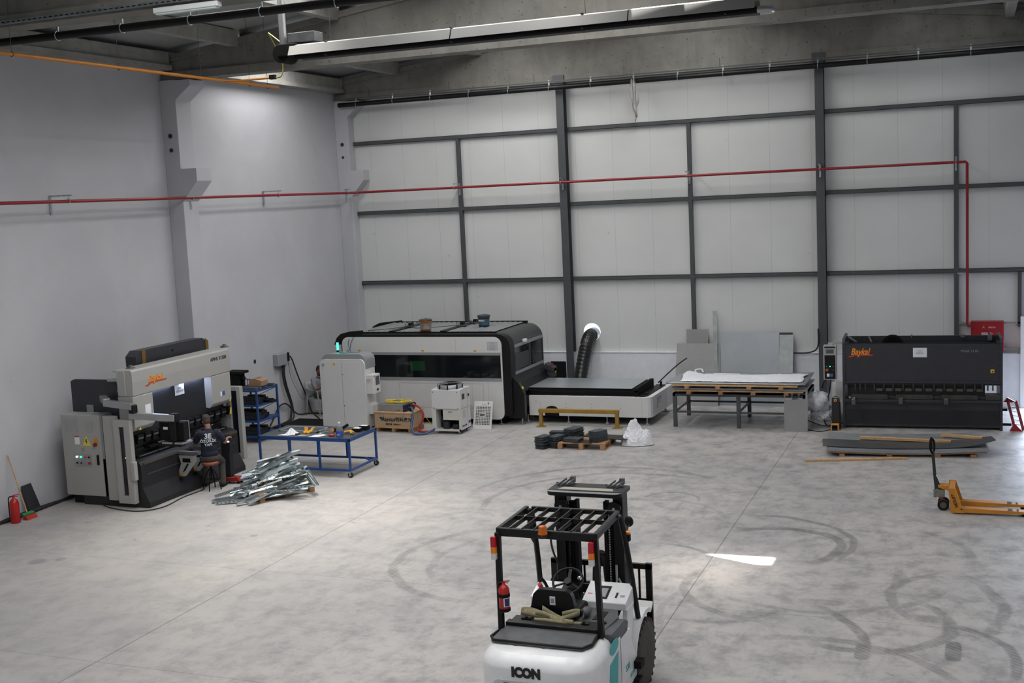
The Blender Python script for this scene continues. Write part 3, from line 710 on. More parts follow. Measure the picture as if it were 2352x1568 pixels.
# far guard
b_ = MB().box(1.86, 1.94, -8.86, -8.74, .2, 1.75).box(2.10, 2.19, -8.86, -8.74, .2, 1.75).box(1.94, 2.10, -8.86, -8.74, .2, .32).box(1.94, 2.10, -8.86, -8.74, 1.66, 1.75)
gf = b_.build('guard_door_frame', M_cream, PB, bevel=.006)
MB().box(1.94, 2.10, -8.82, -8.80, .32, 1.66).build('guard_window', M_glass2, gf)
MB().box(1.45, 1.86, -8.86, -8.74, .2, 1.3).build('guard_side_box', M_cream, PB, bevel=.01)
MB().cyl((1.92, -8.95, 1.35), (1.92, -8.95, 1.6), .012, 8).box(1.86, 2.0, -9.02, -8.94, 1.18, 1.36).build('laser_guard_receiver', M_black, PB)
MB().prism([(-9.0, 1.18), (-8.94, 1.2), (-8.93, 1.3), (-8.96, 1.34)], 'x', 2.0, 2.01).build('receiver_sticker', M_sticker, PB)
# swing arm with control pendant
ar = MB().bar((1.25, -11.9, 2.03), (1.50, -12.10, 2.0), .13, .11).bar((1.48, -12.12, 1.98), (2.14, -12.15, 1.93), .12, .12).build('swing_arm_inner', M_silver, PB, bevel=.008)
MB().bar((2.02, -12.12, 1.75), (2.92, -11.97, 1.70), .11, .12).build('swing_arm_outer', M_silver, PB, bevel=.008)
MB().box(2.06, 2.18, -12.2, -12.07, 1.80, 1.96).build('arm_joint', M_black, PB, bevel=.02)
MB().box(2.80, 2.95, -12.0, -11.88, 1.62, 1.78).cyl((2.76, -11.94, 1.55), (2.76, -11.94, 1.68), .018, 10).box(2.78, 2.92, -11.99, -11.93, 1.27, 1.72).build('pendant_bracket', M_black, PB, bevel=.01)
pe = MB().box(2.51, 3.06, -11.93, -11.78, 1.27, 1.61).build('control_pendant', M_blackm, PB, bevel=.012)
MB().box(2.505, 3.065, -11.79, -11.77, 1.265, 1.618).build('screen_bezel', M_silver, pe)
MB().box(2.60, 2.70, -11.934, -11.93, 1.47, 1.52).build('serial_label', M_paper, pe)
MB().box(2.60, 2.82, -12.0, -11.7, 1.215, 1.245).box(2.88, 3.06, -12.0, -11.7, 1.215, 1.245).build('keyboard_tray', M_silver, pe)
MB().box(2.70, 3.0, -11.97, -11.85, 1.16, 1.26).build('tray_mount', M_black, pe)
for o_ in PB.children:
    if o_.name.split('.')[0] in ('electrical_cabinet', 'cable_gland_box', 'cable_loom', 'guard_side_box', 'guard_door_frame', 'junction_box') and o_.data.vertices[0].co.y < -.6: o_.location = (.17, -.20, .045)
# two sheet support arms
for yy, k in ((-10.95, 0), (-10.50, 1)):
    sa = MB().prism([(2.15, .76), (2.52, .76), (2.52, .64), (2.26, .34), (2.12, .34), (2.12, .42), (2.20, .60)], 'y', yy-.03, yy+.03).build('support_arm', M_cream, PB, bevel=.008)
    MB().box(2.24, 2.42, yy-.034, yy+.034, .62, .70).prism([(2.22, .42), (2.28, .45), (2.38, .59), (2.34, .60)], 'y', yy-.034, yy+.034).build('arm_cutout', M_blackm, sa)
    MB().box(1.98, 2.64, yy-.06, yy+.03, .78, .84).build('support_rail', M_dust, sa, bevel=.004)
    MB().box(2.13, 2.22, yy-.036, yy-.03, .355, .40).build('yellow_tag', M_osticker, sa)
    MB().cyl((2.2, yy-.04, .30), (2.2, yy-.09, .30), .035, 12).build('roller', M_blackm, sa)
b_ = MB(); b_.tube([(1.0, -11.75, .12), (1.08, -12.0, .03), (1.5, -12.25, .012), (2.2, -12.35, .012), (2.5, -12.0, .012), (2.42, -11.3, .012), (2.45, -10.7, .012)], .011, 8)
b_.build('floor_cable', M_rubber, PB)

# dark stand with red base at the right end of the press brake
t = thing('tool_stand', 'tall black stand with red base right of the seated man', 'stand', (2.80, -10.0, 0))
MB().prism([(2.52, .12), (2.70, .12), (2.70, .60), (2.73, .75), (2.73, .92), (2.52, .92)], 'y', -10.10, -9.98).build('stand_body', M_mach2, t, bevel=.01)
MB().box(2.50, 2.80, -10.14, -9.94, .05, .13).prism([(2.78, .05), (2.90, .05), (2.84, .13), (2.78, .14)], 'y', -10.1, -9.96).build('red_base', mat('dark_red_enamel', (.22, .02, .015), .4), t, bevel=.01)
for x, y in ((2.56, -10.12), (2.86, -10.08), (2.56, -9.96), (2.86, -9.98)): MB().cyl((x, y-.015, .035), (x, y+.015, .035), .035, 12).build('castor', M_blackm, t)
MB().box(2.66, 2.72, -10.106, -10.10, .84, .87).build('lit_display', mat('lit_blue_display', (.5, .55, .9), .4, emit=(.55, .6, 1), es=2), t)
MB().box(2.50, 2.75, -10.12, -9.96, .92, .95).ell((2.62, -10.04, .95), (.10, .07, .035), 10).build('stand_top', M_blackm, t)

# ------------------------------------------------------------------ people
def limb(mb, pts, rs, n=12, flat=None): mb.tube(pts, rs, n, flat=flat); mb.ell(pts[-1], (rs[-1],)*3, 10); mb.ell(pts[0], (rs[0],)*3, 10)
def hand(mb, w_, d, up, s=1., curl=.5):
    """w_: wrist, d: pointing direction, up: back-of-hand direction, s: +1 thumb towards up x d"""
    w_, d, up = Vector(w_), Vector(d).normalized(), Vector(up); up = (up-d*up.dot(d)).normalized(); sd_ = up.cross(d)*s
    mb.tube([w_, w_+d*.05, w_+d*.095], [.026, .038, .036], 10, flat=.45)
    for i, L in enumerate((.070, .078, .073, .058)):
        b0 = w_+d*.092+sd_*(.029-.0195*i)
        k1 = b0+(d*.97-up*curl*.3).normalized()*L*.45; k2 = k1+(d*(1-curl)-up*curl).normalized()*L*.33; k3 = k2+(d*(.9-1.3*curl)-up*(.3+curl)).normalized()*L*.26
        mb.tube([b0-d*.02, b0, k1, k2, k3], [.0098, .0098, .009, .0085, .007], 8)
    t0 = w_+d*.025+sd_*.026
    mb.tube([t0, t0+(d*.7+sd_*.7).normalized()*.035, t0+(d*.9+sd_*.45-up*.3).normalized()*.062, t0+(d+sd_*.2-up*.5).normalized()*.085], [.013, .012, .0105, .008], 8)
def remesh(o, size, it=3):
    r = o.modifiers.new('skin', 'REMESH'); r.mode = 'VOXEL'; r.voxel_size = size; r.use_smooth_shade = True
    s_ = o.modifiers.new('relax', 'SMOOTH'); s_.iterations = it; s_.factor = .5
    return o
def person(label, loc, face, J, skin, hair, shirt, trous, beard=False):
    """J: joints in world space"""
    t = thing('person', label, 'person', loc)
    J = {k: Vector(v) for k, v in J.items()}
    b = MB(); hd = J['head']; f = Vector(J['look']).normalized(); r_ = f.cross(Vector((0, 0, 1))).normalized(); u = r_.cross(f)
    Rm = Matrix((r_, f, u)).transposed()
    hp = lambda x, y, z: hd+Rm @ Vector((x, y, z))
    b.ell(hd+u*.025, (.074, .092, .098), 20, Rm); b.ell(hp(0, .028, -.045), (.054, .062, .068), 16, Rm)
    b.tube([hp(0, .088, .018), hp(0, .103, -.012), hp(0, .092, -.022)], [.010, .016, .014], 8)
    b.ell(hp(0, .082, -.055), (.024, .014, .008), 10, Rm); b.ell(hp(0, .075, -.095), (.026, .022, .02), 10, Rm)
    b.ell(hp(0, .078, .042), (.052, .018, .012), 10, Rm)
    for s in (-1, 1): b.ell(hp(s*.076, -.008, -.002), (.010, .020, .032), 10, Rm)
    nk = J['neck']
    limb(b, [nk-Vector((0, 0, .05)), nk+Vector((0, 0, .02)), hp(0, -.02, -.05)], [.066, .056, .055])
    sh = (J['shL']+J['shR'])/2; pv = J['pelvis']; ax = (J['shR']-J['shL']).normalized()
    for P0, rr in ((sh-Vector((0, 0, .02)), (.15, .095, .08)), (sh*.65+pv*.35, (.155, .105, .15)), (sh*.3+pv*.7, (.145, .105, .14)), (pv, (.165, .125, .12))):
        y_ = Vector((0, 0, 1)).cross(ax); b.ell(P0, rr, 16, Matrix((ax, y_, Vector((0, 0, 1)))).transposed())
    for s in 'LR':
        limb(b, [J['sh'+s], J['sh'+s]*.5+J['el'+s]*.5, J['el'+s]], [.058, .048, .040]); limb(b, [J['el'+s], J['el'+s]*.6+J['wr'+s]*.4, J['wr'+s]], [.040, .041, .026])
        limb(b, [J['hip'+s], J['hip'+s]*.5+J['kn'+s]*.5, J['kn'+s]], [.088, .075, .056]); limb(b, [J['kn'+s], J['kn'+s]*.65+J['an'+s]*.35, J['an'+s]], [.056, .056, .036])
        hand(b, J['wr'+s], J['hd'+s], (0, 0, 1), 1 if s == 'L' else -1)
    o = b.build('body', skin, t); remesh(o, .0065, 2)
    # eyes, hair
    for s in (-1, 1):
        e = MB().ell(hp(s*.030, .083, .020), (.013, .010, .010), 12, Rm).build('eye', M_paper, t); MB().ell(hp(s*.030, .0925, .020), (.006, .003, .006), 8, Rm).build('iris', M_ink, e)
    h = MB(); h.ell(hp(0, -.022, .050), (.082, .090, .086), 20, Rm); h.ell(hp(0, -.058, -.005), (.070, .052, .075), 16, Rm)
    for s in (-1, 1): h.ell(hp(s*.062, -.015, .03), (.020, .04, .045), 10, Rm)
    if beard: h.tube([hp(-.066, .012, -.03), hp(-.055, .05, -.085), hp(0, .085, -.108), hp(.055, .05, -.085), hp(.066, .012, -.03)], [.014, .022, .026, .022, .014], 8)
    remesh(h.build('hair', hair, t), .008, 2)
    # shirt
    s_ = MB(); y_ = Vector((0, 0, 1)).cross(ax); RT = Matrix((ax, y_, Vector((0, 0, 1)))).transposed()
    for P0, rr in ((sh-Vector((0, 0, .03)), (.175, .115, .09)), (sh*.7+pv*.3, (.178, .128, .17)), (sh*.35+pv*.65, (.168, .13, .17)), (pv+Vector((0, 0, .06)), (.178, .145, .12))): s_.ell(P0, rr, 18, RT)
    for s in 'LR':
        e = J['sh'+s]*.25+J['el'+s]*.75; limb(s_, [J['sh'+s]*.85+sh*.15, J['sh'+s]*.5+e*.5, e], [.078, .068, .062])
    s_.tube([nk+Vector((0, 0, -.03)), nk+Vector((0, 0, .0))], [.085, .070], 14)
    so = s_.build('shirt', shirt, t); remesh(so, .010, 4)
    # trousers
    q = MB(); q.ell(pv-Vector((0, 0, .02)), (.178, .145, .12), 18, RT)
    for s in 'LR':
        limb(q, [J['hip'+s], J['hip'+s]*.5+J['kn'+s]*.5, J['kn'+s]], [.105, .090, .072]); limb(q, [J['kn'+s], J['kn'+s]*.6+J['an'+s]*.4, J['an'+s]+Vector((0, 0, .0))], [.072, .068, .058])
    remesh(q.build('trousers', trous, t), .010, 3)
    for s in 'LR':
        a = J['an'+s]; d = Vector(J['toe']).normalized()
        k = MB(); a0 = Vector((a.x, a.y, .0)); k.ell(a0-d*.03+Vector((0, 0, .045)), (.042, .042, .044), 12); k.tube([a0-d*.05+Vector((0, 0, .04)), a0+d*.05+Vector((0, 0, .045)), a0+d*.14+Vector((0, 0, .032)), a0+d*.18+Vector((0, 0, .026))], [.038, .044, .038, .024], 12, flat=.8)
        remesh(k.build('shoe', M_blackm, t), .008, 2)
    return t, J, so
fd = Vector((-.53, .85, 0)); rt = Vector((.85, .53, 0)); c0 = Vector((2.60, -10.60, 0))
def W_(r, f, z): return tuple(c0+rt*r+fd*f+Vector((0, 0, z)))
p1, J1, s1 = person('man in navy lettered shirt sitting on a stool, back to the camera', tuple(c0), fd, dict(
    head=W_(-.03, .13, 1.345), look=(-.75, .55, -.35), neck=W_(0, .06, 1.215), shL=W_(-.185, .03, 1.125), shR=W_(.185, .02, 1.125), pelvis=W_(0, .02, .66),
    elL=W_(-.27, .14, .92), wrL=W_(-.24, .33, .93), hdL=(-.5, .85, 0), elR=W_(.30, .04, .92), wrR=W_(.34, .24, .95), hdR=(-.2, .95, .1),
    hipL=W_(-.1, .03, .63), hipR=W_(.1, .03, .63), knL=W_(-.15, .36, .52), knR=W_(.20, .26, .50), anL=W_(-.14, .33, .09), anR=W_(.20, .17, .09), toe=(-.2, .95, 0)),
    M_skin_d, M_hair, M_navy, M_trouser)
for s_, z, sz, bo in (('3E', 1.045, .135, .004), ('ÖZÇELİK', .975, .072, .0015), ('YAPI', .90, .072, .0015)):
    pc = Vector(W_(0.0, -.128 if z > 1.0 else -.136, z)); text('shirt_print', s_, sz, tuple(pc), rt, (0, 0, 1) if z < 1 else tuple(Vector((0, 0, 1))+fd*.1), M_whiteprint, p1, bold=bo, align='CENTER', extrude=.006)

t = thing('work_stool', 'round stool with red-brown seat under the man at the press brake', 'stool', (2.60, -10.60, 0))
MB().lathe([(0, .50), (.15, .50), (.165, .52), (.165, .55), (.15, .565), (0, .565)], (2.60, -10.60, 0), 24).build('seat', M_dkstool, t)
MB().cyl((2.60, -10.60, .2), (2.60, -10.60, .50), .018, 10).build('spindle', M_blackm, t)
for a in (.3, 1.87, 3.44, 5.01):
    MB().tube([(2.60+.03*math.cos(a), -10.6+.03*math.sin(a), .42), (2.60+.12*math.cos(a), -10.6+.12*math.sin(a), .26), (2.60+.18*math.cos(a), -10.6+.18*math.sin(a), .0)], .012, 8).build('leg', M_blackm, t)
MB().tube([(2.60+.15*math.cos(k*PI/8), -10.6+.15*math.sin(k*PI/8), .18) for k in range(16)], .008, 6, closed=True).build('foot_ring', M_blackm, t)

# second man, half hidden behind the laser cabinet
q0 = Vector((.50, -2.80, 0)); f2 = Vector((.93, -.36, 0)); r2 = Vector((-.36, -.93, 0))
def V_(r, f, z): return tuple(q0+r2*r+f2*f+Vector((0, 0, z)))
person('bearded man in pale grey shirt half hidden behind the white laser cabinet', tuple(q0), f2, dict(
    head=V_(0, .02, 1.15), look=(.9, -.35, -.35), neck=V_(0, -.02, 1.0), shL=V_(-.185, -.06, .905), shR=V_(.185, -.06, .905), pelvis=V_(0, -.05, .52),
    elL=V_(-.22, .16, .68), wrL=V_(-.12, .38, .78), hdL=(.9, -.3, .2), elR=V_(.25, .14, .68), wrR=V_(.16, .36, .80), hdR=(.9, -.3, .2),
    hipL=V_(-.1, -.02, .5), hipR=V_(.1, -.02, .5), knL=V_(-.13, .4, .48), knR=V_(.13, .4, .48), anL=V_(-.13, .42, .09), anR=V_(.13, .42, .09), toe=(.93, -.36, 0)),
    M_skin_d, M_hair_b, M_grshirt, M_trouser, beard=True)
t = thing('plastic_armchair', 'white plastic armchair under the bearded man behind the cabinet', 'chair', tuple(q0))
pl = mat('grey_white_plastic', (.36, .38, .37), .5)
b_ = MB(); cx_ = lambda r, f, z: V_(r, f, z)
MB().add([cx_(-.22, -.24, .42), cx_(.22, -.24, .42), cx_(.22, .2, .44), cx_(-.22, .2, .44), cx_(-.22, -.24, .39), cx_(.22, -.24, .39), cx_(.22, .2, .41), cx_(-.22, .2, .41)], [(0, 1, 2, 3), (7, 6, 5, 4), (0, 4, 5, 1), (1, 5, 6, 2), (2, 6, 7, 3), (3, 7, 4, 0)]).build('seat', pl, t)
MB().grid(lambda u, v: cx_((u-.5)*.44, -.24-.10*v-.04*math.cos((u-.5)*3), .44+.40*v), 8, 6).build('backrest', pl, t, solid=.012)
for s in (-1, 1):
    MB().tube([cx_(s*.25, -.30, .70), cx_(s*.26, -.1, .665), cx_(s*.26, .2, .65)], .022, 8, flat=.5).build('armrest', pl, t)
    MB().tube([cx_(s*.26, .2, .65), cx_(s*.25, .22, .4), cx_(s*.26, .26, 0)], .022, 8).build('leg', pl, t)
    MB().tube([cx_(s*.22, -.34, .86), cx_(s*.24, -.27, .43), cx_(s*.26, -.30, 0)], .022, 8).build('leg', pl, t)
# ------------------------------------------------------------------ left wall corner: extinguisher, broom, plate, cables
def extinguisher(label, loc, k=1., rz=0, grp=None):
    t = thing('fire_extinguisher', label, 'fire extinguisher', loc, rz)
    MB().lathe([(0, 0), (.070, 0), (.078, .012), (.078, .33), (.070, .37), (.045, .405), (.022, .42), (.022, .44), (0, .44)], (0, 0, 0), 24).build('cylinder', M_redx, t, local=True)
    MB().cyl((0, 0, .43), (0, 0, .465), .018, 12).bar((-.01, 0, .47), (.09, 0, .485), .02, .014).bar((-.02, 0, .455), (.07, 0, .452), .018, .01).build('valve_and_lever', M_dust if k == 1 else M_redx, t, local=True)
    MB().tube([(-.02, 0, .455), (-.075, 0, .44), (-.092, 0, .36), (-.09, 0, .12), (-.085, 0, .05)], .011, 8).build('hose', M_rubber, t, local=True)
    t.scale = (k, k, k); FRAMES[t.name] = FRAMES[t.name]
    return t
extinguisher('red fire extinguisher on the floor by the left wall', (.40, -13.47, 0), 1.08, .4)
t = thing('broom', 'broom with pale wooden handle leaning on the left wall', 'broom', (.40, -13.17, 0))
MB().cyl((.385, -13.17, .10), (.03, -13.14, 1.16), .012, 10).build('handle', M_wood_l, t)
MB().obox((.40, -13.17, .085), (.07, .26, .05), Matrix.Rotation(.35, 3, 'Y')).build('broom_head', mat('green_plastic', (.02, .22, .06), .5), t, bevel=.008)
MB().prism([(-.0, 0), (.11, 0), (.075, .07), (.03, .07)], 'y', -.125, .125).build('bristles', mat('red_bristles', (.40, .03, .02), .8), t, local=True)
b_ = MB().add([(.16, -12.86, 0), (.08, -12.50, 0), (.02, -12.64, .52), (.06, -12.93, .52)], [(0, 1, 2, 3)]); o = b_.build('steel_offcut', M_mach, solid=.006)
tag(o, 'dark grey steel plate leaning on the left wall behind the broom', 'steel plate')
b_ = MB()
for i in range(6):
    oy = .03*i; b_.tube([(.12+oy*.9, -17, .02+.012*(i % 3)), (.20-oy*.3, -14.3, .02), (.11+oy, -13.3, .025+.02*(i % 2)), (.08+oy*.7, -12.4, .03), (.12+oy*.5, -11.6, .02+.01*i), (.2+oy*.4, -9.5, .02), (.15, -6.5, .02+.008*i)], .016, 7)
o = b_.build('cable_bundle', M_rubber); tag(o, 'bundle of black cables on the floor along the left wall', 'cables')

# junction box and hanging cables
t = thing('junction_box', 'grey junction box on the left wall above hanging black cables', 'junction box', (.08, -3.95, 1.45))
MB().box(0, .16, -4.17, -3.74, 1.45, 1.76).build('box_body', M_jbox, t, bevel=.02, seg=3)
MB().box(.02, .14, -3.74, -3.60, 1.52, 1.74).build('socket', M_blackm, t, bevel=.01)
b_ = MB()
b_.tube([(.08, -3.85, 1.45), (.09, -3.9, 1.25), (.09, -3.85, .95), (.09, -3.7, .6), (.1, -3.62, .35), (.12, -3.7, .08), (.2, -3.9, .03), (.3, -4.6, .02), (.25, -6.4, .02)], .028, 9)
b_.tube([(.11, -3.83, 1.45), (.12, -3.87, 1.2), (.12, -3.8, .9), (.12, -3.66, .55), (.13, -3.6, .3), (.16, -3.65, .03), (.3, -4.2, .02)], .018, 8)
b_.tube([(.08, -3.60, 1.66), (.10, -3.45, 1.55), (.10, -3.2, 1.05), (.10, -2.85, .45), (.12, -2.72, .08), (.3, -2.9, .02), (.9, -3.6, .02)], .018, 8)
b_.tube([(.08, -3.60, 1.5), (.10, -3.55, 1.1), (.1, -3.3, .7), (.1, -3.1, .45), (.1, -2.9, .4)], .005, 6)
b_.tube([(.1, -4.65, .02), (.1, -4.45, .2), (.1, -4.2, .42), (.1, -3.95, .46), (.1, -3.75, .38), (.11, -3.55, .2), (.12, -3.3, .06), (.3, -2.95, .03), (1.0, -3.0, .02)], .02, 8)
o = b_.build('hanging_cables', M_rubber, origin=(.1, -3.8, 0)); tag(o, 'thick black cables hanging from the wall box to the floor', 'cables')
o = MB().box(.35, 1.75, -4.9, -3.7, 0, .035).box(.42, 1.7, -4.8, -3.8, .035, .06).build('rubber_mat', M_blackm, bevel=.01); tag(o, 'black tray on the floor between junction box and laser cabinet', 'floor tray')

# blue tool rack
t = thing('tool_rack', 'blue steel shelf rack full of press tools beside the left wall', 'shelf rack', (.65, -6.1, 0))
X0, X1, Y0, Y1 = .28, 1.02, -6.52, -5.66
for x in (X0, X1):
    for y in (Y0, Y1): MB().box(x-.02, x+.02, y-.02, y+.02, 0, 1.27).build('post', M_blue, t)
ZS = (.17, .53, .90, 1.25)
for z in ZS:
    MB().box(X0, X1, Y0-.018, Y0+.018, z-.04, z).box(X0, X1, Y1-.018, Y1+.018, z-.04, z).box(X0-.018, X0+.018, Y0, Y1, z-.04, z).box(X1-.018, X1+.018, Y0, Y1, z-.04, z).box(X0, X1, Y0, Y1, z-.012, z-.002).build('shelf', M_blue, t)
for z0, z1 in zip(ZS, ZS[1:]): MB().bar((X0, Y1, z0), (X1, Y1, z1-.04), .012, .012).build('cross_brace', M_blackm, t)
SHL = {0: 'bottom', 1: 'second', 2: 'third'}
for k, z in enumerate(ZS[:3]):
    for j, (y0, y1, h, d_) in enumerate(((-6.45, -6.2, .17, .66), (-6.17, -5.95, .10, .6), (-5.92, -5.72, .13, .5))):
        if k == 1 and j == 1: h = .2
        b_ = MB().box(X0+.03, X0+.03+d_, y0, y1, z, z+h*.55); b_.box(X0+.05, X0+d_, y0+.03, y1-.05, z+h*.55, z+h)
        o = b_.build('press_tool', M_mach2, bevel=.006)
        tag(o, 'dark press tool bar on the %s shelf of the blue rack, %s' % (['lowest', 'second lowest', 'third lowest'][k], ['nearest the camera', 'in the middle', 'farthest back'][j]), 'press tool', 'press tools on the blue rack')
o = MB().box(1.0, 1.15, -6.1, -5.85, .905, .93).box(.7, 1.05, -6.1, -5.85, .93, .96).build('steel_bracket', M_blackm); tag(o, 'black bracket sticking out of the third shelf of the blue rack', 'bracket')
for j, (x0, x1, y, r) in enumerate(((.3, .98, -6.40, .03), (.35, 1.0, -6.28, .025), (.3, 1.02, -6.08, .02), (.5, 1.06, -5.80, .03))):
    o = MB().box(x0, x1, y-r, y+r, 1.25, 1.25+2*r).build('steel_bar', M_dust, bevel=.005); tag(o, 'short dusty steel bar on top of the blue rack, %s' % ['nearest the front edge', 'second from the front', 'under the cardboard box end', 'at the rear edge'][j], 'steel bar', 'bars on top of the rack')
t = thing('cardboard_box', 'open brown cardboard box on top of the blue rack', 'box', (.78, -6.05, 1.30))
MB().prism([(.62, 1.30), (.95, 1.30), (.97, 1.42), (.80, 1.47), (.62, 1.45)], 'y', -6.20, -5.92).build('carton', M_card, t)
MB().add([(.62, -6.2, 1.45), (.80, -6.2, 1.475), (.82, -5.9, 1.50), (.64, -5.9, 1.47)], [(0, 1, 2, 3)]).build('flap', M_card, t, solid=.004)
t = thing('measuring_instrument', 'black instrument with arms and lens on the rack beside the press brake', 'instrument', (.35, -6.2, 1.25))
MB().box(.10, .42, -6.35, -6.05, 1.25, 1.62).box(.06, .52, -6.38, -6.02, 1.60, 1.66).build('housing', M_blackm, t, bevel=.01)
MB().cyl((.42, -6.2, 1.48), (.50, -6.2, 1.48), .06, 14).cyl((.42, -6.2, 1.36), (.48, -6.2, 1.36), .05, 14).build('lens_barrel', M_black, t)
MB().tube([(.48, -6.22, 1.46), (.56, -6.22, 1.49), (.60, -6.22, 1.42), (.60, -6.22, 1.30)], .008, 7).tube([(.5, -6.12, 1.43), (.62, -6.12, 1.45), (.66, -6.12, 1.38)], .008, 7).build('probe_arm', M_blackm, t)

# ------------------------------------------------------------------ blue work table
t = thing('work_table', 'blue steel work table on castors in front of the laser cabinet', 'table', (3.85, -8.63, 0))
x0, x1, y0, y1 = 2.82, 4.95, -9.24, -8.08
MB().box(x0+.01, x1-.01, y0+.01, y1-.01, .785, .80).build('table_top', M_plate, t)
b_ = MB().box(x0, x1, y0-.0, y0+.04, .73, .795).box(x0, x1, y1-.04, y1, .73, .795).box(x0, x0+.04, y0+.04, y1-.04, .73, .795).box(x1-.04, x1, y0+.04, y1-.04, .73, .795)
b_.build('top_rail', M_blue, t)
for x in (x0, x1):
    for y in (y0, y1): MB().box(x-.004 if x == x0 else x-.035, x+.035 if x == x0 else x+.004, y-.003 if y == y0 else y-.035, y+.035 if y == y0 else y+.003, .74, .79).build('end_cap', M_blackm, t)
b_ = MB().box(x0, x1, y0, y0+.04, .13, .17).box(x0, x1, y1-.04, y1, .13, .17).box(x0, x0+.04, y0+.04, y1-.04, .13, .17).box(x1-.04, x1, y0+.04, y1-.04, .13, .17).bar((x1-.3, y1-.02, .15), (x1-.02, y1-.25, .15), .03, .03)
b_.build('bottom_rail', M_blue, t)
for x in (x0+.02, x0+.72, x0+1.42, x1-.02):
    for y in (y0+.02, y1-.02): MB().box(x-.02, x+.02, y-.02, y+.02, .17, .73).build('leg', M_blue, t)
for x in (x0+.03, x1-.03):
    for y in (y0+.03, y1-.03):
        c = MB().cyl((x, y-.018, .055), (x, y+.018, .055), .055, 18).build('castor', M_rubber, t)
        MB().box(x-.04, x+.04, y-.035, y+.035, .12, .13).bar((x, y-.026, .055), (x, y-.026, .12), .03, .004).bar((x, y+.026, .055), (x, y+.026, .12), .03, .004).cyl((x, y-.03, .055), (x, y+.03, .055), .022, 12).build('fork', M_galv, c)
Z = .80
def crumple(cx, cy, w, d, h, n=12, seed=1, zb=Z):
    rn = random.Random(seed); H = [[rn.random() for _ in range(n+1)] for _ in range(n+1)]
    def fn(u, v):
        e = math.sin(PI*u)*math.sin(PI*v); return (cx+(u-.5)*w+(rn.random()-.5)*w/n*.6, cy+(v-.5)*d+(rn.random()-.5)*d/n*.6, zb+.004+h*(e*.5+.5*H[int(u*n)][int(v*n)]*e))
    return MB().grid(fn, n, n, False)
o = crumple(3.45, -8.95, .24, .2, .13, 8, 3).build('crumpled_bag', M_paper, solid=.001); tag(o, 'crumpled white plastic bag at the left of the blue table', 'bag')
def sheet(pts, label, m_=M_paper, nm='paper_sheet', cat='paper'):
    o = MB().add([(x, y, Z+.004+.002*(i % 2)) for i, (x, y) in enumerate(pts)], [tuple(range(len(pts)))]).build(nm, m_, solid=-.002); return tag(o, label, cat)
sheet([(3.22, -9.14), (3.48, -9.16), (3.55, -9.02), (3.33, -9.0)], 'white paper under the crumpled bag on the blue table')
sheet([(3.98, -9.2), (4.2, -9.2), (4.30, -8.98), (4.08, -8.86)], 'white paper left of the red tape reel on the blue table')
sheet([(3.70, -9.14), (3.92, -9.06), (3.94, -9.0), (3.74, -9.04)], 'folded white paper under the yellow gloves')
for nm, pts, lab in (('flat_bracket', None, 'thin grey metal frame lying at the back of the blue table'),):
    o = MB().box(2.98, 3.95, -8.30, -8.25, Z, Z+.015).box(2.98, 3.95, -8.72, -8.67, Z, Z+.015).box(2.98, 3.03, -8.72, -8.25, Z, Z+.015).box(3.9, 3.95, -8.72, -8.25, Z, Z+.015).build('welded_square', M_galvd, bevel=.002); tag(o, lab, 'frame')
t = thing('work_gloves', 'pair of yellow work gloves on the blue table', 'gloves', (3.80, -8.95, Z))
yg = mat('yellow_glove_leather', (.68, .33, .02), .7)
for s in (-1, 1):
    b_ = MB(); b_.tube([(3.80+s*.05, -8.98, Z+.03), (3.80+s*.04, -8.92, Z+.05), (3.80+s*.07, -8.86, Z+.05)], [.035, .04, .032], 8, flat=.6)
    for k in range(4): b_.tube([(3.78+s*.05+k*.016, -8.87, Z+.05), (3.77+s*.08+k*.02, -8.82, Z+.09+.01*k), (3.76+s*.09+k*.022, -8.80, Z+.11)], .010, 6)
    b_.build('glove', yg, t)
t = thing('hand_drill', 'black and yellow cordless drill on the blue table', 'drill', (4.45, -8.7, Z))
MB().cyl((4.30, -8.75, Z+.05), (4.52, -8.66, Z+.10), .04, 12, .035).bar((4.48, -8.68, Z+.08), (4.60, -8.62, Z+.16), .05, .05).build('drill_body', M_blackm, t)
MB().cyl((4.34, -8.80, Z+.06), (4.34, -8.84, Z+.06), .03, 12).build('motor_ring', M_osticker, t)
MB().cyl((4.05, -8.86, Z+.02), (4.30, -8.75, Z+.05), .010, 8).build('chuck_bit', M_chrome, t)
o = MB().bar((3.95, -8.62, Z+.02), (4.38, -8.38, Z+.03), .05, .03).build('steel_ruler', M_galvd); tag(o, 'steel profile offcut lying beside the drill on the blue table', 'steel offcut')
t = thing('tape_reel', 'red tape reel on the blue table beside the bottle', 'tape', (4.45, -9.05, Z))
MB().lathe([(.045, 0), (.062, 0), (.064, .02), (.062, .04), (.045, .04), (.045, 0)], (4.45, -9.05, Z), 20).build('reel', M_redx, t); MB().cyl((4.45, -9.05, Z), (4.45, -9.05, Z+.042), .045, 16).build('reel_centre', M_galv, t)
t = thing('water_bottle', 'large water bottle with blue label at the front corner of the blue table', 'bottle', (4.68, -9.12, Z))
MB().lathe([(0, 0), (.065, 0), (.07, .02), (.07, .16), (.055, .22), (.02, .27), (.02, .29), (0, .29)], (4.68, -9.12, Z), 20).build('bottle_body', mat('clear_plastic', (.6, .68, .72), .12, trans=.7, alpha=.5), t)
MB().cyl((4.68, -9.12, Z+.02), (4.68, -9.12, Z+.13), .0725, 20, caps=False).build('label', mat('blue_bottle_label', (.03, .07, .36), .4), t)
MB().cyl((4.68, -9.12, Z+.285), (4.68, -9.12, Z+.31), .022, 12).build('cap', M_paper, t)
text('label_print', 'SU', .05, (4.66, -9.194, Z+.05), (1, 0, 0), (0, 0, 1), M_whiteprint, t)
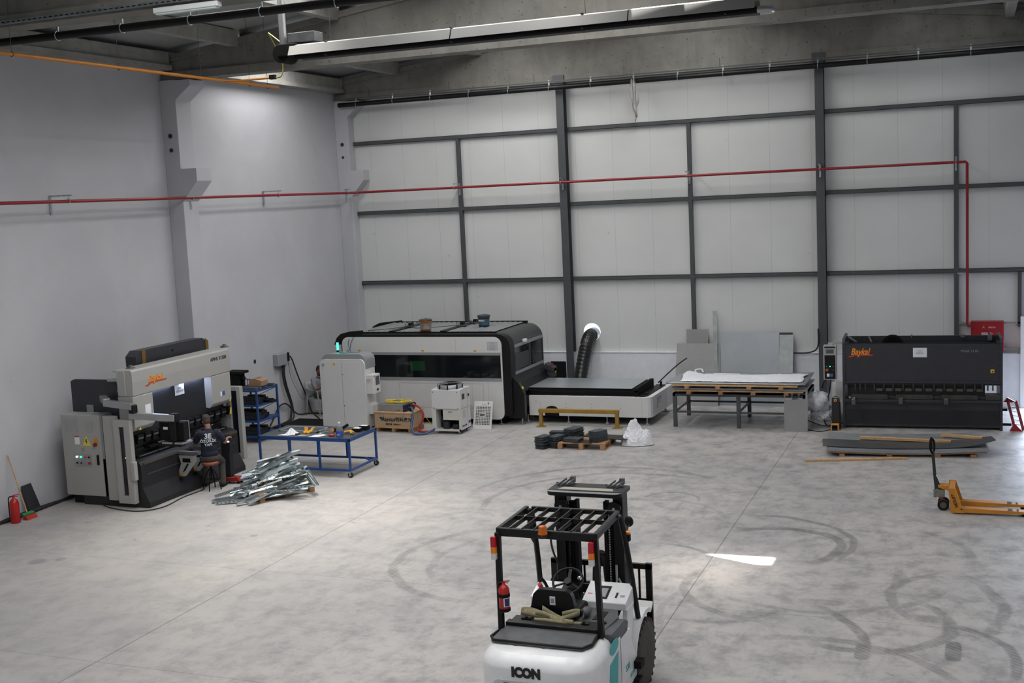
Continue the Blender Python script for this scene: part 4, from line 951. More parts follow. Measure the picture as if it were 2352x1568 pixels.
t = thing('pliers', 'orange handled tool heap behind the bottle on the blue table', 'tool', (4.72, -8.8, Z))
MB().tube([(4.62, -8.85, Z+.05), (4.72, -8.8, Z+.06), (4.80, -8.86, Z+.03)], .022, 8).tube([(4.60, -8.78, Z+.03), (4.70, -8.72, Z+.05), (4.80, -8.76, Z+.03)], .02, 8).build('handle', yg, t)
MB().bar((4.78, -8.86, Z+.02), (4.88, -8.9, Z+.02), .04, .03).build('jaw', M_dust, t)
for (x, y, h, lab) in ((4.75, -8.52, .07, 'black battery box nearest the camera at the right end of the table'), (4.82, -8.34, .09, 'black battery box farther back at the right end of the table')):
    t = thing('battery_case', lab, 'case', (x, y, Z)); MB().box(x-.09, x+.09, y-.07, y+.07, Z, Z+h).build('case_body', M_blackm, t, bevel=.008); MB().box(x-.08, x+.07, y-.05, y+.05, Z+h, Z+h+.004).build('case_label', M_paper, t)
for i, (x, y, a, L) in enumerate(((4.12, -8.98, .3, .12), (4.0, -8.78, -.4, .2), (4.5, -8.86, .15, .15), (3.6, -8.98, .6, .1))):
    o = MB().obox((x, y, Z+.008), (L, .025, .016), rotz(a)).build('hand_tool', M_blackm if i % 2 else M_galvd); tag(o, 'small hand tool on the blue table %s' % ['beside the right paper', 'between gloves and drill', 'in front of the drill', 'beside the crumpled bag'][i], 'hand tool', 'small tools on the blue table')

# ------------------------------------------------------------------ heap of galvanised profiles on a pallet
def pallet(label, c, rz, L, Wd, m_=M_wood, name='wooden_pallet', H=.14, nb=5, grp=None):
    t = thing(name, label, 'pallet', (*c, 0), rz, grp)
    for i in range(nb): 
        y = -Wd/2+Wd*(i+.5)/nb; MB().box(-L/2, L/2, y-Wd/nb*.36, y+Wd/nb*.36, H-.022, H).build('deck_board', m_, t, local=True)
    for x in (-L/2+.05, 0, L/2-.05):
        MB().box(x-.05, x+.05, -Wd/2, Wd/2, H-.044, H-.022).box(x-.05, x+.05, -Wd/2, Wd/2, 0, .02).build('bearer', m_, t, local=True)
        for y in (-Wd/2+.06, 0, Wd/2-.06): MB().box(x-.05, x+.05, y-.06, y+.06, .02, H-.044).build('block', m_, t, local=True)
    return t
pallet('pine pallet under the heap of galvanised profiles', (4.10, -10.62), 1.05, 1.15, .85)
def cprof(L, w_, h, holes=False):
    b = MB(); tk = .003
    b.box(-L/2, L/2, -w_/2, w_/2, 0, tk).box(-L/2, L/2, -w_/2, -w_/2+tk, 0, h).box(-L/2, L/2, w_/2-tk, w_/2, 0, h)
    if holes:
        b.use(1)
        for i in range(int(L/.075)): x = -L/2+.04+i*.075; b.box(x-.014, x+.014, -w_/2-.001, -w_/2, h*.35, h*.7).box(x-.014, x+.014, -.012, .012, -.001, 0)
    return b
protos = []
for i, (L, w_, h, hol) in enumerate(((.95, .07, .035, True), (.8, .09, .04, False), (.62, .06, .03, True), (1.05, .08, .04, False), (.7, .12, .02, False), (.5, .10, .04, True))):
    L *= .86; protos.append((L, w_, h, cprof(L, w_, h, hol)))
rn = random.Random(11); first = {}
LAB = 'galvanised steel profile tangled in the heap on the pallet'
GR = 'galvanised profiles heaped on the pallet'
def place_prof(k, loc, R_):
    o = first.get(k)
    if o is None: o = protos[k][3].build('steel_profile', [M_galv, M_blackm], origin=(0, 0, 0)); first[k] = o; tag(o, LAB, 'steel profile', GR)
    else: o = copy_tree(o)
    o.location = loc; o.rotation_euler = R_.to_euler()
    return o
ax = Vector((-.35, -1.0, 0)).normalized()      # heap axis, high end at the back
for i in range(92):
    k = rn.randrange(6); L = protos[k][0]
    u, v = rn.random(), rn.random()
    cx = 3.50+.95*u+(v-.5)*.15; cy = -9.88-1.22*v-.45*u*(1-v)
    hh = max(.05, .50*(1-v)**.8*math.sin(PI*(.18+.64*u)) + .10*math.sin(PI*u))
    z = .05+hh*rn.uniform(.35, 1.0)
    a = math.atan2(.55, .9)+rn.gauss(0, .42)
    if rn.random() < .18: a += 1.2
    # tilt so that the lower end lies toward the camera-left floor
    tilt = rn.uniform(.05, .42)*(1 if z > .15 else .35)
    d = Vector((math.cos(a)*math.cos(tilt), math.sin(a)*math.cos(tilt), math.sin(tilt)))
    z = max(z, L/2*math.sin(tilt)+.02)
    up = Vector((0, 0, 1)); s_ = up.cross(d).normalized(); roll = rn.uniform(-1.2, 1.2); n_ = d.cross(s_)
    R_ = Matrix((d, s_*math.cos(roll)+n_*math.sin(roll), -s_*math.sin(roll)+n_*math.cos(roll))).transposed()
    place_prof(k, (cx, cy, z), R_)
for (x, y, z, a, tl, k) in ((3.62, -11.28, .06, .62, .10, 3), (3.75, -11.42, .03, .55, .04, 0), (4.05, -11.35, .10, 1.0, .2, 1), (4.22, -11.30, .12, 1.15, .25, 4), (4.62, -10.86, .19, .35, .02, 0), (4.50, -11.0, .16, .4, .02, 2), (3.45, -10.95, .12, .75, .2, 3), (4.75, -10.42, .28, -.75, -.25, 1), (4.62, -10.36, .30, -.7, -.22, 3)):
    d = Vector((math.cos(a)*math.cos(tl), math.sin(a)*math.cos(tl), math.sin(tl))); s_ = Vector((0, 0, 1)).cross(d).normalized()
    place_prof(k, (x, y, z), Matrix((d, s_, d.cross(s_))).transposed())
# ------------------------------------------------------------------ laser cutting machine
LM = thing('laser_cutting_machine', 'large white and black laser cutting machine with dark window band', 'laser cutter', (4.6, -2.5, 0))
def rr(x0, x1, z0, z1, rs, n=6):      # rounded rectangle in a plane; radii: bl, br, tr, tl
    o = []
    for (cx, cz, r, a0) in ((x0+rs[0], z0+rs[0], rs[0], 180), (x1-rs[1], z0+rs[1], rs[1], 270), (x1-rs[2], z1-rs[2], rs[2], 0), (x0+rs[3], z1-rs[3], rs[3], 90)):
        if r < 1e-4: o.append((cx, cz)); continue
        for i in range(n+1): t = math.radians(a0+90*i/n); o.append((cx+r*math.cos(t), cz+r*math.sin(t)))
    return o
YF = -3.70
wp = MB().prism(rr(1.76, 6.07, .14, 2.14, (.05, .16, .20, .16)), 'y', YF, YF+.07, True).build('front_panel', M_white, LM)
MB().prism(rr(1.72, 6.28, .22, 2.205, (.05, .12, .32, .22), 8), 'y', YF+.03, YF+.32, True).build('front_arch', M_black, LM)
MB().prism(rr(1.74, 6.24, .22, 2.20, (.05, .05, .36, .24), 8), 'y', YF+.30, -1.25, True).build('enclosure', M_corr if False else mat('dark_grey_sheet_cover', (.042, .044, .046), .45, var=.1), LM)
MB().box(1.9, 6.0, YF+.25, -1.4, .0, .24).build('plinth_base', M_blackm, LM)
MB().box(1.78, 6.045, YF-.012, YF, 1.70, 1.765).box(1.78, 6.045, YF-.012, YF, 1.075, 1.145).build('window_trim', M_grey, wp)
MB().box(1.85, 6.035, YF-.006, YF, 1.147, 1.698).build('front_window', M_glass, wp)
MB().box(3.64, 4.03, YF-.009, YF-.006, 1.31, 1.55).build('green_filter_glass', mat('dark_green_glass', (.010, .045, .018), .1), wp)
b_ = MB()
for (x0, x1, z0, z1) in ((3.30, 5.55, .40, 1.0),): b_.box(x0, x1, YF-.002, YF, z0, z0+.006).box(x0, x1, YF-.002, YF, z1, z1+.006).box(x0, x0+.006, YF-.002, YF, z0, z1).box(x1, x1+.006, YF-.002, YF, z0, z1)
b_.box(5.68, 5.684, YF-.002, YF, .3, 1.07).box(4.88, 4.884, YF-.002, YF, 1.77, 2.1).build('panel_seams', M_grey, wp)
for x in (2.24, 3.99, 5.38): MB().box(x-.035, x+.035, YF-.004, YF, 1.785, 1.825).build('warning_sticker', M_osticker, wp)
sg = MB().box(5.70, 5.98, YF-.004, YF, 1.82, 2.03).build('name_sign', mat('pale_sign_grey', (.50, .51, .55), .5), wp)
MB().box(5.71, 5.97, YF-.006, YF-.004, 1.83, 1.835).box(5.71, 5.97, YF-.006, YF-.004, 2.015, 2.02).box(5.71, 5.715, YF-.006, YF-.004, 1.83, 2.02).box(5.965, 5.97, YF-.006, YF-.004, 1.83, 2.02).build('sign_border', M_greyp, sg)
text('sign_text', 'CNC\nLAZER\nKESIM', .06, (5.84, YF-.007, 1.965), (1, 0, 0), (0, 0, 1), M_greyp, sg, align='CENTER')
# right end face with two grey bands, side window, lower hood
se = MB().box(6.24, 6.262, YF+.33, -1.32, 1.83, 1.90).box(6.24, 6.262, YF+.33, -1.32, 1.17, 1.25).build('side_band', M_grey, LM)
MB().box(6.24, 6.252, YF+.35, -1.35, 1.26, 1.82).build('side_window', M_glass, LM)
MB().box(6.252, 6.256, YF+.40, -2.35, 1.28, 1.66).box(6.252, 6.258, -2.33, -2.22, 1.26, 1.82).build('sliding_door', mat('dark_slate_panel', (.03, .034, .038), .35), LM)
MB().prism([(6.15, .16), (6.56, .16), (6.56, .74), (6.42, 1.02), (6.26, 1.18), (6.15, 1.18)], 'y', YF+.10, YF+.22).build('hood_cheek', M_black, LM)
MB().prism([(6.15, .80), (6.55, .80), (6.42, 1.02), (6.26, 1.18), (6.15, 1.18)], 'y', YF+.22, -1.4).build('hood', M_black, LM)
MB().box(6.56, 6.566, YF+.10, YF+.22, .16, .72).prism([(6.565, .74), (6.425, 1.02), (6.43, 1.025), (6.57, .745)], 'y', YF+.10, YF+.22).build('hood_edge', M_mach, LM)
MB().obox((6.505, YF+.16, .90), (.03, .05, .06), Matrix.Rotation(-.45, 3, 'Y')).build('hazard_label', M_sticker, LM)
MB().box(6.45, 6.65, -1.65, -1.45, .85, 1.08).prism([(6.42, 1.08), (6.65, 1.0), (6.65, 1.1), (6.42, 1.22)], 'y', -1.70, -1.42).build('side_control_box', M_mach, LM, bevel=.01)
MB().cyl((6.55, -1.55, 1.14), (6.57, -1.55, 1.19), .03, 12).build('stop_button', M_redx, LM)
MB().obox((6.66, -1.56, .98), (.006, .06, .06), rotz(0)).build('control_label', M_osticker, LM)
MB().box(6.262, 6.36, -2.80, -2.68, 1.90, 1.98).build('camera_unit', M_white, LM, bevel=.02, seg=3)
MB().box(6.065, 6.085, YF+.03, YF+.06, 1.24, 1.32).build('panel_lock', M_silver, LM)
# roof: corrugated grey concertina with black cross strips
rf = MB()
def corr(u, v):
    x = 2.0+3.75*u; return (x, -3.38+2.1*v, 2.225+.018*abs(math.sin(u*PI*26)))
rf.grid(corr, 156, 1, False); rf.build('concertina_roof', M_corr, LM)
for x in (2.95, 4.35): MB().box(x, x+.17, -3.42, -1.26, 2.235, 2.262).build('roof_strip', M_black, LM)
MB().box(1.9, 5.85, -3.44, -3.37, 2.20, 2.235).build('roof_edge', M_black, LM); MB().box(1.9, 5.85, -1.32, -1.25, 2.20, 2.26).build('roof_edge', M_black, LM)
MB().prism([(1.52, 1.95), (1.60, 2.12), (1.72, 2.22), (1.92, 2.27), (2.30, 2.30), (2.30, 2.21), (1.95, 2.17), (1.80, 2.08), (1.70, 1.95)], 'y', YF+.02, YF+.14).build('corner_rail', M_black, LM)
MB().prism([(1.30, 2.02), (1.42, 2.15), (1.6, 2.23), (2.24, 2.29), (2.24, 2.21), (1.7, 2.14), (1.5, 2.02)], 'y', -1.36, -1.24).build('corner_rail', M_black, LM)
for (x, y) in ((3.12, -2.5), (4.50, -2.35), (4.60, -1.75)):
    c = MB().box(x-.06, x+.06, y-.05, y+.05, 2.262, 2.36).build('roof_motor', M_blackm, LM, bevel=.01)
    MB().box(x-.13, x+.13, y-.08, y+.08, 2.262, 2.29).tube([(x-.13, y-.08, 2.27), (x-.13, y-.08, 2.34), (x-.07, y-.08, 2.34), (x-.07, y-.08, 2.27)], .008, 6, smooth_path=False).tube([(x+.13, y-.08, 2.27), (x+.13, y-.08, 2.34), (x+.07, y-.08, 2.34), (x+.07, y-.08, 2.27)], .008, 6, smooth_path=False).build('motor_bracket', M_dust, c)
MB().tube([(2.3, -3.3, 2.26), (2.8, -3.0, 2.27), (3.1, -2.6, 2.28), (3.5, -2.9, 2.27), (4.3, -2.5, 2.28), (4.6, -1.8, 2.28)], .008, 6).build('roof_cable', M_rubber, LM)
MB().tube([(1.98, YF-.03, 2.1), (1.97, YF-.06, 1.95), (2.05, YF-.12, 1.80), (2.08, -4.1, 1.82)], .008, 6).tube([(2.1, YF-.0, 2.15), (2.04, YF-.05, 2.0), (2.02, YF-.1, 1.84), (2.04, -4.0, 1.83)], .008, 6).build('air_hose', mat('slate_blue_hose', (.08, .10, .14), .5), LM)
for x in (5.9, 6.45): MB().cyl((x, YF+.2, .0), (x, YF+.2, .2), .02, 10).cyl((x, YF+.2, 0), (x, YF+.2, .02), .06, 14).build('levelling_foot', M_silver, LM)

def bucket(label, x, y, z, r, h, cb, cl, cband, txt):
    t = thing('plastic_bucket', label, 'bucket', (x, y, z))
    MB().lathe([(0, 0), (r*.88, 0), (r*.97, h*.78), (r*1.05, h*.79), (r*1.05, h*.84), (r, h*.85), (r, h*.88)], (x, y, z), 28).build('bucket_body', cb, t)
    MB().lathe([(0, h), (r*.9, h), (r*.95, h*.96), (r*1.10, h*.96), (r*1.10, h*.86), (r*.9, h*.85)], (x, y, z), 28).ell((x+.02, y, z+h), (r*.35, r*.3, .02), 8).build('bucket_lid', cl, t)
    MB().lathe([(r*.905, h*.14), (r*.965, h*.66)], (x, y, z), 28).build('bucket_label', cband, t)
    text('label_print', txt[0], txt[1], (x, y-r*.99, z+h*txt[2]), (1, 0, 0), (0, 0, 1), txt[3], t, bold=.003, align='CENTER')
    return t
M_ob = mat('orange_bucket_plastic', (.62, .22, .02), .4); M_lid = mat('slate_lid_plastic', (.035, .045, .055), .5)
bucket('orange bucket with grey label and dark lid on the laser machine roof', 3.92, -3.30, 2.252, .15, .29, M_ob, M_lid, mat('grey_photo_label', (.22, .22, .22), .5, var=.4, scale=9), ('HB', .05, .5, M_redp))
bucket('blue-grey bucket with dark lid farther back on the laser machine roof', 5.10, -2.38, 2.248, .15, .29, mat('slate_bucket_plastic', (.045, .055, .065), .45, var=.3, scale=14), M_lid, mat('blue_label', (.03, .09, .14), .5, var=.4, scale=12), ('MOLIT', .055, .48, M_whiteprint))

# white electrical cabinet in front of the laser
t = LC = thing('electrical_cabinet', 'tall white two-door electrical cabinet with grey cap beside the laser machine', 'electrical cabinet', (2.37, -4.55, 0))
MB().prism(rr(1.79, 2.95, .06, 1.74, (.02, .02, .12, .12), 8), 'y', -4.80, -4.28, True).build('cabinet_body', M_white, t)
fr_ = MB().prism(rr(1.76, 2.98, .055, 1.75, (.02, .02, .13, .13), 8), 'y', -4.86, -4.80, True).build('front_frame', M_white, t, bevel=.008)
MB().prism(rr(1.84, 2.90, .10, 1.69, (.01, .01, .05, .05), 4), 'y', -4.868, -4.86).build('double_door', M_white, fr_)
MB().box(2.368, 2.372, -4.8695, -4.868, .12, 1.67).build('door_gap', M_ink, fr_)
for z in (.62, 1.38): MB().cyl((2.39, -4.868, z), (2.39, -4.875, z), .012, 10).build('door_lock', M_ink, fr_)
cp = MB(); cp.prism(rr(1.78, 2.96, 1.50, 1.86, (.01, .01, .17, .17), 8), 'y', -4.77, -4.26, True); cp.build('grey_cap', M_grey, t)
MB().box(1.83, 1.90, -4.872, -4.868, 1.58, 1.645).build('cabinet_badge', M_greyp, fr_)
MB().box(2.10, 2.14, -4.872, -4.868, 1.60, 1.655).build('yellow_sticker', M_sticker, fr_); MB().box(2.15, 2.19, -4.872, -4.868, 1.60, 1.655).build('orange_sticker', M_osticker, fr_)
for x, y in ((1.85, -4.75), (2.85, -4.75), (2.85, -4.35), (1.85, -4.35)): MB().cyl((x, y, 0), (x, y, .06), .04, 12).build('foot', M_blackm, t)
bx = MB().box(2.96, 3.16, -4.78, -4.42, .90, 1.36).build('side_controller', M_white, t, bevel=.012)
MB().box(3.161, 3.165, -4.66, -4.47, 1.10, 1.31).build('controller_screen', M_dust, bx)
MB().box(3.161, 3.168, -4.62, -4.54, .96, 1.01).box(3.161, 3.168, -4.74, -4.71, 1.31, 1.33).build('controller_button', M_ink, bx)
MB().box(2.99, 3.09, -4.784, -4.78, 1.24, 1.255).build('red_print_line', M_redp, bx); MB().box(2.99, 3.09, -4.784, -4.78, 1.20, 1.21).box(2.99, 3.08, -4.784, -4.78, 1.17, 1.18).build('grey_print_line', M_greyp, bx)
MB().prism([(2.95, .40), (3.06, .40), (3.06, .60), (2.95, .66)], 'y', -4.70, -4.40).build('side_vent_cover', M_white, t)
t = thing('signal_lamp', 'lit green signal lamp standing on the white electrical cabinet', 'lamp', (2.0, -4.35, 1.86))
MB().cyl((2.0, -4.35, 1.86), (2.0, -4.35, 1.90), .035, 12).build('base', M_blackm, t)
for i in range(4): MB().cyl((2.0, -4.35, 1.905+i*.038), (2.0, -4.35, 1.937+i*.038), .028, 14).build('green_segment', M_led_g, t)
MB().cyl((2.0, -4.35, 2.06), (2.0, -4.35, 2.09), .03, 14).build('lamp_top', M_led_g, t)
b_ = MB(); b_.tube([(2.05, -4.4, 1.868), (2.2, -4.45, 1.872), (2.15, -4.55, 1.87), (2.3, -4.6, 1.872), (2.45, -4.45, 1.87), (2.3, -4.38, 1.872), (2.5, -4.5, 1.87), (2.65, -4.42, 1.87)], .007, 6)
o = b_.build('air_line', M_cyan); tag(o, 'cyan air line curled on top of the white electrical cabinet', 'hose')

# wooden crate with the laser source
Cr = thing('wooden_crate', 'lettered plywood crate on skids in front of the laser machine', 'crate', (3.66, -4.86, 0), -.075)
L = dict(local=True)
MB().box(-.50, .50, .0, .60, .12, .47).build('crate_body', M_ply, Cr, bevel=.004, **L)
MB().box(-.515, .515, -.015, .615, .46, .485).box(-.515, .515, -.015, .615, .10, .125).build('crate_edge', M_wood_l, Cr, **L)
for x in (-.46, 0, .46): MB().box(x-.04, x+.04, -.0, .60, .0, .10).build('skid', M_wood, Cr, **L)
for x in (-.27, .28): MB().box(x-.02, x+.02, -.012, 0, .35, .46).cyl((x, -.016, .37), (x, -.016, .41), .012, 8).build('latch', M_galv, Cr, **L)
text('crate_print', 'Raycus', .135, (-.31, -.004, .27), (1, 0, 0), (0, 0, 1), M_ink, Cr, bold=.003, shear=.25, local=True)
text('crate_print', '锐科激光', .115, (.075, -.004, .275), (1, 0, 0), (0, 0, 1), M_ink, Cr, bold=.002, local=True)
MB().prism([(-.37, .36), (-.29, .36), (-.31, .28)], 'y', -.004, 0).build('crate_emblem', M_ink, Cr, **L)
text('crate_print', '精密仪器   SERIES P-T', .045, (-.2, -.004, .18), (1, 0, 0), (0, 0, 1), M_ink, Cr, bold=.001, local=True)
t = thing('laser_source', 'flat grey laser source unit lying on the plywood crate', 'laser source', (3.60, -4.66, .485), -.075)
MB().box(-.38, .32, -.1, .36, .0, .165).build('unit_body', M_silver, t, bevel=.006, **L)
MB().box(.32, .38, -.1, .36, .0, .165).build('rear_panel', mat('deep_blue_panel', (.015, .02, .06), .4), t, **L)
MB().cyl((.02, -.102, .06), (.02, -.1, .06), .015, 10).build('unit_knob', M_greyp, t, **L)
text('unit_print', 'RFL-1000', .03, (.12, -.103, .025), (1, 0, 0), (0, 0, 1), M_ink, t, local=True)
MB().box(.0, .10, .08, .18, .175, .245).bar((.0, .13, .23), (-.06, .13, .17), .02, .02).build('connector_block', M_silver, t, **L)
b_ = MB(); rn = random.Random(4)
for k in range(9):
    a, b2 = .24+.11*rn.random(), .10+.07*rn.random(); ox, oy = rn.uniform(-.05, .07), rn.uniform(-.03, .03); w1, w2 = rn.uniform(0, 6), rn.uniform(.01, .03)
    b_.tube([(3.62+ox+(a+w2*math.sin(3*q+w1))*math.cos(q), -4.52+oy+(b2+w2*math.cos(2*q+w1))*math.sin(q), .662+.005*k+.010*math.sin(3*q+w1)+.012*rn.random()) for q in [2*PI*j/14 for j in range(14)]], .006, 6, closed=True)
b_.tube([(3.9, -4.5, .69), (4.1, -4.5, .62), (4.28, -4.5, .45), (4.38, -4.45, .25), (4.48, -4.4, .08)], .006, 6)
o = b_.build('fibre_cable_coil', M_ycable); tag(o, 'coil of yellow fibre cable lying on the grey laser source', 'cable')
o = MB().tube([(3.98, -4.62, .56), (4.12, -4.72, .56), (4.20, -4.85, .40), (4.20, -4.95, .22), (4.30, -5.08, .06), (4.45, -5.12, .035), (4.62, -5.0, .04), (4.76, -4.84, .12)], .026, 12).build('water_hose', M_hoseb); tag(o, 'blue water hose looping from laser source to chiller', 'hose')
o = MB().tube([(3.98, -4.50, .60), (4.18, -4.56, .60), (4.34, -4.62, .48), (4.36, -4.68, .26), (4.26, -4.75, .09), (4.36, -4.8, .035), (4.6, -4.78, .035), (4.76, -4.76, .10)], .026, 12).build('water_hose', M_hoser); tag(o, 'red water hose looping from laser source to chiller', 'hose')
o = MB().tube([(3.96, -4.55, .56), (4.03, -4.6, .60), (4.08, -4.66, .56), (4.06, -4.7, .50)], .03, 9).tube([(3.94, -4.45, .6), (4.05, -4.42, .64), (4.10, -4.50, .60)], .022, 8).build('hose_coupling', M_blackm); tag(o, 'black hose couplings at the end of the laser source', 'coupling')
o = MB().box(4.35, 5.0, -3.62, -3.50, 0, .30).build('floor_tray', M_blackm); tag(o, 'black box under the laser machine between crate and chiller', 'box')

# chiller
Ch = thing('water_chiller', 'white water chiller on castors with round fan on top', 'chiller', (5.08, -4.55, 0), .0)
x0, x1, y0, y1, zt = 4.71, 5.44, -4.87, -4.27, 1.05
b_ = MB().box(x0, x1, y0+.02, y1, .58, zt).box(x0, x0+.09, y0+.02, y1, .07, .60).box(x1-.05, x1, y0+.02, y1, .07, .60).box(x0, x1, y1-.02, y1, .07, .6).box(x0, x1, y0+.02, y1, .07, .10)
b_.build('housing', M_white, Ch, bevel=.006)
MB().box(x0+.01, x1-.01, y0, y0+.02, .60, zt-.01).build('upper_panel', M_white, Ch, bevel=.004)
MB().box(x0+.0, x0+.045, y0, y0+.02, .07, .60).box(x1-.045, x1, y0, y0+.02, .07, .60).box(x0, x1, y0, y0+.02, .07, .12).build('lower_frame', M_white2, Ch)
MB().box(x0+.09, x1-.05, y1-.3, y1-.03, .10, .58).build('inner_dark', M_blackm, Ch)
MB().box(x0+.27, x1-.05, y0+.03, y0+.30, .33, .59).build('electric_box', M_white2, Ch)
MB().box(x0+.40, x0+.50, y0+.026, y0+.03, .50, .54).build('box_label', M_greyp, Ch)
MB().cyl((x0+.3, y0+.15, .12), (x0+.3, y0+.15, .28), .09, 16).cyl((x0+.48, y0+.14, .16), (x0+.62, y0+.14, .16), .06, 14).tube([(x0+.2, y0+.1, .4), (x0+.22, y0+.12, .25), (x0+.35, y0+.1, .18)], .012, 7).build('pump', mat('dark_blue_pump', (.02, .022, .03), .5), Ch)
fn_ = MB().lathe([(.29, 0), (.29, .10), (.27, .10), (.27, 0)], (5.08, -4.57, zt), 32).build('fan_ring', M_galvd, Ch)
b_ = MB()
for k in range(8): a = k*PI/4+.2; b_.box(0, 0, 0, 0, 0, 0) if False else b_.obox((5.08+.295*math.cos(a), -4.57+.295*math.sin(a), zt+.05), (.02, .03, .10), rotz(a))
for r in (.06, .12, .18, .24): b_.tube([(5.08+r*math.cos(q), -4.57+r*math.sin(q), zt+.115) for q in [2*PI*j/20 for j in range(20)]], .005, 5, closed=True, smooth_path=False)
b_.cyl((5.08, -4.57, zt+.02), (5.08, -4.57, zt+.10), .06, 16)
b_.build('fan_guard', M_blackm, fn_)
b_ = MB()
for k in range(5): a = k*2*PI/5; b_.obox((5.08+.15*math.cos(a), -4.57+.15*math.sin(a), zt+.06), (.20, .10, .006), rotz(a) @ Matrix.Rotation(.5, 3, 'X'))
b_.build('fan_blades', M_black, fn_)
for z in (.62, zt-.06):
    for x in (x0+.05, x1-.06): MB().cyl((x, y0, z), (x, y0-.006, z), .010, 10).build('screw', M_ink, Ch)
sd = MB().box(x1, x1+.003, y1+.16-.01, y1+.17-.01, .1, zt).build('side_seam', M_greyp, Ch)
MB().box(x1, x1+.003, -4.46, -4.455, .10, zt-.02).build('side_seam', M_greyp, Ch)
MB().box(x1, x1+.004, -4.74, -4.60, .80, .93).build('display', M_mach, Ch)
MB().box(x1, x1+.003, -4.73, -4.58, .36, .56).build('label_sheet', mat('pale_label', (.5, .5, .52), .5), Ch); MB().box(x1+.003, x1+.004, -4.73, -4.58, .54, .56).build('label_head', M_sticker, Ch)
MB().cyl((x1, -4.38, .86), (x1+.02, -4.38, .86), .03, 14).build('switch_knob', M_ink, Ch)
text('model_print', 'CWFL-1000', .055, (x1+.003, -4.80, .16), (0, 1, 0), (0, 0, 1), M_inkb, Ch, bold=.001)
text('brand_print', 'S&A', .085, (x1+.003, -4.42, .19), (0, 1, 0), (0, 0, 1), M_inkb, Ch, bold=.003)
for x in (x0+.12, x1-.08):
    for y in (y0+.08, y1-.08): MB().cyl((x-.015, y, .035), (x+.015, y, .035), .035, 14).box(x-.02, x+.02, y-.02, y+.02, .055, .07).build('castor', M_silver, Ch)
# grille panel leaning on the laser machine
gp = MB(); gx0, gx1, gH = 5.42, 5.90, .66
b_ = MB(); nx, nz = 11, 12; wx = (gx1-gx0-.10)/nx
cols = [gx0+.035]+[gx0+.05+wx*i for i in range(nx+1)]
b_.box(0, .05, 0, .012, 0, gH).box(.43, .48, 0, .012, 0, gH).box(.05, .43, 0, .012, .0, .09).box(.05, .43, 0, .012, .53, gH)
for i in range(10): x = .05+.38*(i+.5)/10+.019-.019; b_.box(.05+.042*i-.004, .05+.042*i+.008, .0, .012, .09, .53)
for j in range(12): b_.box(.05, .43, .0, .012, .09+.0367*j-.004, .09+.0367*j+.010)
b_.box(.15, .30, -.001, .012, .29, .38)
t = thing('grille_panel', 'loose white grille panel leaning against the laser machine beside the chiller', 'panel', (gx0, -4.16, 0)); FRAMES[t.name] = Matrix.Translation((gx0, -4.16, 0)); 
b_.build('perforated_sheet', M_white, t, local=True); MB().box(.05, .43, .012, .014, .09, .53).build('dark_filter', M_blackm, t, local=True)
MB().box(.35, .375, -.004, 0, .59, .63).build('panel_lock', M_ink, t, local=True)
text('brand_print', 'S&A', .075, (.225, -.003, .31), (1, 0, 0), (0, 0, 1), M_ink, t, bold=.004, align='CENTER', local=True)
MB().box(.20, .31, -.003, 0, .56, .60).build('label_sheet', mat('pale_label', (.5, .5, .52), .5), t, local=True)
t.rotation_euler = (-.30, 0, 0)

# exchange table of the laser
ET = thing('exchange_table', 'white shuttle table with grey sheet on top right of the laser machine', 'machine table', (8.0, -2.4, 0))
tb = MB()
tb.prism([(6.56, -3.30), (9.42, -3.30), (9.50, -3.285), (9.56, -3.24), (9.59, -3.16), (9.62, -1.25), (9.50, -1.25), (9.47, -3.1), (9.40, -3.2), (6.56, -3.2)], 'z', .19, .665, False)
tb.build('white_skirt', M_white, ET, bevel=.01)
MB().box(9.36, 9.363, -3.303, -3.3, .20, .66).build('skirt_seam', M_greyp, ET)
MB().prism([(6.96+.36*0, .19), (7.32, .19), (7.32, .30)]+[(7.14+.18*math.cos(a), .30+.13*math.sin(a)) for a in [PI*k/10 for k in range(11)]]+[(6.96, .30)], 'y', -3.306, -3.30).build('service_opening', M_blackm, ET)
b_ = MB()
for x in (6.84, 7.5, 8.13, 8.85):
    for z in (.40, .49): b_.cyl((x, -3.30, z), (x, -3.304, z), .008, 8)
b_.box(6.74, 6.745, -3.303, -3.3, .50, .56).build('skirt_screws', M_ink, ET)
MB().box(6.3, 9.22, -3.15, -1.70, .66, .80).build('table_frame', M_black, ET, bevel=.01)
MB().box(6.3, 9.24, -3.19, -3.15, .765, .80).box(6.3, 9.24, -3.17, -3.15, .70, .715).box(6.32, 9.20, -3.15, -1.72, .80, .835).box(9.16, 9.24, -3.19, -1.68, .66, .86).build('slat_bed', M_blackm, ET)
MB().box(6.28, 9.10, -3.17, -1.72, .848, .853).build('sheet_on_bed', mat('reflective_zinc_sheet', (.60, .65, .68), .38, .9, var=.06, scale=1.2), ET)
MB().box(9.24, 9.46, -3.1, -1.4, .60, .67).box(9.30, 9.40, -2.9, -2.7, .67, .70).cyl((9.4, -1.6, .67), (9.4, -1.6, .78), .03, 10).build('end_mechanism', M_black, ET)
MB().box(6.6, 9.4, -3.1, -1.5, .10, .22).build('under_frame', M_blackm, ET)
for x in (6.50, 7.53, 8.49, 9.46):
    for y in (-3.24, -1.45):
        MB().cyl((x, y, .03), (x, y, .20), .014, 10).cyl((x, y, .03), (x, y, .06), .035, 12).box(x-.085, x+.085, y-.06, y+.06, 0, .02).cyl((x, y, .02), (x, y, .03), .06, 14).build('levelling_foot', M_silver, ET)
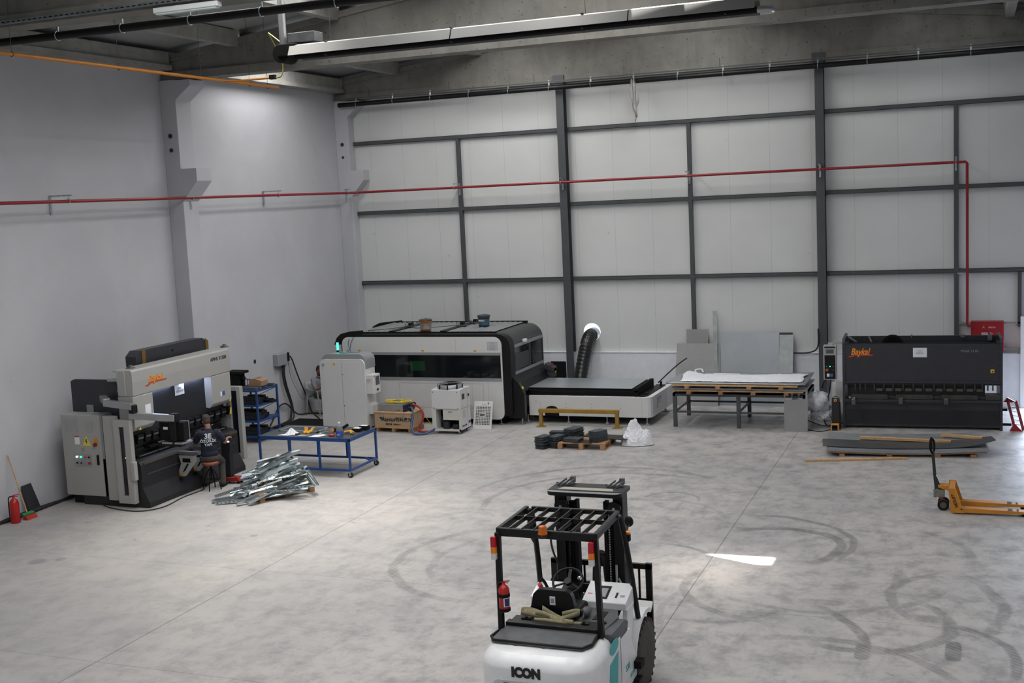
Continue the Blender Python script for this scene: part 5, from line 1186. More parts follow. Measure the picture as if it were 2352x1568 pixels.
MB().box(9.602, 9.606, -2.80, -2.78, .34, .58).box(9.602, 9.606, -2.74, -2.45, .50, .52).box(9.602, 9.606, -2.74, -2.50, .45, .465).box(9.602, 9.606, -2.74, -2.40, .54, .575).build('maker_print', M_greyp, ET)
t = thing('barrier_rail', 'low ochre steel barrier in front of the shuttle table', 'barrier', (7.92, -3.66, 0))
b0, b1 = Vector((7.00, -3.70, 0)), Vector((8.86, -3.66, 0))
MB().bar(b0+Vector((-.05, 0, .385)), b1+Vector((.05, 0, .385)), .09, .09).build('top_rail', M_yellow, t, bevel=.006)
for q in (b0, b1):
    MB().bar(q+Vector((0, 0, .01)), q+Vector((0, 0, .34)), .08, .08).build('post', M_yellow, t, bevel=.006); MB().box(q.x-.11, q.x+.11, q.y-.09, q.y+.09, 0, .012).build('foot_plate', M_yellow, t)
    for dx in (-.08, .08): pass
o = MB().box(7.1, 9.2, -3.52, -3.46, 0, .012).build('floor_channel', M_galvd); tag(o, 'flat steel strip on the floor behind the ochre barrier', 'steel strip')

# black extraction duct
t = thing('extraction_duct', 'black ribbed extraction duct rising to the round hole in the back wall', 'duct', (7.05, -.45, 0))
pts = [(6.98, -1.0, .0), (6.99, -.80, .35), (7.02, -.58, .8), (7.06, -.42, 1.2), (7.11, -.30, 1.52), (7.13, -.12, 1.68), (7.13, .06, 1.72), (7.13, .35, 1.72)]
P_ = []
for i in range(len(pts)-1):
    for k in range(12):
        u = k/12; g_ = lambda j: Vector(pts[max(0, min(len(pts)-1, j))]); p0_, p1_, p2_, p3_ = g_(i-1), g_(i), g_(i+1), g_(i+2)
        P_.append(.5*((2*p1_)+(-p0_+p2_)*u+(2*p0_-5*p1_+4*p2_-p3_)*u*u+(-p0_+3*p1_-3*p2_+p3_)*u**3))
MB().tube(P_, [(.168 if i % 3 else .178) for i in range(len(P_))], 22, smooth_path=False).build('ribbed_hose', mat('glossy_black_duct', (.012, .012, .013), .3), t)
b_ = MB(); b_.tube([(7.0, -.5, 1.55), (6.88, -.4, 1.3), (6.84, -.4, .9), (6.78, -.5, .62), (6.5, -.8, .45)], .010, 6).build('white_cable', M_white, t)
# ------------------------------------------------------------------ steel table with stacked sheets
t = thing('steel_table', 'long dark steel frame table carrying pallets of sheets', 'table', (11.6, -2.6, 0))
X0, X1, Y0, Y1 = 10.10, 13.10, -3.30, -1.83
for x in (X0+.04, (X0+X1)/2, X1-.04):
    for y in (Y0+.04, Y1-.04): MB().box(x-.04, x+.04, y-.04, y+.04, 0, .719).build('leg', M_steel, t)
MB().box(X0, X1, Y0, Y0+.06, .72, .79).box(X0, X1, Y1-.06, Y1, .72, .79).box(X0, X0+.06, Y0, Y1, .72, .79).box(X1-.06, X1, Y0, Y1, .72, .79).box(X0, X1, Y0, Y1, .775, .79).build('table_top', M_steel, t)
b_ = MB().box(X0+.01, X1-.01, Y0+.02, Y0+.06, .33, .37).box(X0+.01, X1-.01, Y1-.06, Y1-.02, .33, .37)
for x in (X0+.02, (X0+X1)/2-.02, X1-.06): b_.box(x, x+.04, Y0+.065, Y1-.065, .333, .367)
b_.build('lower_rail', M_steel, t)
def slab_pallet(label, x0, x1, y0, y1, z, n):
    t = thing('sheet_pallet', label, 'pallet', ((x0+x1)/2, (y0+y1)/2, z))
    for i in range(n):
        x = x0+(x1-x0)*(i+.35)/n+.1
        MB().box(x-.05, x+.05, y0, y1, z, z+.065).build('bearer', M_wood, t)
    for y in (y0, (y0+y1)/2-.05, y1-.1): MB().box(x0, x1, y, y+.1, z+.065, z+.095).build('deck_board', M_wood_l if y == y0 else M_wood, t)
slab_pallet('lower pine pallet on the dark steel table', 10.15, 13.06, -3.44, -1.95, .79, 4)
o = MB().box(10.08, 13.12, -3.40, -1.9, .885, .93).build('sheet_stack', M_sheet_l, bevel=.003); tag(o, 'pale sheet stack between the two pallets on the steel table', 'sheet stack')
slab_pallet('upper pine pallet on the steel table', 10.14, 12.95, -3.54, -2.0, .93, 4)
b_ = MB()
b_.grid(lambda u, v: (10.0+3.12*u, -3.50+1.5*v, 1.035+.02*math.sin(u*7)*v+.025*u*v), 20, 6)
o = b_.build('metal_sheet', M_galvd, solid=-.03); tag(o, 'grey metal sheet under the white film on the upper pallet', 'metal sheet')
rn = random.Random(5); H = [[rn.random() for _ in range(14)] for _ in range(50)]
def fn(u, v):
    i, j = min(48, int(u*48)), min(12, int(v*12))
    e = .3+.7*min(1, (min(v, 1-v)*5)); hh = H[i][j]*.035*e+.04*max(0, math.sin(u*9+1))*v*(1-v)*3+(.09*(1-u*8)*v if u < .125 else 0)
    return (10.28+2.72*u+.03*math.sin(v*9)+(.04*rn.random() if u in (0, 1) else 0), -3.44+1.02*v+.05*math.sin(u*8)*(.4+v*.6), 1.085+hh+.03*u*v)
o = MB().grid(fn, 48, 12, True).build('white_film', M_bag, solid=.002); tag(o, 'crumpled white protective film spread over the sheets on the steel table', 'film')
o = MB().tube([(10.5, -2.45, 1.12), (10.42, -2.3, 1.17), (10.55, -2.25, 1.19), (10.62, -2.35, 1.13)], .018, 6, flat=.3).box(10.9, 11.5, -2.5, -2.46, 1.11, 1.125).build('film_strips', M_bag); tag(o, 'curled white strip behind the white film on the steel table', 'strip')
# standing sheet with cut-outs
t = thing('cut_sheet_panel', 'upright grey sheet with cut-out slots leaning on the right end of the steel table', 'metal sheet', (12.9, -3.48, 0))
FRAMES[t.name] = Matrix.Translation((12.9, -3.48, 0))
b_ = MB().box(-.26, .25, 0, .004, 0, .70).box(-.26, -.235, 0, .004, .70, .98).box(.20, .25, 0, .004, .70, .98).box(-.26, .25, 0, .004, .955, .98)
b_.box(-.095, -.085, 0, .004, .70, .955).box(.055, .065, 0, .004, .74, .955).box(-.24, .2, 0, .004, .825, .835).cyl((-.09, 0, .83), (-.09, .004, .83), .03, 14).cyl((.06, 0, .83), (.06, .004, .83), .03, 14).cyl((-.23, 0, .83), (-.23, .004, .83), .025, 14)
b_.box(.065, .20, 0, .004, .70, .72)
b_.build('sheet', M_sheet, t, local=True); t.rotation_euler = (-.12, 0, .0)
# sheets leaning on the back wall
def lean(label, x0, x1, ztop, yb, yt, m_=M_sheet, dx=0, zb=0, name='leaning_sheet'):
    o = MB().add([(x0, yb, zb), (x1, yb, zb), (x1+dx, yt, ztop), (x0+dx, yt, ztop)], [(0, 1, 2, 3)]).build(name, m_, solid=.006); return tag(o, label, 'metal sheet', None)
lean('wide grey sheet leaning on the back wall, left of the tall strip', 9.48, 10.60, 1.52, -.64, -.14)
lean('small square grey sheet standing highest behind the wide leaning sheet', 9.71, 10.27, 1.87, -.33, -.03)
lean('narrow steel strip sticking up highest between the leaning sheets', 10.50, 10.60, 2.34, -.56, -.04, M_galvd, dx=-.10)
lean('large pale sheet leaning on the back wall in the middle', 10.54, 12.06, 1.79, -.52, -.07, M_sheet_l)
lean('tall zinc sheet leaning at the right end of the leaning sheets', 12.00, 12.40, 1.73, -.55, -.06, M_galvd)
lean('short dark sheet behind the tall zinc sheet at the right', 11.98, 12.38, 1.78, -.40, -.03, M_mach2)
o = MB().tube([(9.3, -1.5, .72), (9.7, -1.2, 1.1), (9.9, -.9, 1.25)], .016, 7).build('power_cable', M_rubber); tag(o, 'black cable hanging between shuttle table and leaning sheets', 'cable')
o = MB().tube([(12.4, -.12, 1.28), (12.8, -.14, 1.30), (13.0, -.2, 1.45), (13.02, -.25, 1.9)], .018, 7).build('power_cable', M_rubber); tag(o, 'black cable along the plinth between leaning sheets and steel column', 'cable')
# polythene heap and cables right of the steel table
rn = random.Random(8)
def blob(c, r, seed, n=40, sq=.6):
    rn = random.Random(seed); b = MB(); m_ = 22; vs = []
    for i in range(m_+1):
        for j in range(n):
            a, q = PI*i/m_, 2*PI*j/n; k = 1+(rn.random()-.5)*.22+.12*math.sin(5*q+3*a+seed)
            vs.append((c[0]+r[0]*k*math.sin(a)*math.cos(q), c[1]+r[1]*k*math.sin(a)*math.sin(q), max(c[2]+.004, c[2]+r[2]*(.95+k*math.cos(a)))))
    return b.add(vs, [(i*n+j, (i+1)*n+j, (i+1)*n+(j+1) % n, i*n+(j+1) % n) for i in range(m_) for j in range(n)], True)
b_ = blob((13.30, -2.85, .35), (.30, .25, .22), 3); b_2 = blob((13.45, -2.75, .12), (.30, .25, .16), 4)
b_.add(b_2.v, b_2.f)
b_.grid(lambda u, v: (13.2+.5*u, -2.7-.15*v+.05*math.sin(u*11), .05+.55*(1-v)*(.5+.5*u)+.03*math.sin(v*9+u*5)), 10, 8, False)
o = b_.build('polythene_heap', M_film, solid=.002); tag(o, 'heap of clear polythene between the steel table and the guillotine', 'plastic sheet')
o = MB().grid(lambda u, v: (13.58+.36*u, -2.45+.0*v, .02+1.0*v-.1*u*v), 4, 4).build('white_board', M_white, solid=.01); tag(o, 'white board standing left behind the guillotine', 'board')
for i, (pts, r, lab) in enumerate((
    ([(13.60, -2.95, 1.08), (13.55, -2.9, .75), (13.42, -2.9, .45), (13.46, -2.95, .12), (13.56, -3.0, .05), (13.75, -2.95, .12)], .016, 'thick black cable hanging from the guillotine control box'),
    ([(13.56, -2.93, 1.08), (13.55, -2.92, .6), (13.58, -2.95, .3), (13.68, -3.05, .05)], .009, 'thin black cable hanging from the guillotine control box'),
    ([(13.48, -2.9, 1.06), (13.40, -2.6, .95), (13.35, -2.4, .8)], .014, 'short black cable curving left behind the control box'),
    ([(12.9, -3.0, .25), (13.2, -3.0, .12), (13.5, -3.05, .06), (13.85, -2.9, .1)], .012, 'black cable trailing under the polythene heap'),
    ([(12.95, -3.25, .012), (13.15, -3.3, .012), (13.4, -3.45, .012), (13.62, -3.2, .012)], .010, 'black cable lying on the floor left of the foot pedal'))):
    o = MB().tube(pts, r, 7).build('control_cable', M_rubber); tag(o, lab, 'cable')

# ------------------------------------------------------------------ guillotine shear
GA = math.radians(2.3)
GM = thing('guillotine_shear', 'dark guillotine shear with yellow logo against the back wall', 'guillotine', (13.85, -2.90, 0), GA)
K = dict(local=True)
MB().box(.06, 3.22, .0, .06, .05, .56).box(.1, 3.2, .06, 1.1, .08, .5).build('lower_front_plate', M_mach, GM, bevel=.004, **K)
MB().box(.09, 3.20, -.006, 0, .10, .42).build('recessed_plate', M_mach2, GM, **K)
MB().box(.02, 3.27, -.10, .35, .60, .655).box(.04, 3.24, -.02, .0, .54, .60).build('bed_edge', M_mach, GM, bevel=.005, **K)
for x in (.0, 3.22): MB().prism([(-.04, 0), (-.04, .62), (-.02, .95), (.0, 1.9), (.10, 1.98), (1.1, 1.98), (1.2, 0)], 'x', x, x+.055).build('side_plate', M_mach, GM, bevel=.004, **K)
b_ = MB()
for (x0, x1) in ((.18, .95), (1.12, 1.88), (2.06, 2.78), (2.94, 3.22)): b_.box(x0, x1, -.06, .30, .66, .76)
b_.box(.10, 3.2, .05, .32, .655, .72).build('table_blocks', mat('worn_dark_table', (.060, .058, .054), .4, .35, var=.25, scale=6), GM, bevel=.006, **K)
for x, y0 in ((.20, -.42), (1.18, -.30), (2.10, -.30)):
    a_ = MB().box(x, x+.085, y0, .1, .60, .70).build('support_arm', M_dust, GM, bevel=.004, **K)
    if x < .5: MB().box(x+.02, x+.035, y0-.01, .1, .70, .715).box(x+.05, x+.065, y0-.01, .1, .70, .715).build('arm_rail', M_galvd, a_, **K)
MB().cyl((.16, -.16, .72), (.16, -.2, .72), .018, 10).build('arm_knob', M_chrome, GM, **K)
MB().box(.04, 3.24, -.0, .05, 1.03, 1.86).build('upper_beam', M_mach, GM, bevel=.004, **K)
MB().box(.04, 3.25, -.035, .03, 1.01, 1.05).build('beam_lip', M_mach, GM, bevel=.004, **K)
MB().box(.04, 3.25, .0, .18, .97, 1.02).box(.1, 2.93, .1, .16, .70, .97).build('blade_holder', M_mach2, GM, **K)
cx = [.10, .27, .37, .48, .67, .87, 1.06, 1.27, 1.48, 1.69, 1.90, 2.11, 2.32, 2.52, 2.72, 2.87, 2.98, 3.08]
for x in cx:
    c = MB().box(x-.015, x+.015, -.03, .02, .86, 1.0).build('hold_down', M_mach, GM, bevel=.003, **K)
    if .5 < x < 2.8: MB().box(x+.04, x+.17, .02, .05, .83, .89).build('hold_down_pad', mat('worn_pad_brown', (.12, .105, .085), .5, .3), c, **K)
MB().box(.06, 3.22, .45, .5, 1.82, 1.99).box(.06, .12, .0, .5, 1.84, 1.9).box(3.16, 3.22, 0, .5, 1.84, 1.9).box(.06, 3.22, 0.06, .1, 1.84, 1.88).build('rear_frame', M_mach2, GM, **K)
MB().lathe([(.24, 0), (.24, .05), (.20, .05), (.20, 0)], (1.05, .42, 1.78), 24, 'y').build('rear_hoop', M_blackm, GM, **K)
MB().bar((.12, .4, 1.98), (.30, .1, 1.9), .04, .03).bar((.55, .4, 1.98), (.62, .1, 1.9), .03, .03).cyl((1.45, .4, 1.95), (1.45, .4, 2.03), .012, 8).box(3.0, 3.08, .3, .45, 1.9, 2.02).cyl((2.5, .4, 1.96), (2.5, .4, 2.02), .05, 12).build('top_fittings', M_dust, GM, **K)
b_ = MB()
for x in (.065, 3.215):
    for i in range(6): b_.cyl((x, -.0, 1.15+.125*i), (x, -.008, 1.15+.125*i), .010, 8)
b_.build('bolts', M_black, GM, **K)
text('maker_logo', 'Baykal', .205, (.185, -.004, 1.63), (1, 0, 0), (0, 0, 1), M_redp, GM, bold=.009, shear=.3, sx=.74, local=True)
text('maker_logo_face', 'Baykal', .205, (.178, -.008, 1.637), (1, 0, 0), (0, 0, 1), M_goldp, GM, bold=.0, shear=.3, sx=.74, local=True)
MB().prism([(.13, 1.585), (.20, 1.58), (.28, 1.615), (.62, 1.612), (.66, 1.635), (.60, 1.638), (.27, 1.635), (.20, 1.60), (.14, 1.605)], 'y', -.006, 0).build('logo_swoosh', M_redp, GM, **K)
text('model_number', 'MGH 3110', .078, (2.44, -.004, 1.685), (1, 0, 0), (0, 0, 1), M_greyp, GM, bold=0, local=True)
MB().box(1.475, 1.76, -.004, 0, 1.58, 1.785).build('notice_sheet', M_paper, GM, **K)
text('notice_print', 'CNC\nMAKAS', .045, (1.615, -.006, 1.70), (1, 0, 0), (0, 0, 1), M_greyp, GM, align='CENTER', local=True)
MB().box(3.035, 3.11, -.03, 0, 1.24, 1.315).build('stop_box', M_sticker, GM, bevel=.005, **K); MB().cyl((3.072, -.03, 1.277), (3.072, -.05, 1.277), .02, 12).build('stop_button', M_redx, GM, **K)
cb = MB().box(-.40, -.12, -.10, .12, 1.09, 1.85).build('control_box', M_cream, GM, bevel=.008, **K)
MB().box(-.375, -.145, -.104, -.10, 1.11, 1.64).box(-.375, -.145, -.104, -.1, 1.80, 1.83).build('black_fascia', M_black, cb, **K)
MB().box(-.345, -.175, -.104, -.10, 1.68, 1.77).build('screen', M_dust, cb, **K)
for (x, z, mm, r) in ((-.33, 1.39, M_cyan, .012), (-.26, 1.39, M_led_gs, .012), (-.19, 1.39, M_redx, .012), (-.19, 1.31, M_redx, .012), (-.325, 1.31, M_osticker, .03)):
    c = MB().cyl((x, -.104, z), (x, -.12, z), r, 14).build('push_button', mm, cb, **K)
MB().cyl((-.325, -.12, 1.31), (-.325, -.135, 1.31), .02, 12).build('stop_button', M_redx, cb, **K)
MB().box(-.33, -.275, -.106, -.104, 1.16, 1.23).build('label', M_paper, cb, **K); MB().box(-.27, -.20, -.106, -.104, 1.16, 1.23).build('blue_label', mat('blue_label_print', (.05, .10, .30), .5), cb, **K)
MB().box(-.30, -.20, -.08, 0, 1.85, 1.91).box(-.2, .05, .1, .2, 1.86, 1.92).box(-.26, -.18, -.04, .04, 1.03, 1.09).build('arm_bracket', M_cream, cb, **K)
# foot pedal stand
t = thing('foot_pedal_stand', 'tall black foot pedal stand with orange pedal left of the guillotine', 'pedal', (13.70, -3.10, 0))
MB().prism([(-3.02, 0), (-3.12, 0), (-3.10, .66), (-3.04, .69), (-3.0, .66)], 'x', 13.63, 13.79).prism([(-3.10, 0), (-2.90, 0), (-3.02, .6)], 'x', 13.79, 13.81).build('stand_body', M_mach2, t, bevel=.008)
MB().tube([(13.645, -3.06, .66), (13.65, -3.06, .70), (13.71, -3.06, .73), (13.77, -3.06, .70), (13.775, -3.06, .66)], .008, 8).build('carry_handle', M_blackm, t)
MB().cyl((13.71, -3.09, .64), (13.71, -3.14, .65), .03, 12).build('stop_collar', M_sticker, t); MB().cyl((13.71, -3.13, .65), (13.71, -3.15, .65), .02, 12).build('stop_button', M_redx, t)
MB().box(13.62, 13.645, -3.26, -3.12, 0, .12).box(13.765, 13.79, -3.26, -3.12, 0, .12).box(13.62, 13.79, -3.26, -3.12, .12, .14).build('pedal_hood', M_osticker, t, bevel=.006); MB().box(13.645, 13.765, -3.25, -3.12, 0, .05).build('pedal', M_black, t)
# red slatted ramp
t = thing('red_ramp', 'red framed slatted ramp leaning at the right end of the guillotine', 'ramp', (17.36, -2.7, 0))
A, B = Vector((17.22, -2.45, .62)), Vector((17.36, -2.78, .06))
wv = Vector((.17, .05, -.05)); b_ = MB()
b_.bar(A, B, .02, .09).bar(A+wv, B+wv, .02, .09).prism([(17.14, .56), (17.22, .66), (17.40, .56)], 'y', -2.46, -2.40).prism([(17.26, .0), (17.50, .0), (17.36, .17)], 'y', -2.82, -2.70)
b_.build('ramp_frame', M_redcab, t)
for i in range(6):
    p = A.lerp(B, .1+.15*i); MB().bar(p+Vector((0, 0, .01)), p+wv+Vector((0, 0, .01)), .06, .012).build('slat', M_galvd, t)
MB().bar((17.06, -2.7, .12), (17.3, -2.7, .12), .05, .05).bar((17.06, -2.6, .42), (17.22, -2.6, .42), .05, .05).build('hinge_arm', M_blackm, t)

# ------------------------------------------------------------------ sheet pile in front of the guillotine
PA = math.radians(6.5); o0 = Vector((13.86, -5.80, 0)); ca, sa_ = math.cos(PA), math.sin(PA)
def LP(u, v, z): return (o0.x+u*ca-v*sa_, o0.y+u*sa_+v*ca, z)
sag = lambda u: .055*math.cos((u/2.95-.45)*PI*1.3)
t = thing('low_sheet_pallet', 'low pine pallet under the pile of sheets in front of the guillotine', 'pallet', tuple(o0+Vector((1.4, .8, 0))))
for u in (.2, 1.1, 2.0, 2.65):
    b_ = MB(); q = [LP(u, -.0, 0), LP(u+.10, -.0, 0), LP(u+.10, 1.4, 0), LP(u, 1.4, 0)]; b_.prism([(p[0], p[1]) for p in q], 'z', 0, .055).build('bearer', M_wood, t)
for v in (0, .62, 1.3):
    b_ = MB(); b_.grid(lambda a, b: LP(2.95*a, v+.1*b, .095-sag(2.95*a)*.55), 14, 1, False).build('deck_board', M_wood, t, solid=.025)
def pilesheet(label, u0, u1, v0, v1, z0, m_, k=1., curl=0, th=.012, nm='metal_sheet'):
    o = MB().grid(lambda a, b: LP(u0+(u1-u0)*a, v0+(v1-v0)*b, z0-sag(u0+(u1-u0)*a)*.55*k+curl*max(0, a-.75)**2*(1-b*.5)), 30, 4, False).build(nm, m_, solid=th); return tag(o, label, 'metal sheet')
pilesheet('pale edged sheet stack at the bottom of the pile before the guillotine', -.04, 2.98, -.03, 1.32, .105, M_sheet_l, th=-.055, nm='sheet_stack')
pilesheet('light grey sheet on the left half of the pile before the guillotine', -.02, 2.9, .25, 1.52, .172, M_galvd, k=.9)
pilesheet('dark grey sheet curling up at the right of the pile before the guillotine', -.12, 3.12, .10, .78, .185, M_mach if False else mat('dull_dark_zinc', (.10, .105, .108), .4, .5, var=.2, scale=3), k=1.05, curl=2.0)
def batten(label, p, q, w_, h):
    o = MB().bar(p, q, w_, h).build('timber_batten', M_wood_l); return tag(o, label, 'timber', None)
batten('long pale batten lying across the pile of sheets', LP(.62, .88, .205), LP(2.35, .62, .185), .09, .045)
batten('orange-brown batten at the upper right of the pile of sheets', LP(2.22, 1.12, .22), LP(2.95, .68, .25), .09, .045)
batten('timber end sticking out left of the pile of sheets', LP(-.15, 1.0, .10), LP(.3, 1.0, .10), .08, .06)
batten('long thin batten on the floor in front of the pile of sheets', (13.46, -6.36, .02), (15.34, -5.83, .02), .07, .04)

# ------------------------------------------------------------------ pallet with cut plates, plate stacks, sack
pallet('pine pallet carrying dark cut plates', (8.72, -5.55), .02, 1.05, .92)
def stack(where, c, n, L, W_, rz, z0=0., th=.014, jit=.012, group=''):
    pr = None; rn = random.Random(int(c[0]*1000))
    for i in range(n):
        if pr is None: o = MB().box(-L/2, L/2, -W_/2, W_/2, 0, th*.8).build('cut_plate', M_plate, origin=(0, 0, 0)); pr = o
        else: o = copy_tree(pr)
        o.location = (c[0]+rn.uniform(-jit, jit), c[1]+rn.uniform(-jit, jit), z0+i*th); o.rotation_euler = (0, 0, rz+rn.uniform(-.05, .05)*(jit/.012))
        tag(o, 'dark steel plate, '+where, 'steel plate', 'steel plates, '+where)
    tag(o, 'topmost plate, '+where)
stack('front left stack beside the pallet', (7.86, -5.92), 19, .22, .34, -.25, jit=.026)
stack('second stack from the left touching the pallet', (8.12, -5.80), 18, .22, .34, -.35, jit=.024)
stack('far left stack behind the front one', (7.70, -5.55), 9, .30, .22, .25, jit=.02)
stack('wide stack at the back left of the plates', (8.02, -5.05), 14, .62, .20, .05, jit=.012)
stack('tallest stack at the back left corner of the pallet', (8.38, -5.40), 15, .24, .42, -.35, .14, jit=.022)
stack('low stack at the front left of the pallet', (8.50, -5.83), 6, .36, .26, -.2, .14, jit=.02)
stack('stack at the front right of the pallet', (9.04, -5.72), 17, .22, .36, -.4, .14, jit=.014)
o = MB().box(8.58, 9.0, -5.35, -5.0, .142, .165).build('flat_plate', mat('black_hot_rolled_plate', (.030, .028, .026), .5, .3), bevel=.002); tag(o, 'black square plate flat on the pallet behind the right stack', 'steel plate')
o = MB().obox((8.80, -5.82, .148), (.34, .32, .012), rotz(-.1)).build('flat_plate', mat('black_hot_rolled_plate', (.03, .028, .026), .5, .3)); tag(o, 'brownish square plate flat at the front of the pallet', 'steel plate')
o = MB().obox((9.33, -5.35, .155), (.62, .42, .014), rotz(-.12)).build('flat_plate', mat('black_hot_rolled_plate', (.03, .028, .026), .5, .3)); tag(o, 'black plate overhanging the right edge of the pallet', 'steel plate')
# white sack
rn = random.Random(21); vs = []; n, m_ = 28, 14
b_ = MB(); rn = random.Random(21); m_, n = 22, 40
PK = ((-.06, .05, .20, .10), (-.13, .04, .12, .05), (-.02, .05, .12, .045), (.08, .04, .10, .07), (.25, .02, .13, .06), (.31, -.03, .10, .05), (-.26, .02, .05, .08), (.0, -.08, .06, .2))
def sk(i, j):
    a = 2*PI*j/n; r = .35*(i/m_)**.8*(1+.10*math.sin(3*a+1)+.05*math.sin(7*a)); x, y = r*math.cos(a), r*.66*math.sin(a); e = (1-(i/m_)**7)
    h = .15+sum(k*math.exp(-((x-px)**2+(y-py)**2)/(2*w*w)) for px, py, k, w in PK)+(rn.random()-.5)*.045*e
    return (9.76+x+(rn.random()-.5)*.02, -5.32+y+(rn.random()-.5)*.02, max(.012, h*e+.012))
vs = [sk(i, j) for i in range(m_+1) for j in range(n)]
b_.add(vs, [(i*n+j, (i+1)*n+j, (i+1)*n+(j+1) % n, i*n+(j+1) % n) for i in range(m_) for j in range(n)], False)
o = b_.build('white_sack', M_bag, solid=-.003); tag(o, 'crumpled open white sack on the floor right of the plates', 'sack')

# ------------------------------------------------------------------ pallet truck
t = thing('pallet_truck', 'amber hand pallet truck at the right edge with black handle', 'pallet truck', (16.3, -9.4, 0))
for y in (-9.66, -9.22):
    f_ = MB().prism([(16.22, .025), (17.46, .05), (17.46, .085), (16.30, .105), (16.22, .105)], 'y', y, y+.15)
    f_.build('fork', M_jack, t, bevel=.006)
    MB().cyl((17.28, y+.03, .035), (17.28, y+.12, .035), .035, 14).build('load_roller', M_blackm, t)
    MB().box(17.05, 17.12, y+.02, y+.13, .094, .0975).box(17.18, 17.21, y+.02, y+.13, .091, .095).build('fork_print', M_ink, t)
MB().prism([(16.16, .42), (16.27, .42), (16.40, .022), (16.20, .022)], 'y', -9.668, -9.64).prism([(16.16, .42), (16.27, .42), (16.40, .022), (16.20, .022)], 'y', -9.09, -9.062).box(16.18, 16.26, -9.645, -9.085, .39, .412).prism([(16.20, .39), (16.22, .39), (16.26, .12), (16.24, .12)], 'y', -9.645, -9.085).build('heel_frame', M_jack, t, bevel=.004)
MB().box(16.0, 16.17, -9.48, -9.28, .385, .415).prism([(16.0, .385), (16.17, .385), (16.17, .33)], 'y', -9.48, -9.46).build('heel_bracket', M_jack, t)
text('truck_print', 'NETLIFT', .062, (16.31, -9.671, .12), (-.32, 0, 1), (-1, 0, -.32), M_ink, t, bold=.002)
MB().cyl((16.36, -9.668, .085), (16.36, -9.672, .085), .014, 12).build('logo_dot', M_ink, t)
MB().cyl((16.05, -9.37, .18), (16.05, -9.37, .38), .05, 18).box(15.96, 16.10, -9.45, -9.29, .22, .34).cyl((15.99, -9.44, .30), (15.99, -9.30, .30), .05, 14).cyl((15.95, -9.40, .2), (15.95, -9.40, .33), .025, 12).build('pump_unit', mat('dirty_zinc_casting', (.22, .22, .20), .5, .6, var=.35, scale=22), t, bevel=.004)
for y in (-9.46, -9.28):
    w_ = MB().cyl((16.08, y-.025, .09), (16.08, y+.025, .09), .09, 28).build('steer_wheel', M_black, t); MB().cyl((16.08, y-.028, .09), (16.08, y-.025, .09), .05, 18).build('wheel_hub', M_dust, w_)
    MB().cyl((16.08, y-.024, .09), (16.08, y+.024, .09), .0915, 28, caps=False).build('tyre_edge', mat('brick_red_rubber', (.16, .03, .025), .6), w_)
MB().prism([(15.925, .56), (15.975, .56), (16.07, .33), (15.95, .30)], 'y', -9.42, -9.32).bar((15.95, -9.37, .54), (15.918, -9.37, .96), .05, .045).build('draw_bar', mat('dark_green_black_paint', (.012, .020, .018), .4), t, bevel=.006)
MB().tube([(15.918, -9.37, .92), (15.885, -9.42, 1.0), (15.88, -9.44, 1.10), (15.89, -9.41, 1.17), (15.90, -9.33, 1.17), (15.935, -9.30, 1.10), (15.94, -9.32, 1.0), (15.925, -9.36, .92)], .018, 10, closed=True).bar((15.905, -9.37, 1.0), (15.90, -9.36, 1.16), .02, .02).build('grip_loop', M_blackm, t)
# ------------------------------------------------------------------ forklift
FL = thing('forklift', 'white and black forklift truck in the foreground seen from behind', 'forklift', (12.6, -18.2, 0))
def ring(x0, x1, y0, y1, r, n=8):       # rounded at the rear corners (y0), square at the front
    o = []
    for (cx, cy, a0) in ((x0+r, y0+r, 180), (x1-r, y0+r, 270)):
        for i in range(n+1): t = math.radians(a0+90*i/n); o.append((cx+r*math.cos(t), cy+r*math.sin(t)))
    o += [(x1, y1), (x0, y1)]
    return o
lev = [(.14, .03, .30), (.45, .0, .30), (.90, .0, .30), (.93, .005, .30), (1.0, .06, .27), (1.03, .13, .22)]
b_ = MB(); rings = [[(x, y, z) for x, y in ring(12.0+i_*.75, 13.2-i_*.75, -19.42+i_, -18.42, r)] for z, i_, r in lev]
k = len(rings[0]); vs = [p for r in rings for p in r]
b_.add(vs, [(i*k+j, i*k+(j+1) % k, (i+1)*k+(j+1) % k, (i+1)*k+j) for i in range(len(lev)-1) for j in range(k)], True)
b_.add(rings[0], [tuple(reversed(range(k)))]); b_.add(rings[-1], [tuple(range(k))])
cw = b_.build('counterweight', M_fork, FL, bevel=.006)
cw.data.polygons.foreach_get
MB().box(12.1, 13.1, -18.9, -18.42, .98, 1.03).build('rear_deck', M_fork, FL, bevel=.02, seg=3)
# rear duct
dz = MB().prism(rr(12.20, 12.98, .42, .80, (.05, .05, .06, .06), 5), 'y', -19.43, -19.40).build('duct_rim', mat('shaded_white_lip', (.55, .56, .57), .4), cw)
MB().prism(rr(12.28, 12.92, .44, .775, (.04, .04, .05, .05), 5), 'y', -19.434, -19.43).build('duct_opening', M_blackm, dz)
text('brand_lettering', 'ICON', .128, (12.395, -19.424, .845), (1, 0, 0), (0, 0, 1), M_ink, cw, bold=.009, extrude=.003, sx=.90)
b_ = MB()
for x in (12.33, 12.62): b_.cyl((x, -19.10, 1.03), (x, -19.10, 1.036), .036, 18)
b_.build('lifting_plugs', M_dust, cw)
for x in (12.06, 13.0):
    pass
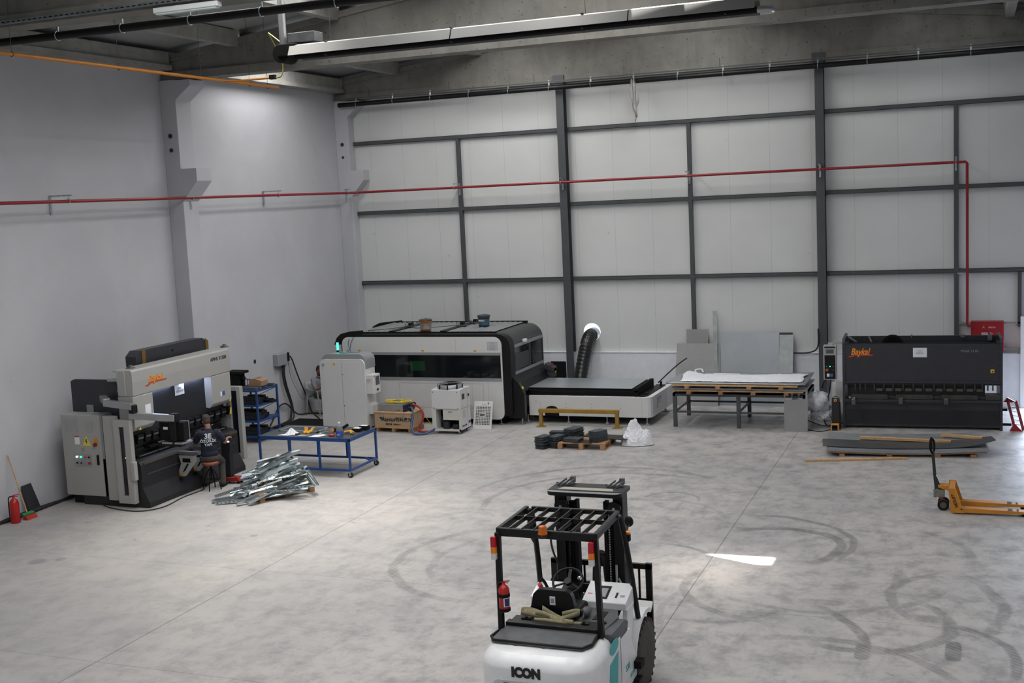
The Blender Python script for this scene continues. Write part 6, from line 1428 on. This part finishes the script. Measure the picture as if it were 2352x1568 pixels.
# side bodywork
MB().box(12.04, 13.18, -18.42, -17.95, .30, .80).build('side_panel', M_fork, FL, bevel=.03, seg=3)
MB().prism([(-18.44, .30), (-17.88, .30), (-17.88, .52), (-18.06, .80), (-18.06, .90), (-18.44, .90)], 'x', 12.9, 13.20).build('right_cowl', M_fork, FL, bevel=.01)
MB().box(12.15, 13.05, -18.0, -17.1, .22, .36).build('floor_plate', M_blackm, FL)
# decals on the right side
b_ = MB(); b_.prism([(-18.66+.15*math.cos(a), .925+.075*math.sin(a)) for a in [2*PI*j/20 for j in range(20)]], 'x', 13.2005, 13.203)
b_.prism([(-18.92, .30), (-18.62, .30), (-18.52, .83), (-18.82, .79)], 'x', 13.2005, 13.203).prism([(-18.64, .3), (-18.4, .3), (-18.58, .50)], 'x', 13.2005, 13.203)
b_.build('teal_letter', M_teal, FL)
text('model_lettering', 'S30', .10, (13.203, -18.28, .50), (0, 1, .0), (0, 0, 1), M_teal, FL, bold=.0)
text('brand_lettering', 'ICON', .07, (13.203, -18.12, .38), (0, 1, 0), (0, 0, 1), M_teal, FL)
# fenders and wheels
for s, xw in ((1, 13.08), (-1, 12.10)):
    pr = [(-17.88, .50)]+[(-17.42+.46*math.cos(a), .42+.45*math.sin(a)) for a in [PI*(1-k/12) for k in range(1, 9)]]+[(-17.14, .87), (-17.10, .84), (-17.16, .80)]+[(-17.42+.42*math.cos(a), .42+.40*math.sin(a)) for a in [PI*(k/12) for k in range(4, 12)]]+[(-17.84, .50)]
    MB().prism(pr, 'x', xw-.14, xw+.115, True).build('front_fender', M_fork, FL)
    wc = (xw+.02*s, -17.44, .375)
    w_ = MB().lathe([(.20, -.10), (.33, -.105), (.365, -.085), (.375, -.06), (.375, .06), (.365, .085), (.33, .105), (.20, .10)], wc, 40, 'x')
    w_.use(0)
    for i in range(26):
        a = 2*PI*i/26; w_.obox((wc[0], wc[1]+.372*math.cos(a), wc[2]+.372*math.sin(a)), (.20, .030, .045), Matrix.Rotation(a-PI/2+.0, 3, 'X'))
    w_ = w_.build('front_wheel', M_tyre, FL)
    MB().lathe([(0, -.05), (.07, -.05), (.10, -.03), (.16, -.03), (.19, -.08), (.215, -.09), (.215, .09), (.19, .08), (.16, .03), (.10, .03), (.07, .05), (0, .05)], wc, 32, 'x').build('rim', M_dust, w_)
    b_ = MB()
    for i in range(7): a = 2*PI*i/7; b_.cyl((wc[0]+.03*s, wc[1]+.13*math.cos(a), wc[2]+.13*math.sin(a)), (wc[0]+.055*s, wc[1]+.13*math.cos(a), wc[2]+.13*math.sin(a)), .014, 8)
    b_.build('wheel_nuts', M_dust, w_)
    xr = 12.25 if s < 0 else 12.95
    MB().lathe([(.08, -.07), (.22, -.07), (.24, -.05), (.24, .05), (.22, .07), (.08, .07)], (xr, -18.95, .245), 28, 'x').build('rear_wheel', M_tyre, FL)
MB().box(12.30, 12.90, -17.5, -17.3, .25, .5).build('drive_axle', M_blackm, FL)
MB().box(13.16, 13.28, -17.98, -17.84, .42, .50).box(13.16, 13.26, -18.0, -17.86, .28, .31).build('step', M_blackm, FL)
# black rear tray and hood
tr = MB().add([(12.10, -19.12, 1.04), (13.02, -19.12, 1.04), (13.08, -19.0, 1.05), (13.06, -18.72, 1.085), (12.08, -18.72, 1.085), (12.03, -19.03, 1.05)]+[(12.10, -19.12, 1.0), (13.02, -19.12, 1.0), (13.08, -19.0, 1.0), (13.06, -18.72, 1.0), (12.08, -18.72, 1.0), (12.03, -19.03, 1.0)], [(0, 1, 2, 3, 4, 5), (11, 10, 9, 8, 7, 6)]+[(i, i+6, (i+1) % 6+6, (i+1) % 6) for i in range(6)]).build('rear_tray', M_dust, FL, bevel=.012)
MB().tube([(12.06, -18.78, 1.06), (12.035, -19.03, 1.062), (12.10, -19.125, 1.065), (13.02, -19.125, 1.065), (13.085, -19.0, 1.062), (13.065, -18.78, 1.06)], .016, 8, smooth_path=False).build('tray_edge', M_black, tr)
MB().box(12.08, 13.06, -18.76, -18.66, 1.055, 1.12).box(12.1, 13.04, -18.66, -18.5, 1.08, 1.105).build('hood_ledge', M_black, FL, bevel=.012)
for x in (12.26, 12.88): MB().box(x-.05, x+.05, -18.64, -18.60, 1.105, 1.125).cyl((x, -18.62, 1.1), (x, -18.62, 1.14), .015, 8).build('hood_latch', M_black, FL)
hd = MB().prism([(12.08, -18.66), (13.08, -18.66), (13.12, -18.2), (13.05, -18.0), (12.85, -17.93), (12.3, -17.93), (12.12, -18.05)], 'z', .82, 1.06).build('seat_hood', M_dust, FL, bevel=.04, seg=3)
MB().prism([(-18.70, .98), (-18.30, .72), (-18.25, .74), (-18.10, .98), (-18.2, 1.04), (-18.7, 1.06)], 'x', 13.06, 13.19).build('side_cover', M_dust, FL, bevel=.02)
MB().cyl((13.02, -18.42, 1.06), (13.02, -18.42, 1.075), .035, 16).box(12.88, 12.98, -18.35, -18.1, 1.06, 1.068).build('filler_cap', M_black, hd)
# seat
st = MB().box(12.28, 12.73, -18.42, -17.98, 1.04, 1.14).build('seat_cushion', M_black, FL, bevel=.04, seg=3)
MB().prism([(12.27, 1.08), (12.75, 1.08), (12.75, 1.16), (12.71, 1.33), (12.69, 1.365), (12.64, 1.385), (12.37, 1.385), (12.32, 1.365), (12.29, 1.33), (12.25, 1.16)], 'y', -18.47, -18.39).build('seat_back', M_black, FL, bevel=.025, seg=3)
MB().box(12.47, 12.53, -18.475, -18.47, 1.23, 1.32).build('seat_label', M_paper, st)
MB().box(12.48, 12.52, -18.4765, -18.475, 1.25, 1.30).build('label_print', M_greyp, st)
for x in (12.25, 12.78): MB().cyl((x, -18.36, 1.09), (x, -18.36, 1.16), .025, 10).build('belt_buckle', M_chrome if x > 12.55 else M_black, st)
MB().ell((12.80, -18.28, 1.12), (.05, .09, .05), 12).build('armrest_lever', M_dust, FL)
# dashboards
MB().prism([(-17.95, .95), (-17.95, 1.11), (-17.66, 1.20), (-17.62, .95)], 'x', 12.06, 12.36).build('left_console', M_fork, FL, bevel=.008)
MB().cyl((12.12, -17.78, 1.165), (12.11, -17.80, 1.20), .025, 12).build('stop_button', M_redx, FL)
MB().box(12.10, 12.17, -17.93, -17.90, 1.118, 1.124).build('warning_sticker', M_redp, FL)
MB().tube([(12.20, -17.80, 1.17), (12.18, -17.83, 1.24), (12.15, -17.84, 1.28)], .018, 8).tube([(12.20, -17.86, 1.16), (12.30, -17.86, 1.17)], .03, 8).build('travel_lever', M_black, FL)
rc = MB().prism([(-18.00, 1.05), (-18.00, 1.13), (-17.66, 1.24), (-17.62, 1.05)], 'x', 12.66, 13.14).build('right_console', M_fork, FL, bevel=.01)
MB().prism([(-18.00, .60), (-17.90, .60), (-17.72, 1.06), (-17.98, 1.06)], 'x', 13.10, 13.15).prism([(-17.9, .75), (-17.66, .8), (-17.66, 1.06), (-17.9, 1.06)], 'x', 12.66, 12.95).build('console_leg', M_fork, FL)
def on_console(x0, x1, y0, y1, h=.004):
    f = lambda y: 1.13+(y+18.0)*.11/.34
    return MB().add([(x0, y0, f(y0)+h), (x1, y0, f(y0)+h), (x1, y1, f(y1)+h), (x0, y1, f(y1)+h), (x0, y0, f(y0)), (x1, y0, f(y0)), (x1, y1, f(y1)), (x0, y1, f(y1))], [(0, 1, 2, 3), (7, 6, 5, 4), (0, 4, 5, 1), (1, 5, 6, 2), (2, 6, 7, 3), (3, 7, 4, 0)])
on_console(12.80, 12.92, -17.95, -17.74).build('display_frame', M_black, rc); on_console(12.825, 12.895, -17.92, -17.78, .006).build('display', M_greyp, rc)
on_console(13.0, 13.02, -17.92, -17.84, .008).build('rocker_switch', M_ink, rc); on_console(13.05, 13.1, -17.9, -17.87, .003).build('panel_print', M_greyp, rc); on_console(12.69, 12.74, -17.88, -17.87, .003).build('red_print', M_redp, rc)
for x in (12.86, 12.95): MB().tube([(x, -17.78, .8), (x, -17.85, .95), (x-.01, -17.88, 1.0)], .014, 8).ell((x-.01, -17.88, 1.0), (.022, .022, .035), 10).build('hydraulic_lever', M_black, FL)
MB().tube([(12.40, -17.45, .5), (12.42, -17.6, .9), (12.43, -17.75, 1.18)], [.13, .11, .07], 14, smooth_path=False).box(12.34, 12.56, -17.66, -17.44, .4, .95).build('steering_column', M_black, FL)
sc_ = Vector((12.44, -17.80, 1.26)); n_ = Vector((0, -.62, .78)); a_ = Vector((1, 0, 0)); c_ = n_.cross(a_)
sw = MB().tube([sc_+.165*(math.cos(q)*a_+math.sin(q)*c_) for q in [2*PI*j/24 for j in range(24)]], .014, 10, closed=True, smooth_path=False)
for q in (PI/2+0, PI*7/6, PI*11/6): sw.bar(sc_-n_*.02, sc_+.16*(math.cos(q)*a_+math.sin(q)*c_), .035, .012)
sw.cyl(sc_-n_*.04, sc_+n_*.01, .04, 16); sw = sw.build('steering_wheel', M_black, FL)
MB().ell(sc_+.14*(math.cos(.15)*a_+math.sin(.15)*c_)+n_*.04, (.025, .025, .028), 14).build('spinner_knob', M_chrome, sw)
# overhead guard
T = 2.10
gd = FL
b_ = MB(); b_.bar((12.065, -18.78, T-.03), (13.09, -18.78, T-.03), .05, .085).bar((12.13, -17.98, T), (13.10, -17.98, T), .04, .05)
for x in (12.065, 13.09): b_.bar((x, -18.80, T-.02), (x+.02 if x < 12.5 else x, -18.0, T-.0), .045, .07)
og = b_.build('overhead_guard', M_steel if False else M_black, FL, bevel=.008)
for i in range(7):
    x = 12.065+1.025*(i+1)/8; MB().bar((x, -18.78, T), (x+.01, -17.98, T), .012, .045).build('guard_slat', M_black, og)
MB().bar((12.07, -18.36, T), (13.09, -18.36, T), .012, .045).build('guard_crossbar', M_black, og)
MB().bar((12.065, -18.80, T-.03), (12.055, -18.80, 1.04), .055, .06).build('guard_post', M_black, og, bevel=.006)
MB().bar((13.085, -18.78, T-.03), (13.10, -18.74, 1.04), .055, .06).build('guard_post', M_black, og, bevel=.006)
for x0, x1 in ((12.12, 12.06), (13.10, 13.155)):
    MB().tube([(x0, -18.10, T-.005), (x0, -17.99, T-.03), (x0+(x1-x0)*.1, -17.93, T-.12), (x0+(x1-x0)*.5, -17.76, 1.5), (x1, -17.60, .84)], .032, 4, smooth_path=True).build('guard_post', M_black, og)
for (x, y) in ((12.035, -18.83), (13.06, -18.82)):
    lp = MB().box(x-.027, x+.027, y-.045, y, 1.93, 2.035).build('tail_lamp', M_lens_r, FL, bevel=.004)
    MB().box(x-.027, x+.027, y-.045, y, 1.865, 1.93).build('indicator_lens', M_lens_o, lp, bevel=.004); MB().box(x-.027, x+.027, y-.045, y, 1.80, 1.865).build('reversing_lens', M_lens_w, lp, bevel=.004)
bk = MB().lathe([(.055, 0), (.055, .02), (.05, .022), (.05, .035)], (12.575, -18.87, T-.035), 20).build('beacon_base', M_black, FL)
MB().lathe([(.05, .035), (.048, .05), (.042, .06), (.040, .11), (.036, .118), (0, .12)], (12.575, -18.87, T-.035), 20).build('beacon_lens', M_beacon, bk)
for (x, y, z) in ((12.13, -17.86, 1.82), (13.09, -17.72, 1.78)):
    MB().box(x-.005, x+.045, y-.03, y+.03, z-.055, z+.02).build('front_lamp_housing', M_blackm, FL, bevel=.008); MB().box(x, x+.045, y-.032, y+.032, z+.02, z+.055).build('front_indicator', M_lens_o, FL, bevel=.008)
MB().tube([(12.09, -17.88, 2.04), (12.07, -17.86, 1.9), (12.07, -17.82, 1.76), (12.1, -17.78, 1.62)], [.03, .045, .045, .02], 10).build('grab_handle', M_black, FL)
MB().ell((13.05, -17.45, 1.86), (.05, .02, .06), 16).build('mirror', M_black, FL); MB().tube([(13.1, -17.85, 1.8), (13.08, -17.6, 1.84), (13.05, -17.44, 1.85)], .008, 6).build('mirror_arm', M_black, FL)
# mast
for (xo, xi) in ((12.17, 12.42), (12.955, 12.71)):
    s = 1 if xi > xo else -1
    MB().box(xo, xo+s*.05, -17.34, -17.16, .06, 2.12).box(xo, xo+s*.11, -17.36, -17.34, .06, 2.12).build('outer_mast_rail', M_black, FL, bevel=.004)
    MB().box(xo+s*.06, xo+s*.12, -17.30, -17.14, .08, 2.10).build('inner_mast_rail', M_black, FL, bevel=.004)
    MB().cyl((xo+s*.16, -17.24, .1), (xo+s*.16, -17.24, 2.0), .035, 14).box(xo+s*.20, xo+s*.24, -17.3, -17.2, .1, 2.02).build('lift_cylinder', M_blackm, FL)
    ch = MB().cyl((xo+s*.085, -17.37, 1.98), (xo+s*.085, -17.41, 1.98), .075, 24).build('chain_pulley', M_black, FL); MB().cyl((xo+s*.085, -17.41, 1.98), (xo+s*.085, -17.425, 1.98), .016, 10).build('pulley_pin', M_silver, ch)
    b_ = MB()
    for i in range(34): b_.box(xo+s*.15, xo+s*.165, -17.375, -17.355, 1.05+i*.028, 1.065+i*.028)
    b_.build('lift_chain', M_silver if s < 0 else M_blackm, FL)
tp = MB().prism(rr(12.11, 12.97, -17.50, -17.06, (.10, .10, .03, .03), 6), 'z', 2.12, 2.16).build('mast_top_plate', M_black, FL, bevel=.008)
MB().prism(rr(12.11, 12.97, -17.50, -17.42, (.09, .09, .01, .01), 6), 'z', 2.16, 2.164).build('worn_edge', mat('scuffed_grey_paint', (.20, .21, .22), .4, .3), tp)
MB().prism([(12.22, -17.38), (12.86, -17.38), (12.83, -17.28), (12.26, -17.28)], 'z', 2.16, 2.168).build('top_plate_opening', M_wood_l if False else mat('beige_dusty_recess', (.30, .28, .25), .6), tp)
for x in (12.24, 12.82):
    b_ = MB()
    for k in range(3): b_.bar((x-.07+k*.05, -17.22, 2.175), (x-.03+k*.05, -17.04, 2.20), .012, .02)
    b_.bar((x-.11, -17.16, 2.18), (x+.10, -17.16, 2.18), .014, .014).box(x+.02, x+.07, -17.06, -17.0, 2.16, 2.23); b_.build('chain_anchor', M_dust, tp)
for z in (.3, 1.0): MB().box(12.17, 12.955, -17.40, -17.36, z, z+.10).build('mast_crossmember', M_black, FL)
MB().tube([(12.60, -17.2, .4), (12.58, -17.22, 1.0), (12.60, -17.22, 1.32), (12.64, -17.22, 1.40), (12.70, -17.22, 1.32), (12.72, -17.2, 1.0)], .03, 10, flat=1.6).bar((12.56, -17.25, 1.42), (12.76, -17.25, 1.42), .02, .02).build('hose_reel', M_rubber, FL)
MB().tube([(12.16, -17.38, 1.75), (12.12, -17.4, 1.6), (12.15, -17.42, 1.45), (12.2, -17.4, 1.3)], .012, 7).build('hydraulic_hose', M_rubber, FL)
MB().cyl((12.88, -17.42, 1.1), (12.88, -17.42, 1.35), .014, 8).cyl((12.94, -17.42, 1.12), (12.9, -17.42, 1.2), .012, 8).build('hydraulic_fitting', M_silver, FL)
# carriage, load backrest and forks
cr_ = MB().box(11.98, 13.12, -16.98, -16.93, .16, .26).box(11.98, 13.12, -16.98, -16.93, .50, .60).box(12.2, 12.9, -17.12, -16.98, .14, .62).build('carriage', M_black, FL, bevel=.004)
b_ = MB().box(11.95, 12.02, -16.97, -16.92, .60, 1.22).box(13.08, 13.15, -16.97, -16.92, .20, 1.24).box(11.95, 13.15, -16.97, -16.92, 1.17, 1.23).box(11.93, 12.9, -16.95, -16.91, .93, .97)
for x in (12.12, 12.35, 12.78, 13.0): b_.box(x-.012, x+.012, -16.95, -16.93, .60, 1.18)
b_.box(11.98, 13.1, -16.95, -16.93, .80, .82)
b_.build('load_backrest', M_black, cr_, bevel=.003)
for x in (12.25, 12.80):
    MB().prism([(-16.92, .62), (-16.88, .62), (-16.87, .10), (-15.85, .055), (-15.85, .04), (-16.92, .05)], 'x', x-.05, x+.05).build('fork', M_black, cr_, bevel=.003)
# things carried by the forklift
e = extinguisher('red fire extinguisher strapped to the rear post of the forklift', (12.125, -18.86, 1.27), .62, .0)
e.scale = (.72, .72, .66)
MB().box(12.07, 12.17, -18.92, -18.80, 1.44, 1.47).build('bracket_strap', M_blackm, e) if False else None
FRAMES['ext2'] = Matrix.Identity(4)
b_ = MB().lathe([(.082, .23), (.084, .24), (.084, .275), (.082, .285)], (0, 0, 0), 20).lathe([(.082, .01), (.084, .015), (.084, .05), (.082, .055)], (0, 0, 0), 20).box(-.09, -.07, -.03, .03, .0, .3)
b_.build('mounting_strap', M_blackm, e, local=True)
MB().prism([(.079*math.cos(a), .079*math.sin(a)) for a in [math.radians(-75+10*k) for k in range(8)]]+[(.0805*math.cos(a), .0805*math.sin(a)) for a in [math.radians(-5-10*k) for k in range(8)]], 'z', .09, .25).build('instruction_label', M_paper, e, local=True)
MB().prism([(.0805*math.cos(a), .0805*math.sin(a)) for a in [math.radians(-65+10*k) for k in range(6)]]+[(.082*math.cos(a), .082*math.sin(a)) for a in [math.radians(-15-10*k) for k in range(6)]], 'z', .10, .22).build('label_print', M_inkb, e, local=True)
b_ = MB()
def band(pts, w_=.05):
    P = [Vector(p) for p in pts]; Q = []
    for i in range(len(P)-1):
        for k in range(6):
            u = k/6; g_ = lambda j: P[max(0, min(len(P)-1, j))]
            Q.append(.5*((2*g_(i))+(-g_(i-1)+g_(i+1))*u+(2*g_(i-1)-5*g_(i)+4*g_(i+1)-g_(i+2))*u*u+(-g_(i-1)+3*g_(i)-3*g_(i+1)+g_(i+2))*u**3))
    Q.append(P[-1]); vs = []
    for q in Q: vs += [q+Vector((0, -.004, 0)), q+Vector((0, .01, w_))]
    b_.add(vs, [(2*i, 2*i+2, 2*i+3, 2*i+1) for i in range(len(Q)-1)], True)
z_ = 1.11
band([(12.78, -18.66, z_), (12.62, -18.64, z_), (12.45, -18.60, z_+.01), (12.30, -18.58, z_+.02), (12.19, -18.56, z_+.02), (12.19, -18.50, z_+.03), (12.32, -18.52, z_+.03), (12.5, -18.6, z_+.01), (12.66, -18.66, z_)])
band([(12.2, -18.55, z_+.03), (12.42, -18.60, z_+.045), (12.6, -18.62, z_+.01), (12.72, -18.58, z_+.03), (12.80, -18.50, z_+.05), (12.74, -18.48, z_+.05), (12.62, -18.54, z_+.03)])
band([(12.35, -18.64, z_+.0), (12.5, -18.66, z_+.01), (12.7, -18.66, z_+.0), (12.86, -18.64, z_)], .03)
band([(12.40, -18.52, z_+.06), (12.52, -18.58, z_+.03), (12.68, -18.66, z_)], .06)
o = b_.build('lifting_strap', M_strap, solid=.006); tag(o, 'faded yellow lifting strap heaped behind the forklift seat', 'strap')
